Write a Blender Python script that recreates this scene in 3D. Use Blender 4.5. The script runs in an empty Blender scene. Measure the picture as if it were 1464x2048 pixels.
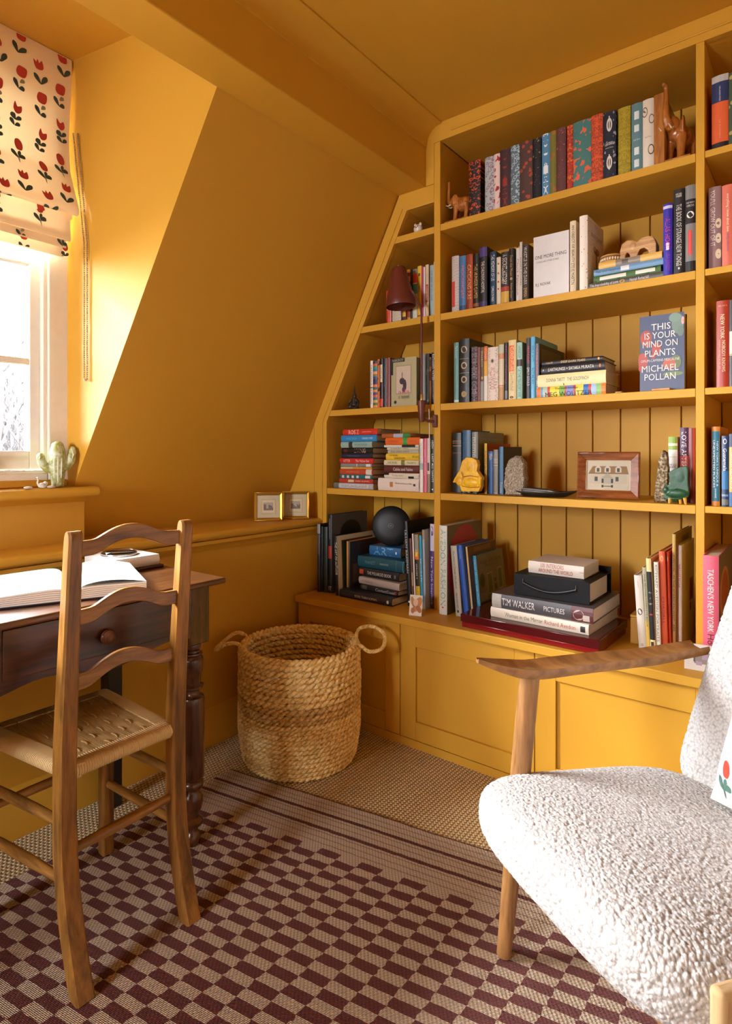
import bpy, bmesh, math, random
import numpy as np
from mathutils import Vector, Matrix, noise as mnoise

sc = bpy.context.scene
C = sc.collection
rnd = random.Random(7)

# ---------------------------------------------------------------- camera
cam_d = bpy.data.cameras.new('camera')
cam = bpy.data.objects.new('camera', cam_d); C.objects.link(cam)
cam.location = (0, -1.87, 1.03)
cam.rotation_euler = (math.pi/2, 0, math.atan2(920, 1176))
cam_d.sensor_fit = 'HORIZONTAL'; cam_d.sensor_width = 36
cam_d.lens = 36*1176/1464
cam_d.shift_y = -116/1464
cam_d.clip_start = 0.02
sc.camera = cam

# ---------------------------------------------------------------- world, light, exposure
SKY = 58.0
w = bpy.data.worlds.new('overcast_sky'); sc.world = w; w.use_nodes = True
nt = w.node_tree; nt.nodes.clear()
wo = nt.nodes.new('ShaderNodeOutputWorld'); bg = nt.nodes.new('ShaderNodeBackground')
bg.inputs[0].default_value = (0.90, 0.95, 1.03, 1); bg.inputs[1].default_value = SKY
nt.links.new(bg.outputs[0], wo.inputs[0])

sun_d = bpy.data.lights.new('added_sun', 'SUN'); sun_d.energy = 32.0; sun_d.angle = math.radians(22); sun_d.color = (1.0, .97, .93)  # soft sun added for directional light under the overcast sky
sun = bpy.data.objects.new('added_sun', sun_d); C.objects.link(sun); sun.location = (-6, -5, 6)
sun.rotation_euler = Vector((.75*.755, .66*.755, -.655)).to_track_quat('-Z', 'Y').to_euler()
def portal(name, loc, rot, sx, sy):
    d = bpy.data.lights.new(name, 'AREA'); d.shape = 'RECTANGLE'; d.size = sx; d.size_y = sy
    d.cycles.is_portal = True
    o = bpy.data.objects.new(name, d); C.objects.link(o); o.location = loc; o.rotation_euler = rot
    return o
portal('window_portal', (-2.03, -1.74, 1.58), (0, -math.pi/2, 0), 1.34, 1.52)
portal('fill_portal', (-1.2, -3.94, 1.35), (math.pi/2, 0, 0), .5, .7)  # sky light through the unseen opening added as fill

sc.view_settings.view_transform = 'Standard'; sc.view_settings.look = 'None'
sc.view_settings.gamma = 1; sc.view_settings.use_curve_mapping = False
sc.view_settings.exposure = 0.40
sc.cycles.max_bounces = 14; sc.cycles.diffuse_bounces = 8; sc.cycles.glossy_bounces = 4
sc.cycles.transmission_bounces = 8; sc.cycles.transparent_max_bounces = 12
sc.cycles.sample_clamp_indirect = 12.0
sc.cycles.caustics_reflective = False; sc.cycles.caustics_refractive = False

# ---------------------------------------------------------------- mesh helpers
class MB:
    def __init__(s): s.v = []; s.f = []
    def add(s, vs, fs):
        n = len(s.v); s.v += [tuple(p) for p in vs]; s.f += [tuple(i+n for i in f) for f in fs]; return s
    def box(s, x0, x1, y0, y1, z0, z1):
        return s.add([(x0,y0,z0),(x1,y0,z0),(x1,y1,z0),(x0,y1,z0),(x0,y0,z1),(x1,y0,z1),(x1,y1,z1),(x0,y1,z1)],
              [(3,2,1,0),(4,5,6,7),(0,1,5,4),(1,2,6,5),(2,3,7,6),(3,0,4,7)])
    def hexa(s, b, t):      # four bottom points, four top points
        return s.add(list(b)+list(t), [(3,2,1,0),(4,5,6,7),(0,1,5,4),(1,2,6,5),(2,3,7,6),(3,0,4,7)])
    def prism(s, pts, ax, a, b):   # polygon extruded along an axis: 'x' pts are (y,z), 'y' (x,z), 'z' (x,y)
        def P(p, h): return (h,p[0],p[1]) if ax == 'x' else (p[0],h,p[1]) if ax == 'y' else (p[0],p[1],h)
        n = len(pts)
        return s.add([P(p,a) for p in pts]+[P(p,b) for p in pts],
              [tuple(range(n)), tuple(range(2*n-1,n-1,-1))]+[(i,n+i,n+(i+1)%n,(i+1)%n) for i in range(n)])
    def lathe(s, prof, n=24, c=(0,0,0), closed=False):
        vs = []; fs = []; m = len(prof)
        for r, z in prof:
            for k in range(n):
                a = 2*math.pi*k/n; vs.append((c[0]+r*math.cos(a), c[1]+r*math.sin(a), c[2]+z))
        for i in range(m-1 if not closed else m):
            j = (i+1) % m
            for k in range(n):
                k2 = (k+1) % n; fs.append((i*n+k, i*n+k2, j*n+k2, j*n+k))
        if not closed:
            fs.append(tuple(range(n-1,-1,-1))); fs.append(tuple((m-1)*n+k for k in range(n)))
        return s.add(vs, fs)
    def tube(s, path, r, n=8, sx=1.0, closed=False, up=None):
        P = [Vector(p) for p in path]; m = len(P)
        R = r if isinstance(r, (list, tuple)) else [r]*m
        vs = []; fs = []; prev = None
        for i in range(m):
            if closed: t = P[(i+1) % m]-P[i-1]
            else: t = (P[min(i+1,m-1)]-P[max(i-1,0)])
            t.normalize()
            ref = Vector(up) if up else (prev if prev is not None else (Vector((0,0,1)) if abs(t.z) < .9 else Vector((1,0,0))))
            a = t.cross(ref)
            if a.length < 1e-6: a = t.orthogonal()
            a.normalize(); b = a.cross(t).normalized()
            prev = b
            for k in range(n):
                q = 2*math.pi*k/n
                vs.append(P[i]+a*(R[i]*sx*math.cos(q))+b*(R[i]*math.sin(q)))
        for i in range(m if closed else m-1):
            j = (i+1) % m
            for k in range(n):
                k2 = (k+1) % n; fs.append((i*n+k, i*n+k2, j*n+k2, j*n+k))
        if not closed:
            fs.append(tuple(range(n-1,-1,-1))); fs.append(tuple((m-1)*n+k for k in range(n)))
        return s.add(vs, fs)
    def grid(s, fn, nu, nv, cu=False, cv=False):
        vs = [fn(i/(nu if cu else nu-1), j/(nv if cv else nv-1)) for i in range(nu) for j in range(nv)]
        fs = []
        for i in range(nu if cu else nu-1):
            for j in range(nv if cv else nv-1):
                i2 = (i+1) % nu; j2 = (j+1) % nv
                fs.append((i*nv+j, i2*nv+j, i2*nv+j2, i*nv+j2))
        return s.add(vs, fs)
    def ball(s, c, r, n=10, m=6, rot=None):
        rx, ry, rz = r if isinstance(r, tuple) else (r, r, r)
        vs = []; fs = []
        pts = [(0,0,1)]
        for i in range(1, m):
            p = math.pi*i/m
            for k in range(n):
                q = 2*math.pi*k/n; pts.append((math.sin(p)*math.cos(q), math.sin(p)*math.sin(q), math.cos(p)))
        pts.append((0,0,-1))
        for p in pts:
            v = Vector((p[0]*rx, p[1]*ry, p[2]*rz))
            if rot: v = rot @ v
            vs.append(v+Vector(c))
        for k in range(n): fs.append((0, 1+k, 1+(k+1) % n))
        for i in range(m-2):
            for k in range(n):
                a = 1+i*n+k; b = 1+i*n+(k+1) % n; fs.append((a, a+n, b+n, b))
        L = len(pts)-1
        for k in range(n): fs.append((L, 1+(m-2)*n+(k+1) % n, 1+(m-2)*n+k))
        return s.add(vs, fs)
    def xf(s, M, start=0):
        for i in range(start, len(s.v)): s.v[i] = tuple(M @ Vector(s.v[i]))
        return s
    def build(s, name, mat=None, parent=None, smooth=False, bevel=0, seg=2, ang=40, local=False, sub=0, recalc=True):
        off = Vector((0,0,0))
        if parent is not None and not local:
            q = parent
            while q is not None: off += q.location; q = q.parent
        me = bpy.data.meshes.new(name)
        me.from_pydata([tuple(Vector(p)-off) for p in s.v], [], s.f)
        if recalc and len(s.f) < 60000:
            bm = bmesh.new(); bm.from_mesh(me); bmesh.ops.recalc_face_normals(bm, faces=bm.faces); bm.to_mesh(me); bm.free()
        if mat: me.materials.append(mat)
        o = bpy.data.objects.new(name, me); C.objects.link(o)
        if parent is not None: o.parent = parent
        if smooth or bevel:
            me.shade_smooth(); me.set_sharp_from_angle(angle=math.radians(ang))
        if bevel:
            b = o.modifiers.new('bevel', 'BEVEL'); b.width = bevel; b.segments = seg; b.limit_method = 'ANGLE'; b.angle_limit = math.radians(35)
        if sub:
            m_ = o.modifiers.new('subd', 'SUBSURF'); m_.levels = sub; m_.render_levels = sub
        return o

LABELS = {}
def tag(o, label, cat, group=None):
    o['label'] = label; o['category'] = cat
    if group: o['group'] = group
    return o
def thing(name, label, cat, loc=(0,0,0), rot=(0,0,0), group=None):
    o = bpy.data.objects.new(name, None); C.objects.link(o); o.location = loc; o.rotation_euler = rot
    o.empty_display_size = .02
    return tag(o, label, cat, group)
def struct(o, label=None):
    o['kind'] = 'structure'
    if label: o['label'] = label
    return o

# ---------------------------------------------------------------- materials
MATS = {}
def srgb(r, g, b):
    def f(c):
        c /= 255.0
        return c/12.92 if c <= .04045 else ((c+.055)/1.055)**2.4
    return (f(r), f(g), f(b), 1)
def hexc(h): return srgb(int(h[0:2],16), int(h[2:4],16), int(h[4:6],16))
class NT:
    def __init__(s, name):
        s.m = bpy.data.materials.new(name); s.m.use_nodes = True
        s.t = s.m.node_tree; s.t.nodes.clear()
        s.out = s.n('ShaderNodeOutputMaterial'); s.p = s.n('ShaderNodeBsdfPrincipled')
        s.l(s.p.outputs[0], s.out.inputs[0])
    def n(s, k, **kw):
        q = s.t.nodes.new(k)
        for a, b in kw.items(): setattr(q, a, b)
        return q
    def l(s, a, b): s.t.links.new(a, b)
    def set(s, k, v):
        i = s.p.inputs[k]
        if hasattr(v, 'is_output'): s.l(v, i)
        else: i.default_value = v
        return s
    def math(s, op, a, b=None, c=None):
        q = s.n('ShaderNodeMath', operation=op)
        for i, v in enumerate((a, b, c)):
            if v is None: continue
            if hasattr(v, 'is_output'): s.l(v, q.inputs[i])
            else: q.inputs[i].default_value = v
        return q.outputs[0]
    def coord(s, kind='Object', scale=(1,1,1), rot=(0,0,0)):
        t = s.n('ShaderNodeTexCoord'); m = s.n('ShaderNodeMapping')
        m.inputs['Scale'].default_value = scale; m.inputs['Rotation'].default_value = rot
        s.l(t.outputs[kind], m.inputs[0]); return m.outputs[0]
    def noise(s, vec, scale, detail=3, rough=.55, dist=0):
        q = s.n('ShaderNodeTexNoise'); s.l(vec, q.inputs['Vector'])
        q.inputs['Scale'].default_value = scale; q.inputs['Detail'].default_value = detail
        q.inputs['Roughness'].default_value = rough; q.inputs['Distortion'].default_value = dist
        return q.outputs[0]
    def voro(s, vec, scale, feature='F1', rand=1.0):
        q = s.n('ShaderNodeTexVoronoi', feature=feature); s.l(vec, q.inputs['Vector'])
        q.inputs['Scale'].default_value = scale; q.inputs['Randomness'].default_value = rand
        return q.outputs[0]
    def ramp(s, fac, stops, interp='LINEAR'):
        q = s.n('ShaderNodeValToRGB'); s.l(fac, q.inputs[0]); cr = q.color_ramp; cr.interpolation = interp
        while len(cr.elements) < len(stops): cr.elements.new(.5)
        for e, (p, c) in zip(cr.elements, stops): e.position = p; e.color = c
        return q.outputs[0]
    def mix(s, fac, a, b):
        q = s.n('ShaderNodeMix', data_type='RGBA')
        for i, v in ((0, fac), (6, a), (7, b)):
            if hasattr(v, 'is_output'): s.l(v, q.inputs[i])
            else: q.inputs[i].default_value = v
        return q.outputs[2]
    def bump(s, h, strength=.3, dist=.002):
        q = s.n('ShaderNodeBump'); q.inputs['Strength'].default_value = strength; q.inputs['Distance'].default_value = dist
        s.l(h, q.inputs['Height']); s.l(q.outputs[0], s.p.inputs['Normal']); return s
def plain(hx, rough=.5, metal=0, spec=.5, name=None):
    k = ('plain', hx, rough, metal)
    if k not in MATS:
        t = NT(name or ('ink_'+hx)); c = hexc(hx)
        v = t.noise(t.coord(), 40, 2)
        t.set('Base Color', t.mix(v, tuple(x*.93 for x in c[:3])+(1,), tuple(min(1, x*1.05) for x in c[:3])+(1,)))
        t.set('Roughness', rough); t.set('Metallic', metal); t.set('Specular IOR Level', spec)
        MATS[k] = t.m
    return MATS[k]

def paint_mat():
    t = NT('mustard_eggshell_paint')
    co = t.coord()
    n = t.noise(co, 2.2, 3)
    t.set('Base Color', t.mix(n, srgb(197,146,44), srgb(204,153,50)))
    t.set('Roughness', .5); t.set('Specular IOR Level', .28)
    t.bump(t.noise(co, 260, 2), .06, .001)
    return t.m
PAINT = paint_mat()

def wood(name, dark, light, axis='z', rough=.4, scale=1.0, coat=0, contrast=1.0):
    t = NT(name)
    st = {'x': (2.2,26,26), 'y': (26,2.2,26), 'z': (26,26,2.2)}[axis]
    co = t.coord('Object', tuple(v*scale for v in st))
    g = t.noise(co, 1.6, 5, .62, .6)
    f = t.noise(co, 7, 3, .6)
    b = t.noise(t.coord(), 9*scale, 2)
    m = t.math('ADD', t.math('MULTIPLY', g, .62), t.math('ADD', t.math('MULTIPLY', f, .2), t.math('MULTIPLY', b, .18)))
    t.set('Base Color', t.ramp(m, [(.36, dark), (.64, light)]))
    t.set('Roughness', rough); t.set('Coat Weight', coat); t.set('Coat Roughness', .25)
    t.bump(m, .12, .001)
    return t.m
CHAIRWOOD = wood('honey_oak', srgb(92,60,20), srgb(178,124,54), 'z', .38)
CHAIRWOODY = wood('honey_oak_rail', srgb(92,60,20), srgb(178,124,54), 'y', .36)
CHAIRWOODX = wood('honey_oak_side', srgb(92,60,20), srgb(178,124,54), 'x', .38)
DESKWOOD = wood('dark_walnut', srgb(40,20,10), srgb(92,50,24), 'y', .3, 1, .25)
DESKLEG = wood('dark_walnut_leg', srgb(42,20,8), srgb(98,52,22), 'z', .25, 1, .3)
DESKTOP = wood('worn_walnut_top', srgb(48,27,12), srgb(108,66,34), 'y', .3, 1, .2)
ARMWOOD_ = wood('ash_arm', srgb(120,80,40), srgb(186,138,84), 'x', .38, 1.2)
ARMLEG = wood('ash_leg', srgb(112,74,36), srgb(180,132,80), 'z', .4, 1.2)
BLACKWOOD = plain('17110c', .4, name='ebonised_wood')
WHITEPAINT = plain('e9e4d8', .4, name='white_gloss_paint')
# ================================================================ the room
def mx(z): return -1.308 - .5055*(2.03-z)          # sloping wall face
CEIL = 2.25
def carpet_mat():
    t = NT('sisal_carpet'); co = t.coord()
    sep = t.n('ShaderNodeSeparateXYZ'); t.l(co, sep.inputs[0])
    X, Y = sep.outputs[0], sep.outputs[1]
    P = 2*math.pi/.0125; Q = 2*math.pi/.011
    nz = t.noise(co, 30, 2)
    wob = t.math('MULTIPLY', nz, 1.6)
    a = t.math('SINE', t.math('ADD', t.math('MULTIPLY', X, P), wob))
    b = t.math('SINE', t.math('ADD', t.math('ADD', t.math('MULTIPLY', Y, Q), wob), t.math('MULTIPLY', t.math('SIGN', t.math('SINE', t.math('MULTIPLY', X, P/2))), 1.57)))
    h = t.math('MULTIPLY', t.math('MULTIPLY_ADD', a, .5, .5), t.math('MULTIPLY_ADD', b, .5, .5))
    h2 = t.math('POWER', h, .6)
    f = t.noise(t.coord('Object', (1,1,1)), 700, 2)
    c = t.ramp(h2, [(0, srgb(120,98,68)), (.3, srgb(202,176,130)), (1, srgb(240,220,178))])
    t.set('Base Color', t.mix(t.math('MULTIPLY', f, .35), c, srgb(150,124,88)))
    t.set('Roughness', .85); t.set('Specular IOR Level', .2)
    t.bump(t.math('ADD', h2, t.math('MULTIPLY', f, .25)), .9, .004)
    return t.m
struct(MB().box(-2.15, 1.62, -3.95, .40, -.04, 0).build('floor', carpet_mat()), 'beige woven sisal carpet over the whole floor')

# back wall behind the bookcase, right wall, wall behind the camera with an opening added for fill light
struct(MB().box(-2.1, 1.62, .345, .40, 0, 2.4).build('wall_back', PAINT))
struct(MB().box(1.56, 1.62, -3.95, .36, 0, 2.4).build('wall_right', plain('d8d0c0', .6, name='bounce_off_white')))  # out of view; off-white put here to bounce neutral light back
m = MB(); m.box(-2.1, -1.45, -3.95, -3.88, 0, 2.4); m.box(-.95, 1.62, -3.95, -3.88, 0, 2.4); m.box(-1.45, -.95, -3.95, -3.88, 0, 1.0); m.box(-1.45, -.95, -3.95, -3.88, 1.7, 2.4)
struct(m.build('wall_front', PAINT))
# ceilings
struct(MB().box(-1.2, 1.62, -3.95, .36, CEIL, CEIL+.06).build('ceiling', PAINT))
struct(MB().box(-2.2, -1.19, -3.95, .36, 2.27, 2.33).build('ceiling_dormer', PAINT))
# tie beam under the ceiling and its coved moulding
struct(MB().box(-1.308, -1.18, -3.9, .345, 2.03, 2.275).build('trim_beam', PAINT, bevel=.003), 'boxed beam running under the ceiling')
pts = [(-1.182, 2.262), (-1.182, 2.178), (-1.174, 2.178)]
for k in range(9):
    a = math.pi/2*k/8
    pts.append((-1.118-.054*math.cos(a), 2.188+.054*math.sin(a)))
pts += [(-1.110, 2.244), (-1.110, 2.262)]
struct(MB().prism(pts, 'y', -3.9, -.001).build('trim_cove', PAINT, smooth=True, ang=25), 'coved cornice between beam and ceiling')

# sloping mansard wall, cut by the splayed dormer cheeks
def cheek_y(x): return -.858+.215*(x+1.308)
def slope_piece(name, yn_top, yn_bot, yf, flip=False):
    zt, zb = 2.06, .70
    xt, xb = mx(zt), mx(zb); o = .09
    e = .05 if yf > yn_top else -.05; yn_top += e; yn_bot += e
    m = MB().hexa([(xb-o,yn_bot,zb),(xb,yn_bot,zb),(xb,yf,zb),(xb-o,yf,zb)], [(xt-o,yn_top,zt),(xt,yn_top,zt),(xt,yf,zt),(xt-o,yf,zt)])
    return struct(m.build(name, PAINT))
slope_piece('wall_slope', cheek_y(mx(2.06)), cheek_y(mx(.70)), .345)
slope_piece('wall_slope_near', -3.48-cheek_y(mx(2.06)), -3.48-cheek_y(mx(.70)), -3.9)
def cheek(name, sgn):
    prof = [(mx(.74)+.0, .74), (-2.10, .74), (-2.10, 2.29), (-1.19, 2.29), (-1.19, 2.06), (mx(2.06), 2.06)]
    vs = []; n = len(prof)
    for off in (0, .05):
        for x, z in prof:
            y = cheek_y(x)+off
            vs.append((x, y if sgn > 0 else -3.48-y, z))
    fs = [tuple(range(n)), tuple(range(2*n-1, n-1, -1))]+[(i, n+i, n+(i+1) % n, (i+1) % n) for i in range(n)]
    return struct(MB().add(vs, fs).build(name, PAINT))
cheek('wall_cheek', 1); cheek('wall_cheek_near', -1)

struct(MB().box(-2.15, -2.10, -3.95, .40, 0, .90).build('wall_outer', PAINT))  # unseen, added to stop sky light leaking in behind the knee wall
# knee wall, its skirting and the ledge above it
struct(MB().box(-1.76, -1.722, -3.9, .345, 0, .74).build('wall_left', PAINT))
m = MB(); m.prism([(-1.73,0),(-1.703,0),(-1.703,.105),(-1.708,.112),(-1.711,.128),(-1.716,.135),(-1.73,.135)], 'y', -3.9, -.15)
struct(m.build('baseboard_left', PAINT, smooth=True), 'mustard skirting board with moulded top along the knee wall')
m = MB(); pts = [(-2.02,.725),(-1.712,.725)]
for k in range(7):
    a = -math.pi/2+math.pi*k/6; pts.append((-1.712+.015*math.cos(a), .74+.015*math.sin(a)))
pts.append((-2.02,.755))
m.prism(pts, 'y', -3.9, -.0015)
struct(m.build('trim_ledge', PAINT, smooth=True, ang=50), 'mustard ledge with rounded nosing on top of the knee wall')
m = MB(); m.prism([(-1.723,.690),(-1.717,.690),(-1.711,.706),(-1.704,.712),(-1.704,.7245),(-1.723,.7245)], 'y', -3.9, -.0015)
struct(m.build('trim_ledge_mould', PAINT, smooth=True))

# window board with bullnose, on its boxed apron
m = MB(); pts = [(-2.06,.895),(-1.835,.895)]
for k in range(9):
    a = -math.pi/2+math.pi*k/8; pts.append((-1.835+.016*math.cos(a), .911+.016*math.sin(a)))
pts.append((-2.06,.927))
m.prism(pts, 'y', -2.56, -.915)
struct(m.build('trim_window_board', PAINT, smooth=True, bevel=.006, seg=3, ang=50), 'mustard window board with rounded nosing')
m = MB(); m.prism([(-1.872,.878),(-1.858,.886),(-1.846,.8945),(-1.872,.8945)], 'y', -2.54, -.94)
struct(m.build('trim_board_mould', PAINT, smooth=True))
struct(MB().box(-2.05, -1.872, -2.54, -.942, .755, .895).build('wall_apron', PAINT))

# ---------------------------------------------------------------- the sash window
WX = -1.895
win = bpy.data.objects.new('window_1', None); C.objects.link(win); win.location = (WX, -1.74, .93); struct(win, 'white painted sash window in the dormer')
yr, yl = -.99, -2.49  # unseen left part widened to let more light in
m = MB()
for a, b in ((yr-.052, yr+.012), (yl-.012, yl+.052)):
    m.box(WX-.16, WX, a, b, .915, 2.26)
m.box(WX-.16, WX-.001, yl+.0521, yr-.0521, 2.19, 2.258); m.box(WX-.16, WX-.001, yl+.0521, yr-.0521, .917, .972)
m.build('window_frame', WHITEPAINT, win, bevel=.004)
m = MB()
for a, b in ((yr-.066, yr-.050), (yl+.050, yl+.066)): m.box(WX-.03, WX-.008, a, b, .972, 2.19)
m.box(WX-.03, WX-.008, yl+.05, yr-.05, .968, .980)
m.build('staff_bead', WHITEPAINT, win, bevel=.004)
m = MB(); m.box(WX-.02, WX+.006, yl-.03, yr+.006, .9275, .951)
m.build('sill_strip', PAINT, win, bevel=.005)
def sash(name, x0, x1, z0, z1, bars, rail_b, rail_t, st=.042):
    a, b = yl+.052, yr-.052
    m = MB(); m.box(x0, x1, a, a+st, z0, z1); m.box(x0, x1, b-st, b, z0, z1)
    m.box(x0, x1, a+st, b-st, z0, z0+rail_b); m.box(x0, x1, a+st, b-st, z1-rail_t, z1)
    f = m.build(name, WHITEPAINT, win, bevel=.003)
    gw = (b-a-2*st)
    m = MB()
    for zz in bars: m.box(x0+.006, x1-.002, a+st, b-st, zz-.010, zz+.010)
    m.box(x0+.006, x1-.002, (a+b)/2-.010, (a+b)/2+.010, z0+rail_b, z1-rail_t)
    m.build('glazing_bar', WHITEPAINT, f, bevel=.003)
    zs = [z0+rail_b]+list(bars)+[z1-rail_t]
    for k in range(len(zs)-1):
        for ya, yb in ((a+st, (a+b)/2), ((a+b)/2, b-st)):
            MB().box((x0+x1)/2-.002, (x0+x1)/2+.002, ya, yb, zs[k], zs[k+1]).build('pane', GLASS, f)
    return f
def glass_mat(tint=(1,1,1,1), fac=.06):
    t = NT('clear_glass'); g = t.n('ShaderNodeBsdfGlossy'); g.inputs['Roughness'].default_value = .02
    tr = t.n('ShaderNodeBsdfTransparent'); tr.inputs[0].default_value = tint
    fr = t.n('ShaderNodeFresnel'); fr.inputs[0].default_value = 1.25
    mx_ = t.n('ShaderNodeMixShader'); t.l(fr.outputs[0], mx_.inputs[0]); t.l(tr.outputs[0], mx_.inputs[1]); t.l(g.outputs[0], mx_.inputs[2])
    t.l(mx_.outputs[0], t.out.inputs[0]); return t.m
GLASS = glass_mat()
low = sash('lower_sash', WX-.075, WX-.032, .982, 1.645, [1.314], .058, .034)
upp = sash('upper_sash', WX-.125, WX-.082, 1.612, 2.19, [1.90], .034, .05)
m = MB(); m.prism([(-1.225,.989),(-1.168,.989),(-1.168,1.012),(-1.180,1.018),(-1.186,1.034),(-1.207,1.034),(-1.213,1.018),(-1.225,1.012)], 'x', WX-.032, WX-.026)
m.prism([(-1.205,1.018),(-1.188,1.018),(-1.188,1.030),(-1.205,1.030)], 'x', WX-.028, WX-.005)
lift = m.build('sash_lift', plain('5b4433', .35, .6, name='bronze'), low, bevel=.002); lift['label'] = 'bronze sash lift'

# the bare trees outside
def tree(name, x, y, h, seed, label):
    r = random.Random(seed)
    o = thing(name, label, 'tree', (x, y, -1.5), group=None)
    segs = MB()
    def grow(p, d, L, rad, dep):
        n = 4; pth = [p]; q = Vector(p)
        for i in range(n):
            d = (d+Vector((r.uniform(-.22,.22), r.uniform(-.22,.22), r.uniform(-.08,.2)))).normalized()
            q = q+d*(L/n); pth.append(tuple(q))
        segs.tube(pth, [rad*(1-.45*i/n) for i in range(n+1)], 5 if dep < 2 else 3)
        if dep >= 4: return
        for k in range(4 if dep else 7):
            t_ = r.uniform(.35, 1); a = Vector(pth[max(1, round(t_*n))])
            dd = (d+Vector((r.uniform(-.8,.8), r.uniform(-.8,.8), r.uniform(-.1,.9)))).normalized()
            grow(tuple(a), dd, L*r.uniform(.5,.75), max(.0055, rad*.6), dep+1)
    grow((x, y, -1.5), Vector((0,0,1)), h*.52, .055*h/4, 0)
    segs.build('branches', BARK, o, recalc=False)
    return o
BARK = plain('120c0a', .9, name='winter_bark')
k = 0
for x, y, h, s_, lb in ((-4.5,-.33,3.5,11,'bare winter tree closest to the window glass'), (-8.3,1.15,4.3,3,'bare winter tree beyond the nearest one'),
        (-12.3,2.7,4.6,23,'bare winter tree farthest away, in front of the wooded hillside')):
    tree('bare_tree', x, y, h, s_, lb)
def thicket_mat():
    t = NT('winter_thicket'); co = t.coord('Object', (1,1,.6)); n = t.noise(co, 5, 5, .7, 1.0); v = t.voro(co, 9)
    t.set('Base Color', t.ramp(t.math('ADD', t.math('MULTIPLY', n, .8), t.math('MULTIPLY', v, .3)), [(.35, (.006,.005,.005,1)), (.55, (.016,.013,.0125,1)), (.75, (.026,.022,.022,1))])); t.set('Roughness', 1); t.set('Specular IOR Level', 0); return t.m
struct(MB().box(-22, -2.6, -12, 14, -2.6, -1.5).build('ground_outside', plain('1a1816', .95, name='wet_ground')))
def hill_fn(u, v):
    y = -12+26*u; x = -13.5-5*v
    return (x+.5*mnoise.noise((y*.8, v*4, 0)), y, -1.52+3.5*v**.6+.45*v*mnoise.noise((y*.7, 0, 2))+.25*v*mnoise.noise((y*2.6, 1, v*3)))
hl = MB(); hl.grid(hill_fn, 120, 24); struct(hl.build('hill_outside', thicket_mat(), smooth=True), 'wooded hillside in winter beyond the window')

# ================================================================ bookcase
DEP = .33
bc = thing('bookcase', 'built-in mustard bookcase filling the end wall, with sloping side under the eaves', 'bookcase', (-.55, .16, .456))
B = .0015
def part(name, m, par=bc, mat=PAINT, **k): return m.build(name, mat, par, **k)
for x0, x1, zt in ((-1.143,-1.117,2.181), (-.288,-.266,2.181), (.56,.585,2.181)):
    part('upright', MB().box(x0, x1, 0, DEP, .456, zt), bevel=B)
for zt in (1.875, 1.546, 1.215, .886):
    part('shelf', MB().box(-1.1165, -.2885, .001, DEP, zt-.025, zt), bevel=B)
    part('shelf', MB().box(-.2655, .5595, .001, DEP, zt-.02, zt-.001), bevel=B)
def xin(z): return -1.677 if z <= 1.168 else -1.677+(z-1.168)*(.411/.795)
for zt in (1.873, 1.546, 1.215, .885):
    zb = zt-.025
    part('shelf', MB().prism([(xin(zb)+.001, zb), (-1.1435, zb), (-1.1435, zt), (xin(zt)+.001, zt)], 'y', .001, DEP), bevel=B)
# sloping stile, in front; lining behind it
part('stile', MB().prism([(-1.748,.456),(-1.677,.456),(-1.677,1.168),(-1.266,1.963),(-1.1435,1.963),(-1.1435,2.03),(-1.300,2.03),(-1.748,1.16)], 'y', 0, .022), bevel=B)
part('bead', MB().prism([(-1.706,.7),(-1.698,.7),(-1.698,1.166),(-1.283,1.972),(-1.290,1.976),(-1.706,1.168)], 'y', -.004, .001), bevel=.0015)
part('lining', MB().prism([(-1.70,.456),(-1.6775,.456),(-1.6775,1.168),(-1.267,1.963),(-1.1435,1.963),(-1.1435,1.985),(-1.30,1.985),(-1.70,1.175)], 'y', .022, DEP))
part('end_panel', MB().prism([(-1.95,.756),(-1.749,.756),(-1.749,1.16),(mx(1.16)+.002,1.162)], 'y', .001, .02))
# head frieze, up to the ceiling
pts = [(-1.179,2.031),(-1.1435,2.031),(-1.1435,2.1815),(-1.117,2.1815),(.6,2.181),(.6,2.249),(-1.108,2.249)]
for k in range(7):
    a = math.pi/2*(1-k/6); pts.append((-1.116-.058*math.cos(a), 2.188+.056*math.sin(a)))
pts += [(-1.179, 2.17)]
part('frieze', MB().prism(pts, 'y', .0, .022))
part('frieze_bead', MB().box(-1.07, .6, -.004, .001, 2.203, 2.208), bevel=.0015)
part('head_board', MB().box(-1.1165, .5595, .022, DEP, 2.182, 2.2), bevel=B)
# tongue-and-groove backing, board by board
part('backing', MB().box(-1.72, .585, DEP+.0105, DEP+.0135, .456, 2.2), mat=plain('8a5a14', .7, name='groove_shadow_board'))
plank0 = None
def planks(x0, x1, z1fn, phase):
    global plank0
    p = .0965; x = phase
    while x < x1:
        a, b = max(x+.0017, x0), min(x+p-.0017, x1)
        if b-a > .01:
            full = abs((b-a)-(p-.0034)) < 1e-4 and z1fn is None
            if full and plank0 is not None:
                o = plank0.copy(); C.objects.link(o); o.location = (plank0.location.x+(a-plank0['x0']), 0, 0)
            else:
                if z1fn is None:
                    m = MB().box(a, b, DEP, DEP+.0105, .4565, 2.19)
                else:
                    m = MB().prism([(a,.4565),(b,.4565),(b,z1fn(b)),(a,z1fn(a))], 'y', DEP, DEP+.0105)
                o = part('plank', m, bevel=.002, seg=1)
                if full: plank0 = o; o['x0'] = a
        x += p
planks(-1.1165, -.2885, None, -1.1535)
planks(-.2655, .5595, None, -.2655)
planks(-1.6765, -1.1435, lambda x: min(1.962, 1.165+(x+1.677)/.411*.795), -1.71)

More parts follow.
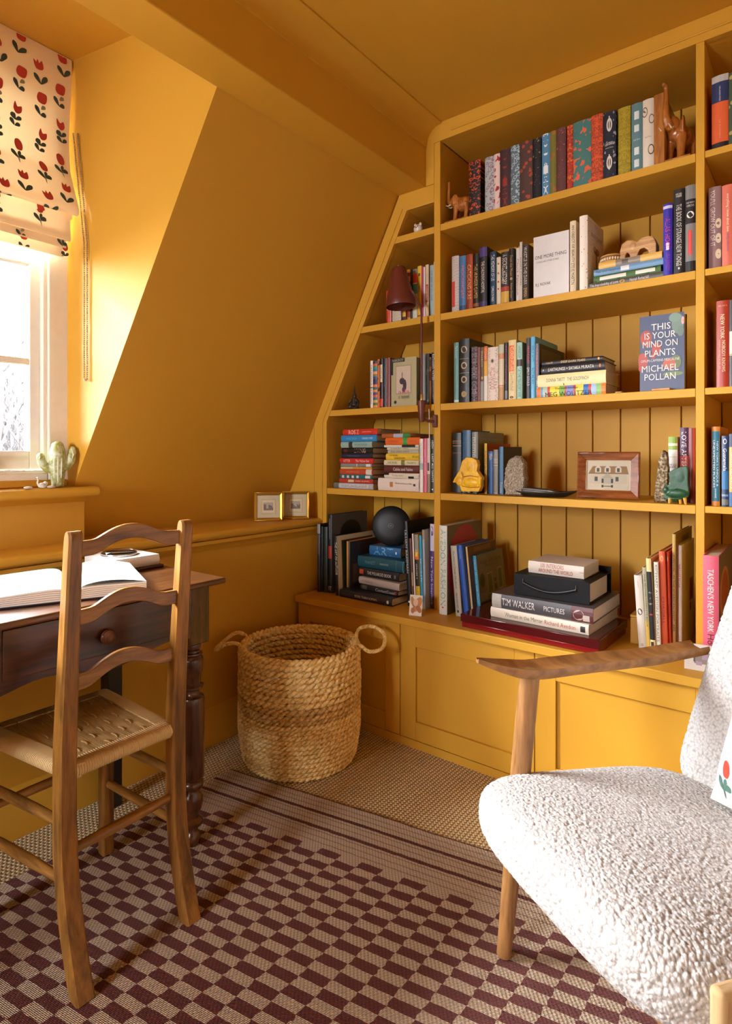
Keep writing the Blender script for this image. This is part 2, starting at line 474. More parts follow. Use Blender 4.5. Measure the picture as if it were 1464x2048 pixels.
# worktop and cupboards below
wt = MB().box(-1.7015, .62, -.165, .344, .430, .4555).build('worktop', PAINT, bevel=.0025)
tag(wt, 'long mustard painted worktop running under the bookcase', 'worktop')
struct(MB().box(-1.7015, .62, -.1455, -.10, 0, .0275).build('trim_plinth', PAINT), 'plinth under the cupboards')
edges = [-1.7015, -1.195, -.698, -.200, .298, .60]
clab = ['mustard cupboard half hidden behind the woven basket', 'mustard shaker cupboard between the basket and the armchair leg', 'mustard shaker cupboard behind the wooden armrest', 'mustard cupboard hidden behind the armchair back', 'mustard cupboard at the hidden end beyond the armchair']
for k in range(5):
    a, b = edges[k]+.0012, edges[k+1]-.0012
    cb = thing('base_cabinet', clab[k], 'cabinet', ((a+b)/2, -.02, .028), group='cupboards under the worktop')
    MB().box(a, b, -.12, .34, .0285, .4295).build('body', PAINT, cb)
    pz0, pz1 = .093, .355; st = .064
    pa, pb = a+st, b-st
    m = MB(); m.box(a, pa, -.146, -.1205, .030, .427); m.box(pb, b, -.146, -.1205, .030, .427)
    m.box(pa, pb, -.146, -.1205, .030, pz0); m.box(pa, pb, -.146, -.1205, pz1, .427)
    d = m.build('door', PAINT, cb, bevel=.0012, seg=1)
    MB().box(pa+.0008, pb-.0008, -.1365, -.125, pz0+.0008, pz1-.0008).build('panel', PAINT, d)
# ================================================================ rug
def rug_mat():
    t = NT('checked_wool_rug')
    uvn = t.n('ShaderNodeUVMap'); sep = t.n('ShaderNodeSeparateXYZ')
    dn = t.n('ShaderNodeTexNoise'); dn.inputs['Scale'].default_value = 55; dn.inputs['Detail'].default_value = 2
    t.l(uvn.outputs[0], dn.inputs['Vector'])
    mpv = t.n('ShaderNodeVectorMath', operation='SUBTRACT'); t.l(dn.outputs['Color'], mpv.inputs[0]); mpv.inputs[1].default_value = (.5,.5,.5)
    sc_ = t.n('ShaderNodeVectorMath', operation='MULTIPLY'); t.l(mpv.outputs[0], sc_.inputs[0]); sc_.inputs[1].default_value = (.014,.005,0)
    ad = t.n('ShaderNodeVectorMath', operation='ADD'); t.l(uvn.outputs[0], ad.inputs[0]); t.l(sc_.outputs[0], ad.inputs[1])
    t.l(ad.outputs[0], sep.inputs[0])
    U, V = sep.outputs[0], sep.outputs[1]
    row = t.math('FLOOR', t.math('DIVIDE', t.math('SUBTRACT', V, .196), .0233))
    col = t.math('FLOOR', t.math('DIVIDE', t.math('SUBTRACT', U, .157), .058))
    chk = t.math('FLOORED_MODULO', t.math('ADD', row, col), 2)          # 0 -> dark
    dark = t.math('SUBTRACT', 1, chk)
    inb = t.math('GREATER_THAN', V, .196)
    dark = t.math('MULTIPLY', dark, inb)
    def band(c, w): return t.math('LESS_THAN', t.math('ABSOLUTE', t.math('SUBTRACT', V, c)), w)
    st = t.math('MAXIMUM', t.math('MAXIMUM', band(.067,.0055), band(.127,.0055)), band(.0, .004))
    # faint weft lines in the border
    wl = t.math('MULTIPLY', t.math('GREATER_THAN', t.math('SINE', t.math('MULTIPLY', V, 2*math.pi/.0195)), .82), t.math('SUBTRACT', 1, inb))
    wl = t.math('MULTIPLY', wl, .5)
    # woven ribs: rows of stitches about 7 mm
    raw = t.n('ShaderNodeSeparateXYZ'); t.l(uvn.outputs[0], raw.inputs[0]); u0, v0 = raw.outputs[0], raw.outputs[1]
    rib = t.math('SINE', t.math('MULTIPLY', v0, 2*math.pi/.0058))
    alt = t.math('MULTIPLY', t.math('SIGN', rib), 1.2)
    stit = t.math('SINE', t.math('ADD', t.math('MULTIPLY', t.math('ADD', u0, t.math('MULTIPLY', v0, .7)), 2*math.pi/.0085), alt))
    h = t.math('MULTIPLY', t.math('POWER', t.math('ABSOLUTE', rib), .5), t.math('MULTIPLY_ADD', stit, .35, .65))
    fz = t.noise(uvn.outputs[0], 420, 3, .7)
    lightc = t.ramp(h, [(0, srgb(88,62,48)), (.35, srgb(190,160,132)), (.7, srgb(228,204,178)), (1, srgb(242,224,202))])
    darkc = t.ramp(t.math('ADD', t.math('MULTIPLY', h, .4), t.math('MULTIPLY', fz, .6)), [(.2, srgb(64,18,16)), (.8, srgb(112,44,38))])
    c = t.mix(t.math('MAXIMUM', dark, t.math('MAXIMUM', st, wl)), lightc, darkc)
    t.set('Base Color', c); t.set('Roughness', .9); t.set('Specular IOR Level', .15)
    t.set('Sheen Weight', .15)
    hh = t.math('ADD', t.math('MULTIPLY', h, t.math('SUBTRACT', 1, t.math('MULTIPLY', dark, .65))), t.math('MULTIPLY', fz, .35))
    t.bump(hh, 1.0, .005)
    return t.m
def build_rug():
    O = Vector((-1.520, -.634, 0)); e1 = Vector((.983,.184,0)); e2 = Vector((-.036,-.999,0))
    nu, nv = 90, 110; LU, LV = 2.0, 2.4
    vs = []; uvs = []
    for i in range(nu+1):
        for j in range(nv+1):
            u = LU*i/nu; v = LV*j/nv
            edge = .006*mnoise.noise((u*5, v*5, 0))
            p = O+e1*(u+(edge if i in (0,nu) else 0))+e2*(v+(edge*.6 if j == 0 else 0))
            p.z = .0065+.0018*mnoise.noise((u*3, v*3, 4))
            vs.append(p); uvs.append((u, v))
    fs = [(i*(nv+1)+j, (i+1)*(nv+1)+j, (i+1)*(nv+1)+j+1, i*(nv+1)+j+1) for i in range(nu) for j in range(nv)]
    n = len(vs); rim = [i*(nv+1) for i in range(nu+1)]+[nu*(nv+1)+j for j in range(1, nv+1)]+[i*(nv+1)+nv for i in range(nu-1, -1, -1)]+[j for j in range(nv-1, 0, -1)]
    for k, a in enumerate(rim): vs.append(Vector((vs[a].x, vs[a].y, .0006))); uvs.append(uvs[a])
    L = len(rim); fs += [(rim[k], n+k, n+(k+1) % L, rim[(k+1) % L]) for k in range(L)]
    o = MB().add(vs, fs).build('woven_rug', rug_mat(), smooth=True)
    uvl = o.data.uv_layers.new(name='UVMap')
    for lp in o.data.loops: uvl.data[lp.index].uv = uvs[lp.vertex_index]
    tag(o, 'woven rug with burgundy and pale checks and a striped pale border', 'rug')
build_rug()
RZ = .0085

# ================================================================ desk
dk = thing('writing_desk', 'dark walnut writing desk with turned legs pushed under the window', 'desk', (-1.48, -1.45, 0))
MB().box(-1.700, -1.243, -2.06, -.877, .690, .7055).build('desk_top', DESKTOP, dk, bevel=.005, seg=3)
# scalloped apron and drawer front
ys = [-.965-(2.0-.965)*k/44 for k in range(45)]
def apz(y): return .556+.012*math.cos((y+1.02)*2*math.pi/.30)*(1 if y > -1.4 else .6)-.002
m = MB()
vs = [(x, y, z) for x in (-1.300, -1.278) for y in ys for z in (apz(y), .6895)]
N = len(ys); fs = []
for k in range(N-1):
    a = 2*k; b = 2*N+2*k
    fs += [(a, a+2, a+3, a+1), (b, b+1, b+3, b+2), (a, b, b+2, a+2), (a+1, a+3, b+3, b+1)]
fs += [(0, 1, 2*N+1, 2*N), (2*N-2, 4*N-2, 4*N-1, 2*N-1)]
m.add(vs, fs).build('apron', DESKWOOD, dk, smooth=True, ang=40)
for a, b, kn in ((-1.40, -1.03, -1.19), (-1.93, -1.42, -1.70)):
    dr = MB().box(-1.2795, -1.2745, a, b, .580, .682).build('drawer_front', DESKWOOD, dk, bevel=.002)
    prof = [(.006,0),(.006,.006),(.0165,.008),(.0175,.011),(.0145,.0135),(.0145,.015),(.0155,.0165),(.0115,.0195),(.0115,.021),(.0125,.0225),(.008,.026),(.008,.0272),(.0085,.028),(.003,.031),(0.0005,.0315)]
    M = Matrix.Translation((-1.2745, kn, .621)) @ Matrix.Rotation(math.pi/2, 4, 'Y')
    MB().lathe(prof, 20).xf(M).build('knob', plain('5a321c', .3, name='turned_knob'), dr, smooth=True, ang=50)
MB().box(-1.66, -1.30, -.968, -.950, .566, .6895).build('side_rail', DESKWOOD, dk)
MB().box(-1.66, -1.30, -1.985, -1.967, .566, .6895).build('side_rail', DESKWOOD, dk)
MB().box(-1.668, -1.650, -1.95, -.97, .50, .6895).build('back_rail', DESKWOOD, dk)
def Y(v): return .5994-.000317*v
prof = []
for v, wd in ((1905,70),(1885,112),(1850,132),(1810,138),(1775,120),(1762,96),(1735,84),(1712,92),(1706,150),(1690,172),(1668,172),(1652,140),(1640,108),(1610,118),(1570,150),(1530,166),(1490,172),(1455,158),(1430,120),(1418,112),(1405,112),(1398,150),(1388,176),(1368,186),(1345,176),(1332,150),(1325,160),(1310,182),(1290,190),(1200,196),(900,200),(700,200),(665,200),(645,186),(636,140),(620,118),(600,112),(585,116),(578,160),(566,184),(552,184),(542,150),(530,130),(500,136),(460,152),(420,168),(380,180),(345,182),(320,172),(304,140),(300,150),(292,166),(282,162),(276,120),(262,112),(250,140),(238,150),(210,150),(200,140)):
    prof.append((wd/2*.000317, max(0.0, Y(v))))
prof = [(r_, max(z_, RZ)) for r_, z_ in prof]
def desk_leg(x, y):
    lg = MB().lathe(prof, 28, (x, y, 0)).build('turned_leg', DESKLEG, dk, smooth=True, ang=35)
    MB().box(x-.031, x+.031, y-.031, y+.031, .5355, .6895).build('leg_block', DESKLEG, lg, bevel=.004)
    return lg
desk_leg(-1.310, -.935); desk_leg(-1.310, -2.0)
for y in (-.972, -1.97):
    MB().box(-1.672, -1.628, y-.022, y+.022, .001, .6895).build('back_leg', BLACKWOOD, dk, bevel=.003)

# ================================================================ ladder-back chair
ch = thing('ladder_back_chair', 'honey oak ladder-back chair with woven rush seat facing the desk', 'chair', (-1.28, -1.22, RZ))
def post(y, dy):
    def c(z):
        if z < .28: return -1.158+.060*((.28-z)/.28)**1.8
        if z > .45: return -1.158+.036*((z-.45)/.43)**1.1
        return -1.158
    nz = 22; m = MB(); vs = []; fs = []
    zs = [RZ+(.862-RZ)*k/nz for k in range(nz+1)]+[.874, .8805, .8835]
    for i, z in enumerate(zs):
        hx = .0165-.003*max(0,(z-.45)/.43); hy = .0175-.004*max(0,(z-.45)/.43)
        if z < .3: hx = .0175; hy = .018
        if i > nz: q = (.93,.72,.42)[i-nz-1]; hx *= q
        x = c(min(z,.88)); yy = y+dy*max(0,(.3-z)/.3)
        cf = .004
        vs += [(x-hx+cf,yy-hy,z),(x+hx-cf,yy-hy,z),(x+hx,yy-hy+cf,z),(x+hx,yy+hy-cf,z),(x+hx-cf,yy+hy,z),(x-hx+cf,yy+hy,z),(x-hx,yy+hy-cf,z),(x-hx,yy-hy+cf,z)]
    L = len(zs)
    for i in range(L-1):
        for k in range(8): fs.append((i*8+k, i*8+(k+1) % 8, (i+1)*8+(k+1) % 8, (i+1)*8+k))
    fs += [tuple(range(7,-1,-1)), tuple((L-1)*8+k for k in range(8))]
    return MB().add(vs, fs).build('rear_leg', CHAIRWOOD, ch, smooth=True, ang=30)
post(-1.334, .006); post(-1.088, -.002)
for zc, xx in ((.848, -1.1275), (.714, -1.137), (.584, -1.150)):
    n = 24; vs = []; fs = []
    for i in range(n+1):
        q = i/n; y = -1.322+.222*q
        s_ = q*2-1
        bump_ = max(0, 1-(s_/.72)**2)**1.35*.024 if abs(s_) < .72 else 0
        bow = .010*math.cos(s_*math.pi/2)
        for (dx, dz) in ((-.0055,-.0155),(.0055,-.0155),(.0055,.0145),(-.0055,.0145)):
            vs.append((xx-bow+dx, y, zc+dz+bump_))
    for i in range(n):
        for k in range(4): fs.append((i*4+k, i*4+(k+1) % 4, i*4+4+(k+1) % 4, i*4+4+k))
    fs += [(3,2,1,0), tuple(n*4+k for k in range(4))]
    MB().add(vs, fs).build('back_slat', CHAIRWOODY, ch, smooth=True, ang=40, bevel=.002)
FLX, FLY0, FLY1 = -1.452, -1.372, -1.094
for y in (FLY0, FLY1):
    m = MB(); zs = [RZ, .1, .25, .38, .408, .414]
    m.prism([(-1.452-.015, y-.015),(-1.452+.015, y-.015),(-1.452+.015, y+.015),(-1.452-.015, y+.015)], 'z', RZ, .409)
    m.build('front_leg', CHAIRWOOD, ch, bevel=.005)
def rod(name, a, b, r, mat):
    a = Vector(a); b = Vector(b); P = [a.lerp(b, k/6) for k in range(7)]
    R = [r*(.72+.28*math.sin(math.pi*min(max(k/6,.12),.88))) for k in range(7)]
    MB().tube(P, R, 10).build(name, mat, ch, smooth=True)
rod('stretcher', (-1.158,-1.330,.258), (-1.158,-1.09,.261), .0115, CHAIRWOODY)
for za in (.20, .31):
    rod('stretcher', (-1.452,FLY0,za), (-1.158,-1.334,za+.006), .0108, CHAIRWOODX)
    rod('stretcher', (-1.452,FLY1,za-.01), (-1.158,-1.088,za), .0108, CHAIRWOODX)
rod('stretcher', (-1.452,FLY0,.25), (-1.452,FLY1,.25), .0108, CHAIRWOODY)
# rush seat: padded body, cords wrapped over the rails, raised twill lines
def rush_mat():
    t = NT('rush_cord'); co = t.coord('Object', (8, 190, 190)); g = t.noise(co, 2, 3)
    s_ = t.math('SINE', t.math('MULTIPLY', t.noise(t.coord('Object', (1,1,1)), 6, 2), 14))
    t.set('Base Color', t.ramp(g, [(.3, srgb(176,142,88)), (.7, srgb(216,182,124))]))
    t.set('Roughness', .55); t.bump(g, .4, .002); return t.m
RUSH = rush_mat(); RUSHC = plain('d8bc86', .6, name='paper_cord')
A0, A1, B0, B1 = (-1.154,-1.328), (-1.154,-1.094), (-1.466,-1.376), (-1.466,-1.088)   # rear left, rear right, front left, front right
def seatpt(u, v):   # u 0 rear..1 front, v 0 left..1 right
    y = (A0[1]*(1-u)+B0[1]*u)*(1-v)+(A1[1]*(1-u)+B1[1]*u)*v
    x = A0[0]*(1-u)+B0[0]*u
    return x, y
st = MB()
def seat_fn(top):
    def fn(a, b):
        x, y = seatpt(a, b)
        e = min(a, 1-a, b, 1-b)
        rr = min(1, e/.05); h = .0115*math.sqrt(max(0, 1-(1-rr)**2))
        dip = -.004*math.sin(math.pi*a)*math.sin(math.pi*b)
        wv = 0
        if top and e > .05:
            k = math.floor(b*9); wv = .0016*abs(math.sin(a*math.pi*5+(k % 3)*1.05))*abs(math.sin(b*9*math.pi))**.4
        return (x, y, .412+(h+dip+wv if top else -h))
    return fn
st.grid(seat_fn(True), 46, 46); st.grid(seat_fn(False), 20, 20)
seat = st.build('rush_seat', RUSH, ch, smooth=True)
cd = MB()
def wraps(p, q, nrm, n):
    p = Vector((*p, .412)); q = Vector((*q, .412)); nrm = Vector((*nrm, 0))
    for k in range(n):
        c_ = p.lerp(q, (k+.5)/n)
        P = [c_-nrm*.030+Vector((0,0,.0118))]
        for j in range(7):
            a = math.pi/2-math.pi*j/6
            P.append(c_+nrm*(.0125*math.cos(a)-.006)+Vector((0,0,.0128*math.sin(a))))
        P.append(c_-nrm*.024+Vector((0,0,-.0118)))
        cd.tube(P, (q-p).length/n*.52, 5)
wraps((-1.152,-1.318), (-1.152,-1.104), (1,0), 42)
wraps((-1.462,-1.375), (-1.150,-1.330), (-.14,-.99), 62)
wraps((-1.462,-1.089), (-1.150,-1.095), (.02,1), 62)
wraps((-1.466,-1.372), (-1.466,-1.092), (-1,0), 72)
co = cd.build('cord_wrapping', RUSHC, seat, smooth=True, recalc=False); co['kind'] = 'stuff'
tw = MB(); r_ = random.Random(5)
for k in range(8):
    b = (k+.9)/9
    for j in range(5):
        a0 = .08+j*.18+(k % 3)*.06; a1 = a0+.085
        if a1 > .95: continue
        P = []
        for i in range(6):
            a = a0+(a1-a0)*i/5; x, y = seatpt(a, b+.004*math.sin(i)); zz = seat_fn(True)(a, b)[2]
            P.append((x, y+.004*(i-2.5)/5, zz+.0006+.0014*math.sin(math.pi*i/5)))
        tw.tube(P, .0013, 5)
tw.build('twill_cord', RUSH, seat, smooth=True, recalc=False)['kind'] = 'stuff'

# ================================================================ basket
def basket():
    cx, cy = -1.428, -.414
    o = thing('woven_basket', 'round woven seagrass basket with two rope handles in the corner', 'basket', (cx, cy, 0))
    def R(z): return .183+.019*math.sin(min(1, z/.14)*math.pi/2)-.004*(z/.38)
    t = NT('seagrass'); ob = t.coord(); pc = t.noise(ob, 90, 2); big = t.noise(ob, 7, 2)
    f = t.math('ADD', t.math('MULTIPLY', pc, .9), t.math('MULTIPLY', t.noise(ob, 260, 2), .25))
    t.set('Base Color', t.ramp(f, [(.3, srgb(172,134,66)), (.48, srgb(216,180,104)), (.62, srgb(236,206,138)), (.8, srgb(248,230,176))]))
    t.set('Roughness', .55); t.bump(t.noise(t.coord('Object', (1,1,1)), 300, 2), .25, .001)
    GRASS = t.m
    t = NT('seagrass_dark_band'); 
    f = t.math('ADD', t.math('MULTIPLY', t.noise(t.coord(), 90, 2), .9), t.math('MULTIPLY', t.noise(t.coord(), 260, 2), .25))
    t.set('Base Color', t.ramp(f, [(.3, srgb(142,106,54)), (.5, srgb(190,150,82)), (.72, srgb(228,196,128))])); t.set('Roughness', .55)
    DARK = t.m
    r = random.Random(3)
    def coil(m, z, rad, twist, sr, off, hand=1, squash=.92):
        """one course: two strands twisted round each other, all the way round"""
        n = max(1, round(2*math.pi*rad/twist)); N = n*10; ph0 = r.uniform(0, 6.28)
        jit = [r.uniform(-.12,.12) for _ in range(24)]
        for st_ in (0, 1):
            P = []; R_ = []
            for k in range(N):
                a = 2*math.pi*k/N; ph = hand*(n*a)+ph0+st_*math.pi+jit[int(k*24/N)]*.6
                rr = rad+off*math.cos(ph); zz = z+off*squash*math.sin(ph)
                P.append((cx+rr*math.cos(a), cy+rr*math.sin(a), zz)); R_.append(sr*(1+.16*math.sin(ph*.5+jit[(k*24//N+7) % 24]*9)))
            m.tube(P, R_, 6, closed=True, up=(0,0,1))
    MBs = {0: MB(), 1: MB()}
    z = .0098
    while z < .366:
        up = z > .200
        pitch = .0196 if up else .0150
        m = MBs[1] if .178 < z < .235 else MBs[0]
        rad = R(z)+r.uniform(-.0012,.0012)
        coil(m, z, rad, .046 if up else .034, .0070 if up else .0053, .0056 if up else .0041)
        if up: coil(m, z+.005, rad-.013, .046, .0066, .0050, -1)
        z += pitch
    coil(MBs[0], .3765, R(.379)-.004, .042, .0072, .0056)
    for k, mat in ((0, GRASS), (1, DARK)):
        q = MBs[k].build('woven_coils', mat, o, smooth=True, ang=80, recalc=False); q['kind'] = 'stuff'
    MB().lathe([(.165,.002),(R(.01)-.004,.010),(R(.1)-.004,.1),(R(.2)-.004,.2),(R(.3)-.004,.3),(R(.37)-.004,.372),(R(.37)-.010,.372),(R(.3)-.010,.3),(R(.1)-.010,.1),(R(.02)-.012,.02),(.02,.016)], 48, (cx,cy,0)).build('lining', plain('5a3f20', .9, name='seagrass_core'), o, smooth=True, ang=60)
    def rope(name, P, rad, twist=.011, n=None, par=o):
        # three-strand braid along P
        pts = [Vector(p) for p in P]
        D = [0]
        for a, b in zip(pts, pts[1:]): D.append(D[-1]+(b-a).length)
        L = D[-1]; N = n or max(12, int(L/.0035)); m = MB()
        def at(d):
            for k in range(len(D)-1):
                if d <= D[k+1] or k == len(D)-2:
                    f = (d-D[k])/max(1e-9, D[k+1]-D[k]); return pts[k].lerp(pts[k+1], f), (pts[k+1]-pts[k]).normalized()
        for s_ in range(3):
            Q = []
            for k in range(N+1):
                p, tg = at(L*k/N); a = tg.cross(Vector((.3,.2,1))).normalized(); b = a.cross(tg)
                ph = L*k/N/twist*math.pi+s_*2*math.pi/3
                Q.append(p+a*math.cos(ph)*rad*.55+b*math.sin(ph)*rad*.55)
            m.tube(Q, rad*.62, 5)
        return m.build(name, GRASS, par, smooth=True, recalc=False)
    def spline(P, n=8):
        out = []; P = [Vector(p) for p in P]
        for i in range(len(P)-1):
            p0 = P[max(i-1,0)]; p1 = P[i]; p2 = P[i+1]; p3 = P[min(i+2,len(P)-1)]
            for k in range(n):
                t_ = k/n
                out.append(.5*((2*p1)+(p2-p0)*t_+(2*p0-5*p1+4*p2-p3)*t_**2+(3*p1-p0-3*p2+p3)*t_**3))
        out.append(P[-1]); return out
    def rim(a, dr=0, z=.378): 
        return (cx+(R(.37)+dr)*math.cos(a), cy+(R(.37)+dr)*math.sin(a), z)
    aL = math.radians(215); d = .23
    P = [rim(aL-d,.004,.345), rim(aL-d,.008,.385), rim(aL-d*.8,.045,.395), rim(aL-d*.25,.088,.362), rim(aL+d*.25,.092,.355), rim(aL+d*.8,.05,.385), rim(aL+d,.008,.385), rim(aL+d,.004,.345)]
    rope('rope_handle', spline(P), .0062)
    aR = math.radians(42); d = .24
    P = [rim(aR-d,.004,.345), rim(aR-d,.008,.382), rim(aR-d*.95,.045,.362), rim(aR-d*.55,.086,.368), rim(aR+d*.1,.094,.40), rim(aR+d*.7,.058,.418), rim(aR+d,.012,.405), rim(aR+d,.004,.35)]
    rope('rope_handle', spline(P), .0062)
    for a in (aL-.19, aL+.21, aR-.2, aR+.2):
        P = [(cx+(R(z_)+.007)*math.cos(a), cy+(R(z_)+.007)*math.sin(a), z_) for z_ in [.375-.36*k/12 for k in range(13)]]
        rope('seam_rope', P, .0036)
basket()

# ================================================================ armchair
def boucle_mat():
    t = NT('cream_boucle'); co = t.coord()
    v = t.voro(co, 190); n = t.noise(co, 60, 2)
    t.set('Base Color', t.ramp(v, [(0, srgb(200,198,194)), (.5, srgb(188,185,180)), (.9, srgb(156,151,144))]))
    t.set('Roughness', .95); t.set('Specular IOR Level', .1); t.set('Sheen Weight', .3)
    t.bump(t.math('SUBTRACT', 1, v), .5, .004)
    return t.m
BOUCLE = boucle_mat()
AF = Vector((-.514,-.857,0)).normalized(); AS = Vector((.857,-.514,0)).normalized(); AC = Vector((-.545,-.838,0))-AS*.03+AF*.03
def aw(s, r, z): p = AC+AS*s-AF*r; return Vector((p.x, p.y, z))      # s: from far side to near side, r: from front to rear
ac = thing('armchair', 'cream boucle lounge armchair with pale ash arms and round legs', 'armchair', tuple(aw(.25,.25,RZ)))
rs = np.random.RandomState(4)
TAB = rs.rand(64,64,64).astype(np.float32)
def vnoise(p):
    i = np.floor(p).astype(int); f = p-i; f = f*f*(3-2*f); out = 0
    for dx in (0,1):
        for dy in (0,1):
            for dz in (0,1):
                wgt = (f[:,0] if dx else 1-f[:,0])*(f[:,1] if dy else 1-f[:,1])*(f[:,2] if dz else 1-f[:,2])
                out = out+wgt*TAB[(i[:,0]+dx) % 64, (i[:,1]+dy) % 64, (i[:,2]+dz) % 64]
    return out
def cellbump(p):      # knobbly loops: rounded cells on a jittered lattice
    i = np.floor(p).astype(int); best = np.full(len(p), 9.)
    for dx in (-1,0,1):
        for dy in (-1,0,1):
            for dz in (-1,0,1):
                a = (i[:,0]+dx), (i[:,1]+dy), (i[:,2]+dz)
                h = np.stack([TAB[a[0] % 64, a[1] % 64, a[2] % 64], TAB[(a[0]+17) % 64, (a[1]+5) % 64, a[2] % 64], TAB[a[0] % 64, (a[1]+29) % 64, (a[2]+11) % 64]], 1)
                d = ((np.stack(a, 1)+h-p)**2).sum(1); best = np.minimum(best, d)
    return 1-1.5*best
def nup_box(name, fn, N, p, par, mat, amp=.0030, cell=.0064):
    """pole-free rounded cushion: a subdivided cube pushed out to a superellipsoid, mapped by fn, boucle loops standing proud"""
    verts = []; faces = []; base = 0
    for ax in range(3):
        n1, n2 = N[(ax+1) % 3], N[(ax+2) % 3]
        A, B = np.meshgrid(np.linspace(-1,1,n1), np.linspace(-1,1,n2), indexing='ij')
        A = np.sin(A*np.pi/2)*.35+A*.65; B = np.sin(B*np.pi/2)*.35+B*.65
        for sg in (-1, 1):
            q = np.zeros((n1*n2, 3)); q[:,ax] = sg; q[:,(ax+1) % 3] = A.ravel(); q[:,(ax+2) % 3] = B.ravel()
            verts.append(q)
            i = np.arange(n1*n2).reshape(n1,n2)+base
            f = np.stack([i[:-1,:-1], i[1:,:-1], i[1:,1:], i[:-1,1:]], -1).reshape(-1,4)
            faces.append(f if sg > 0 else f[:,::-1]); base += n1*n2
    Q = np.concatenate(verts); F = np.concatenate(faces)
    pv = np.array(p, float)
    k = (np.abs(Q)**pv).sum(1); sc_ = np.ones(len(Q))
    for _ in range(30):          # radial solve of sum |t q|^p = 1
        g = (np.abs(Q*sc_[:,None])**pv).sum(1); dg = (pv*np.abs(Q*sc_[:,None])**pv).sum(1)/sc_
        sc_ = np.clip(sc_-(g-1)/dg, .2, 1.2)
    S = Q*sc_[:,None]
    e = 1e-3; G = np.sign(S)*pv*np.abs(S)**(pv-1); G /= np.linalg.norm(G, axis=1, keepdims=True)+1e-12
    P = fn(S)
    J = np.stack([(fn(S+np.eye(3)[i]*e)-P)/e for i in range(3)], 2)      # columns: d P / d S_i
    cof = np.cross(J[:,:,[1,2,0]], J[:,:,[2,0,1]], axis=1)
    Nn = np.einsum('nij,nj->ni', cof, G); Nn /= np.linalg.norm(Nn, axis=1, keepdims=True)+1e-12
    if np.einsum('ni,ni->n', Nn, P-P.mean(0)).mean() < 0: Nn = -Nn
    h = cellbump(P/cell)*.85+vnoise(P/.021)*.28
    P = P+Nn*((h-.7)*amp)[:,None]
    off = Vector((0,0,0)); kk = par
    while kk is not None: off += kk.location; kk = kk.parent
    P = P-np.array(off)
    me = bpy.data.meshes.new(name); me.vertices.add(len(P)); me.vertices.foreach_set('co', P.astype(np.float32).ravel())
    me.loops.add(F.size); me.loops.foreach_set('vertex_index', F.astype(np.int32).ravel())
    me.polygons.add(len(F)); me.polygons.foreach_set('loop_start', (np.arange(len(F))*4).astype(np.int32))
    me.polygons.foreach_set('loop_total', np.full(len(F), 4, np.int32)); me.update(calc_edges=True)
    bm = bmesh.new(); bm.from_mesh(me); bmesh.ops.remove_doubles(bm, verts=bm.verts, dist=1e-5); bmesh.ops.recalc_face_normals(bm, faces=bm.faces); bm.to_mesh(me); bm.free()
    me.shade_smooth(); me.materials.append(mat)
    o = bpy.data.objects.new(name, me); C.objects.link(o); o.parent = par; return o
def sup(a, n):  # superellipse direction
    c, s = np.cos(a), np.sin(a)
    return np.sign(c)*np.abs(c)**(2/n), np.sign(s)*np.abs(s)**(2/n)
acs = np.array(AC); AFn = np.array(AF); ASn = np.array(AS)
def awn(s, r, z): return acs+s[:,None]*ASn-r[:,None]*AFn+z[:,None]*np.array([0,0,1.])
W_, D_ = .54, .575
def seat_shape(S):
    s = W_/2+W_/2*S[:,0]; r = D_/2+D_/2*S[:,1]; rr = r/D_; ss = np.clip(s/W_, 0, 1)
    top = .428-.085*rr+.006*np.sin(np.pi*ss)-.006*np.sin(np.pi*np.clip(rr,0,1))
    bot = .284-.045*rr
    return awn(s, r, (top+bot)/2+(top-bot)/2*S[:,2])
nup_box('seat_cushion', seat_shape, (300,300,110), (4.2,4.2,2.9), ac, BOUCLE)
def back_shape(S):
    h = .300+.300*S[:,2]
    narrow = 1-.08*np.clip(h/.60,0,1)**2
    s = W_/2+.030+(W_/2-.03)*S[:,0]*narrow; th = .055*S[:,1]
    lean = math.radians(22)
    curve = .035*((s-W_/2)/(W_/2))**2
    r = .560+th*math.cos(lean)+h*math.sin(lean)-curve
    z = .300+h*math.cos(lean)-th*math.sin(lean)
    return awn(s, r, z)
nup_box('back_cushion', back_shape, (240,70,280), (7.0,3.0,12.0), ac, BOUCLE)
# side panel, smooth and tan, on the near flank under the seat
TANPANEL = plain('b89a6c', .85, name='tan_panel')
m = MB(); sN = W_-.020
vs = []
for s_ in (sN, sN+.0215):
    for r, z in ((.055,.312),(.49,.262),(.49,.352),(.30,.372),(.055,.402)): vs.append(aw(s_, r, z))
m.add(vs, [(0,1,2,3,4),(9,8,7,6,5)]+[(i,5+i,5+(i+1) % 5,(i+1) % 5) for i in range(5)])
sp = m.build('side_panel', TANPANEL, ac, bevel=.008, seg=3); sp['label'] = 'tan side panel'
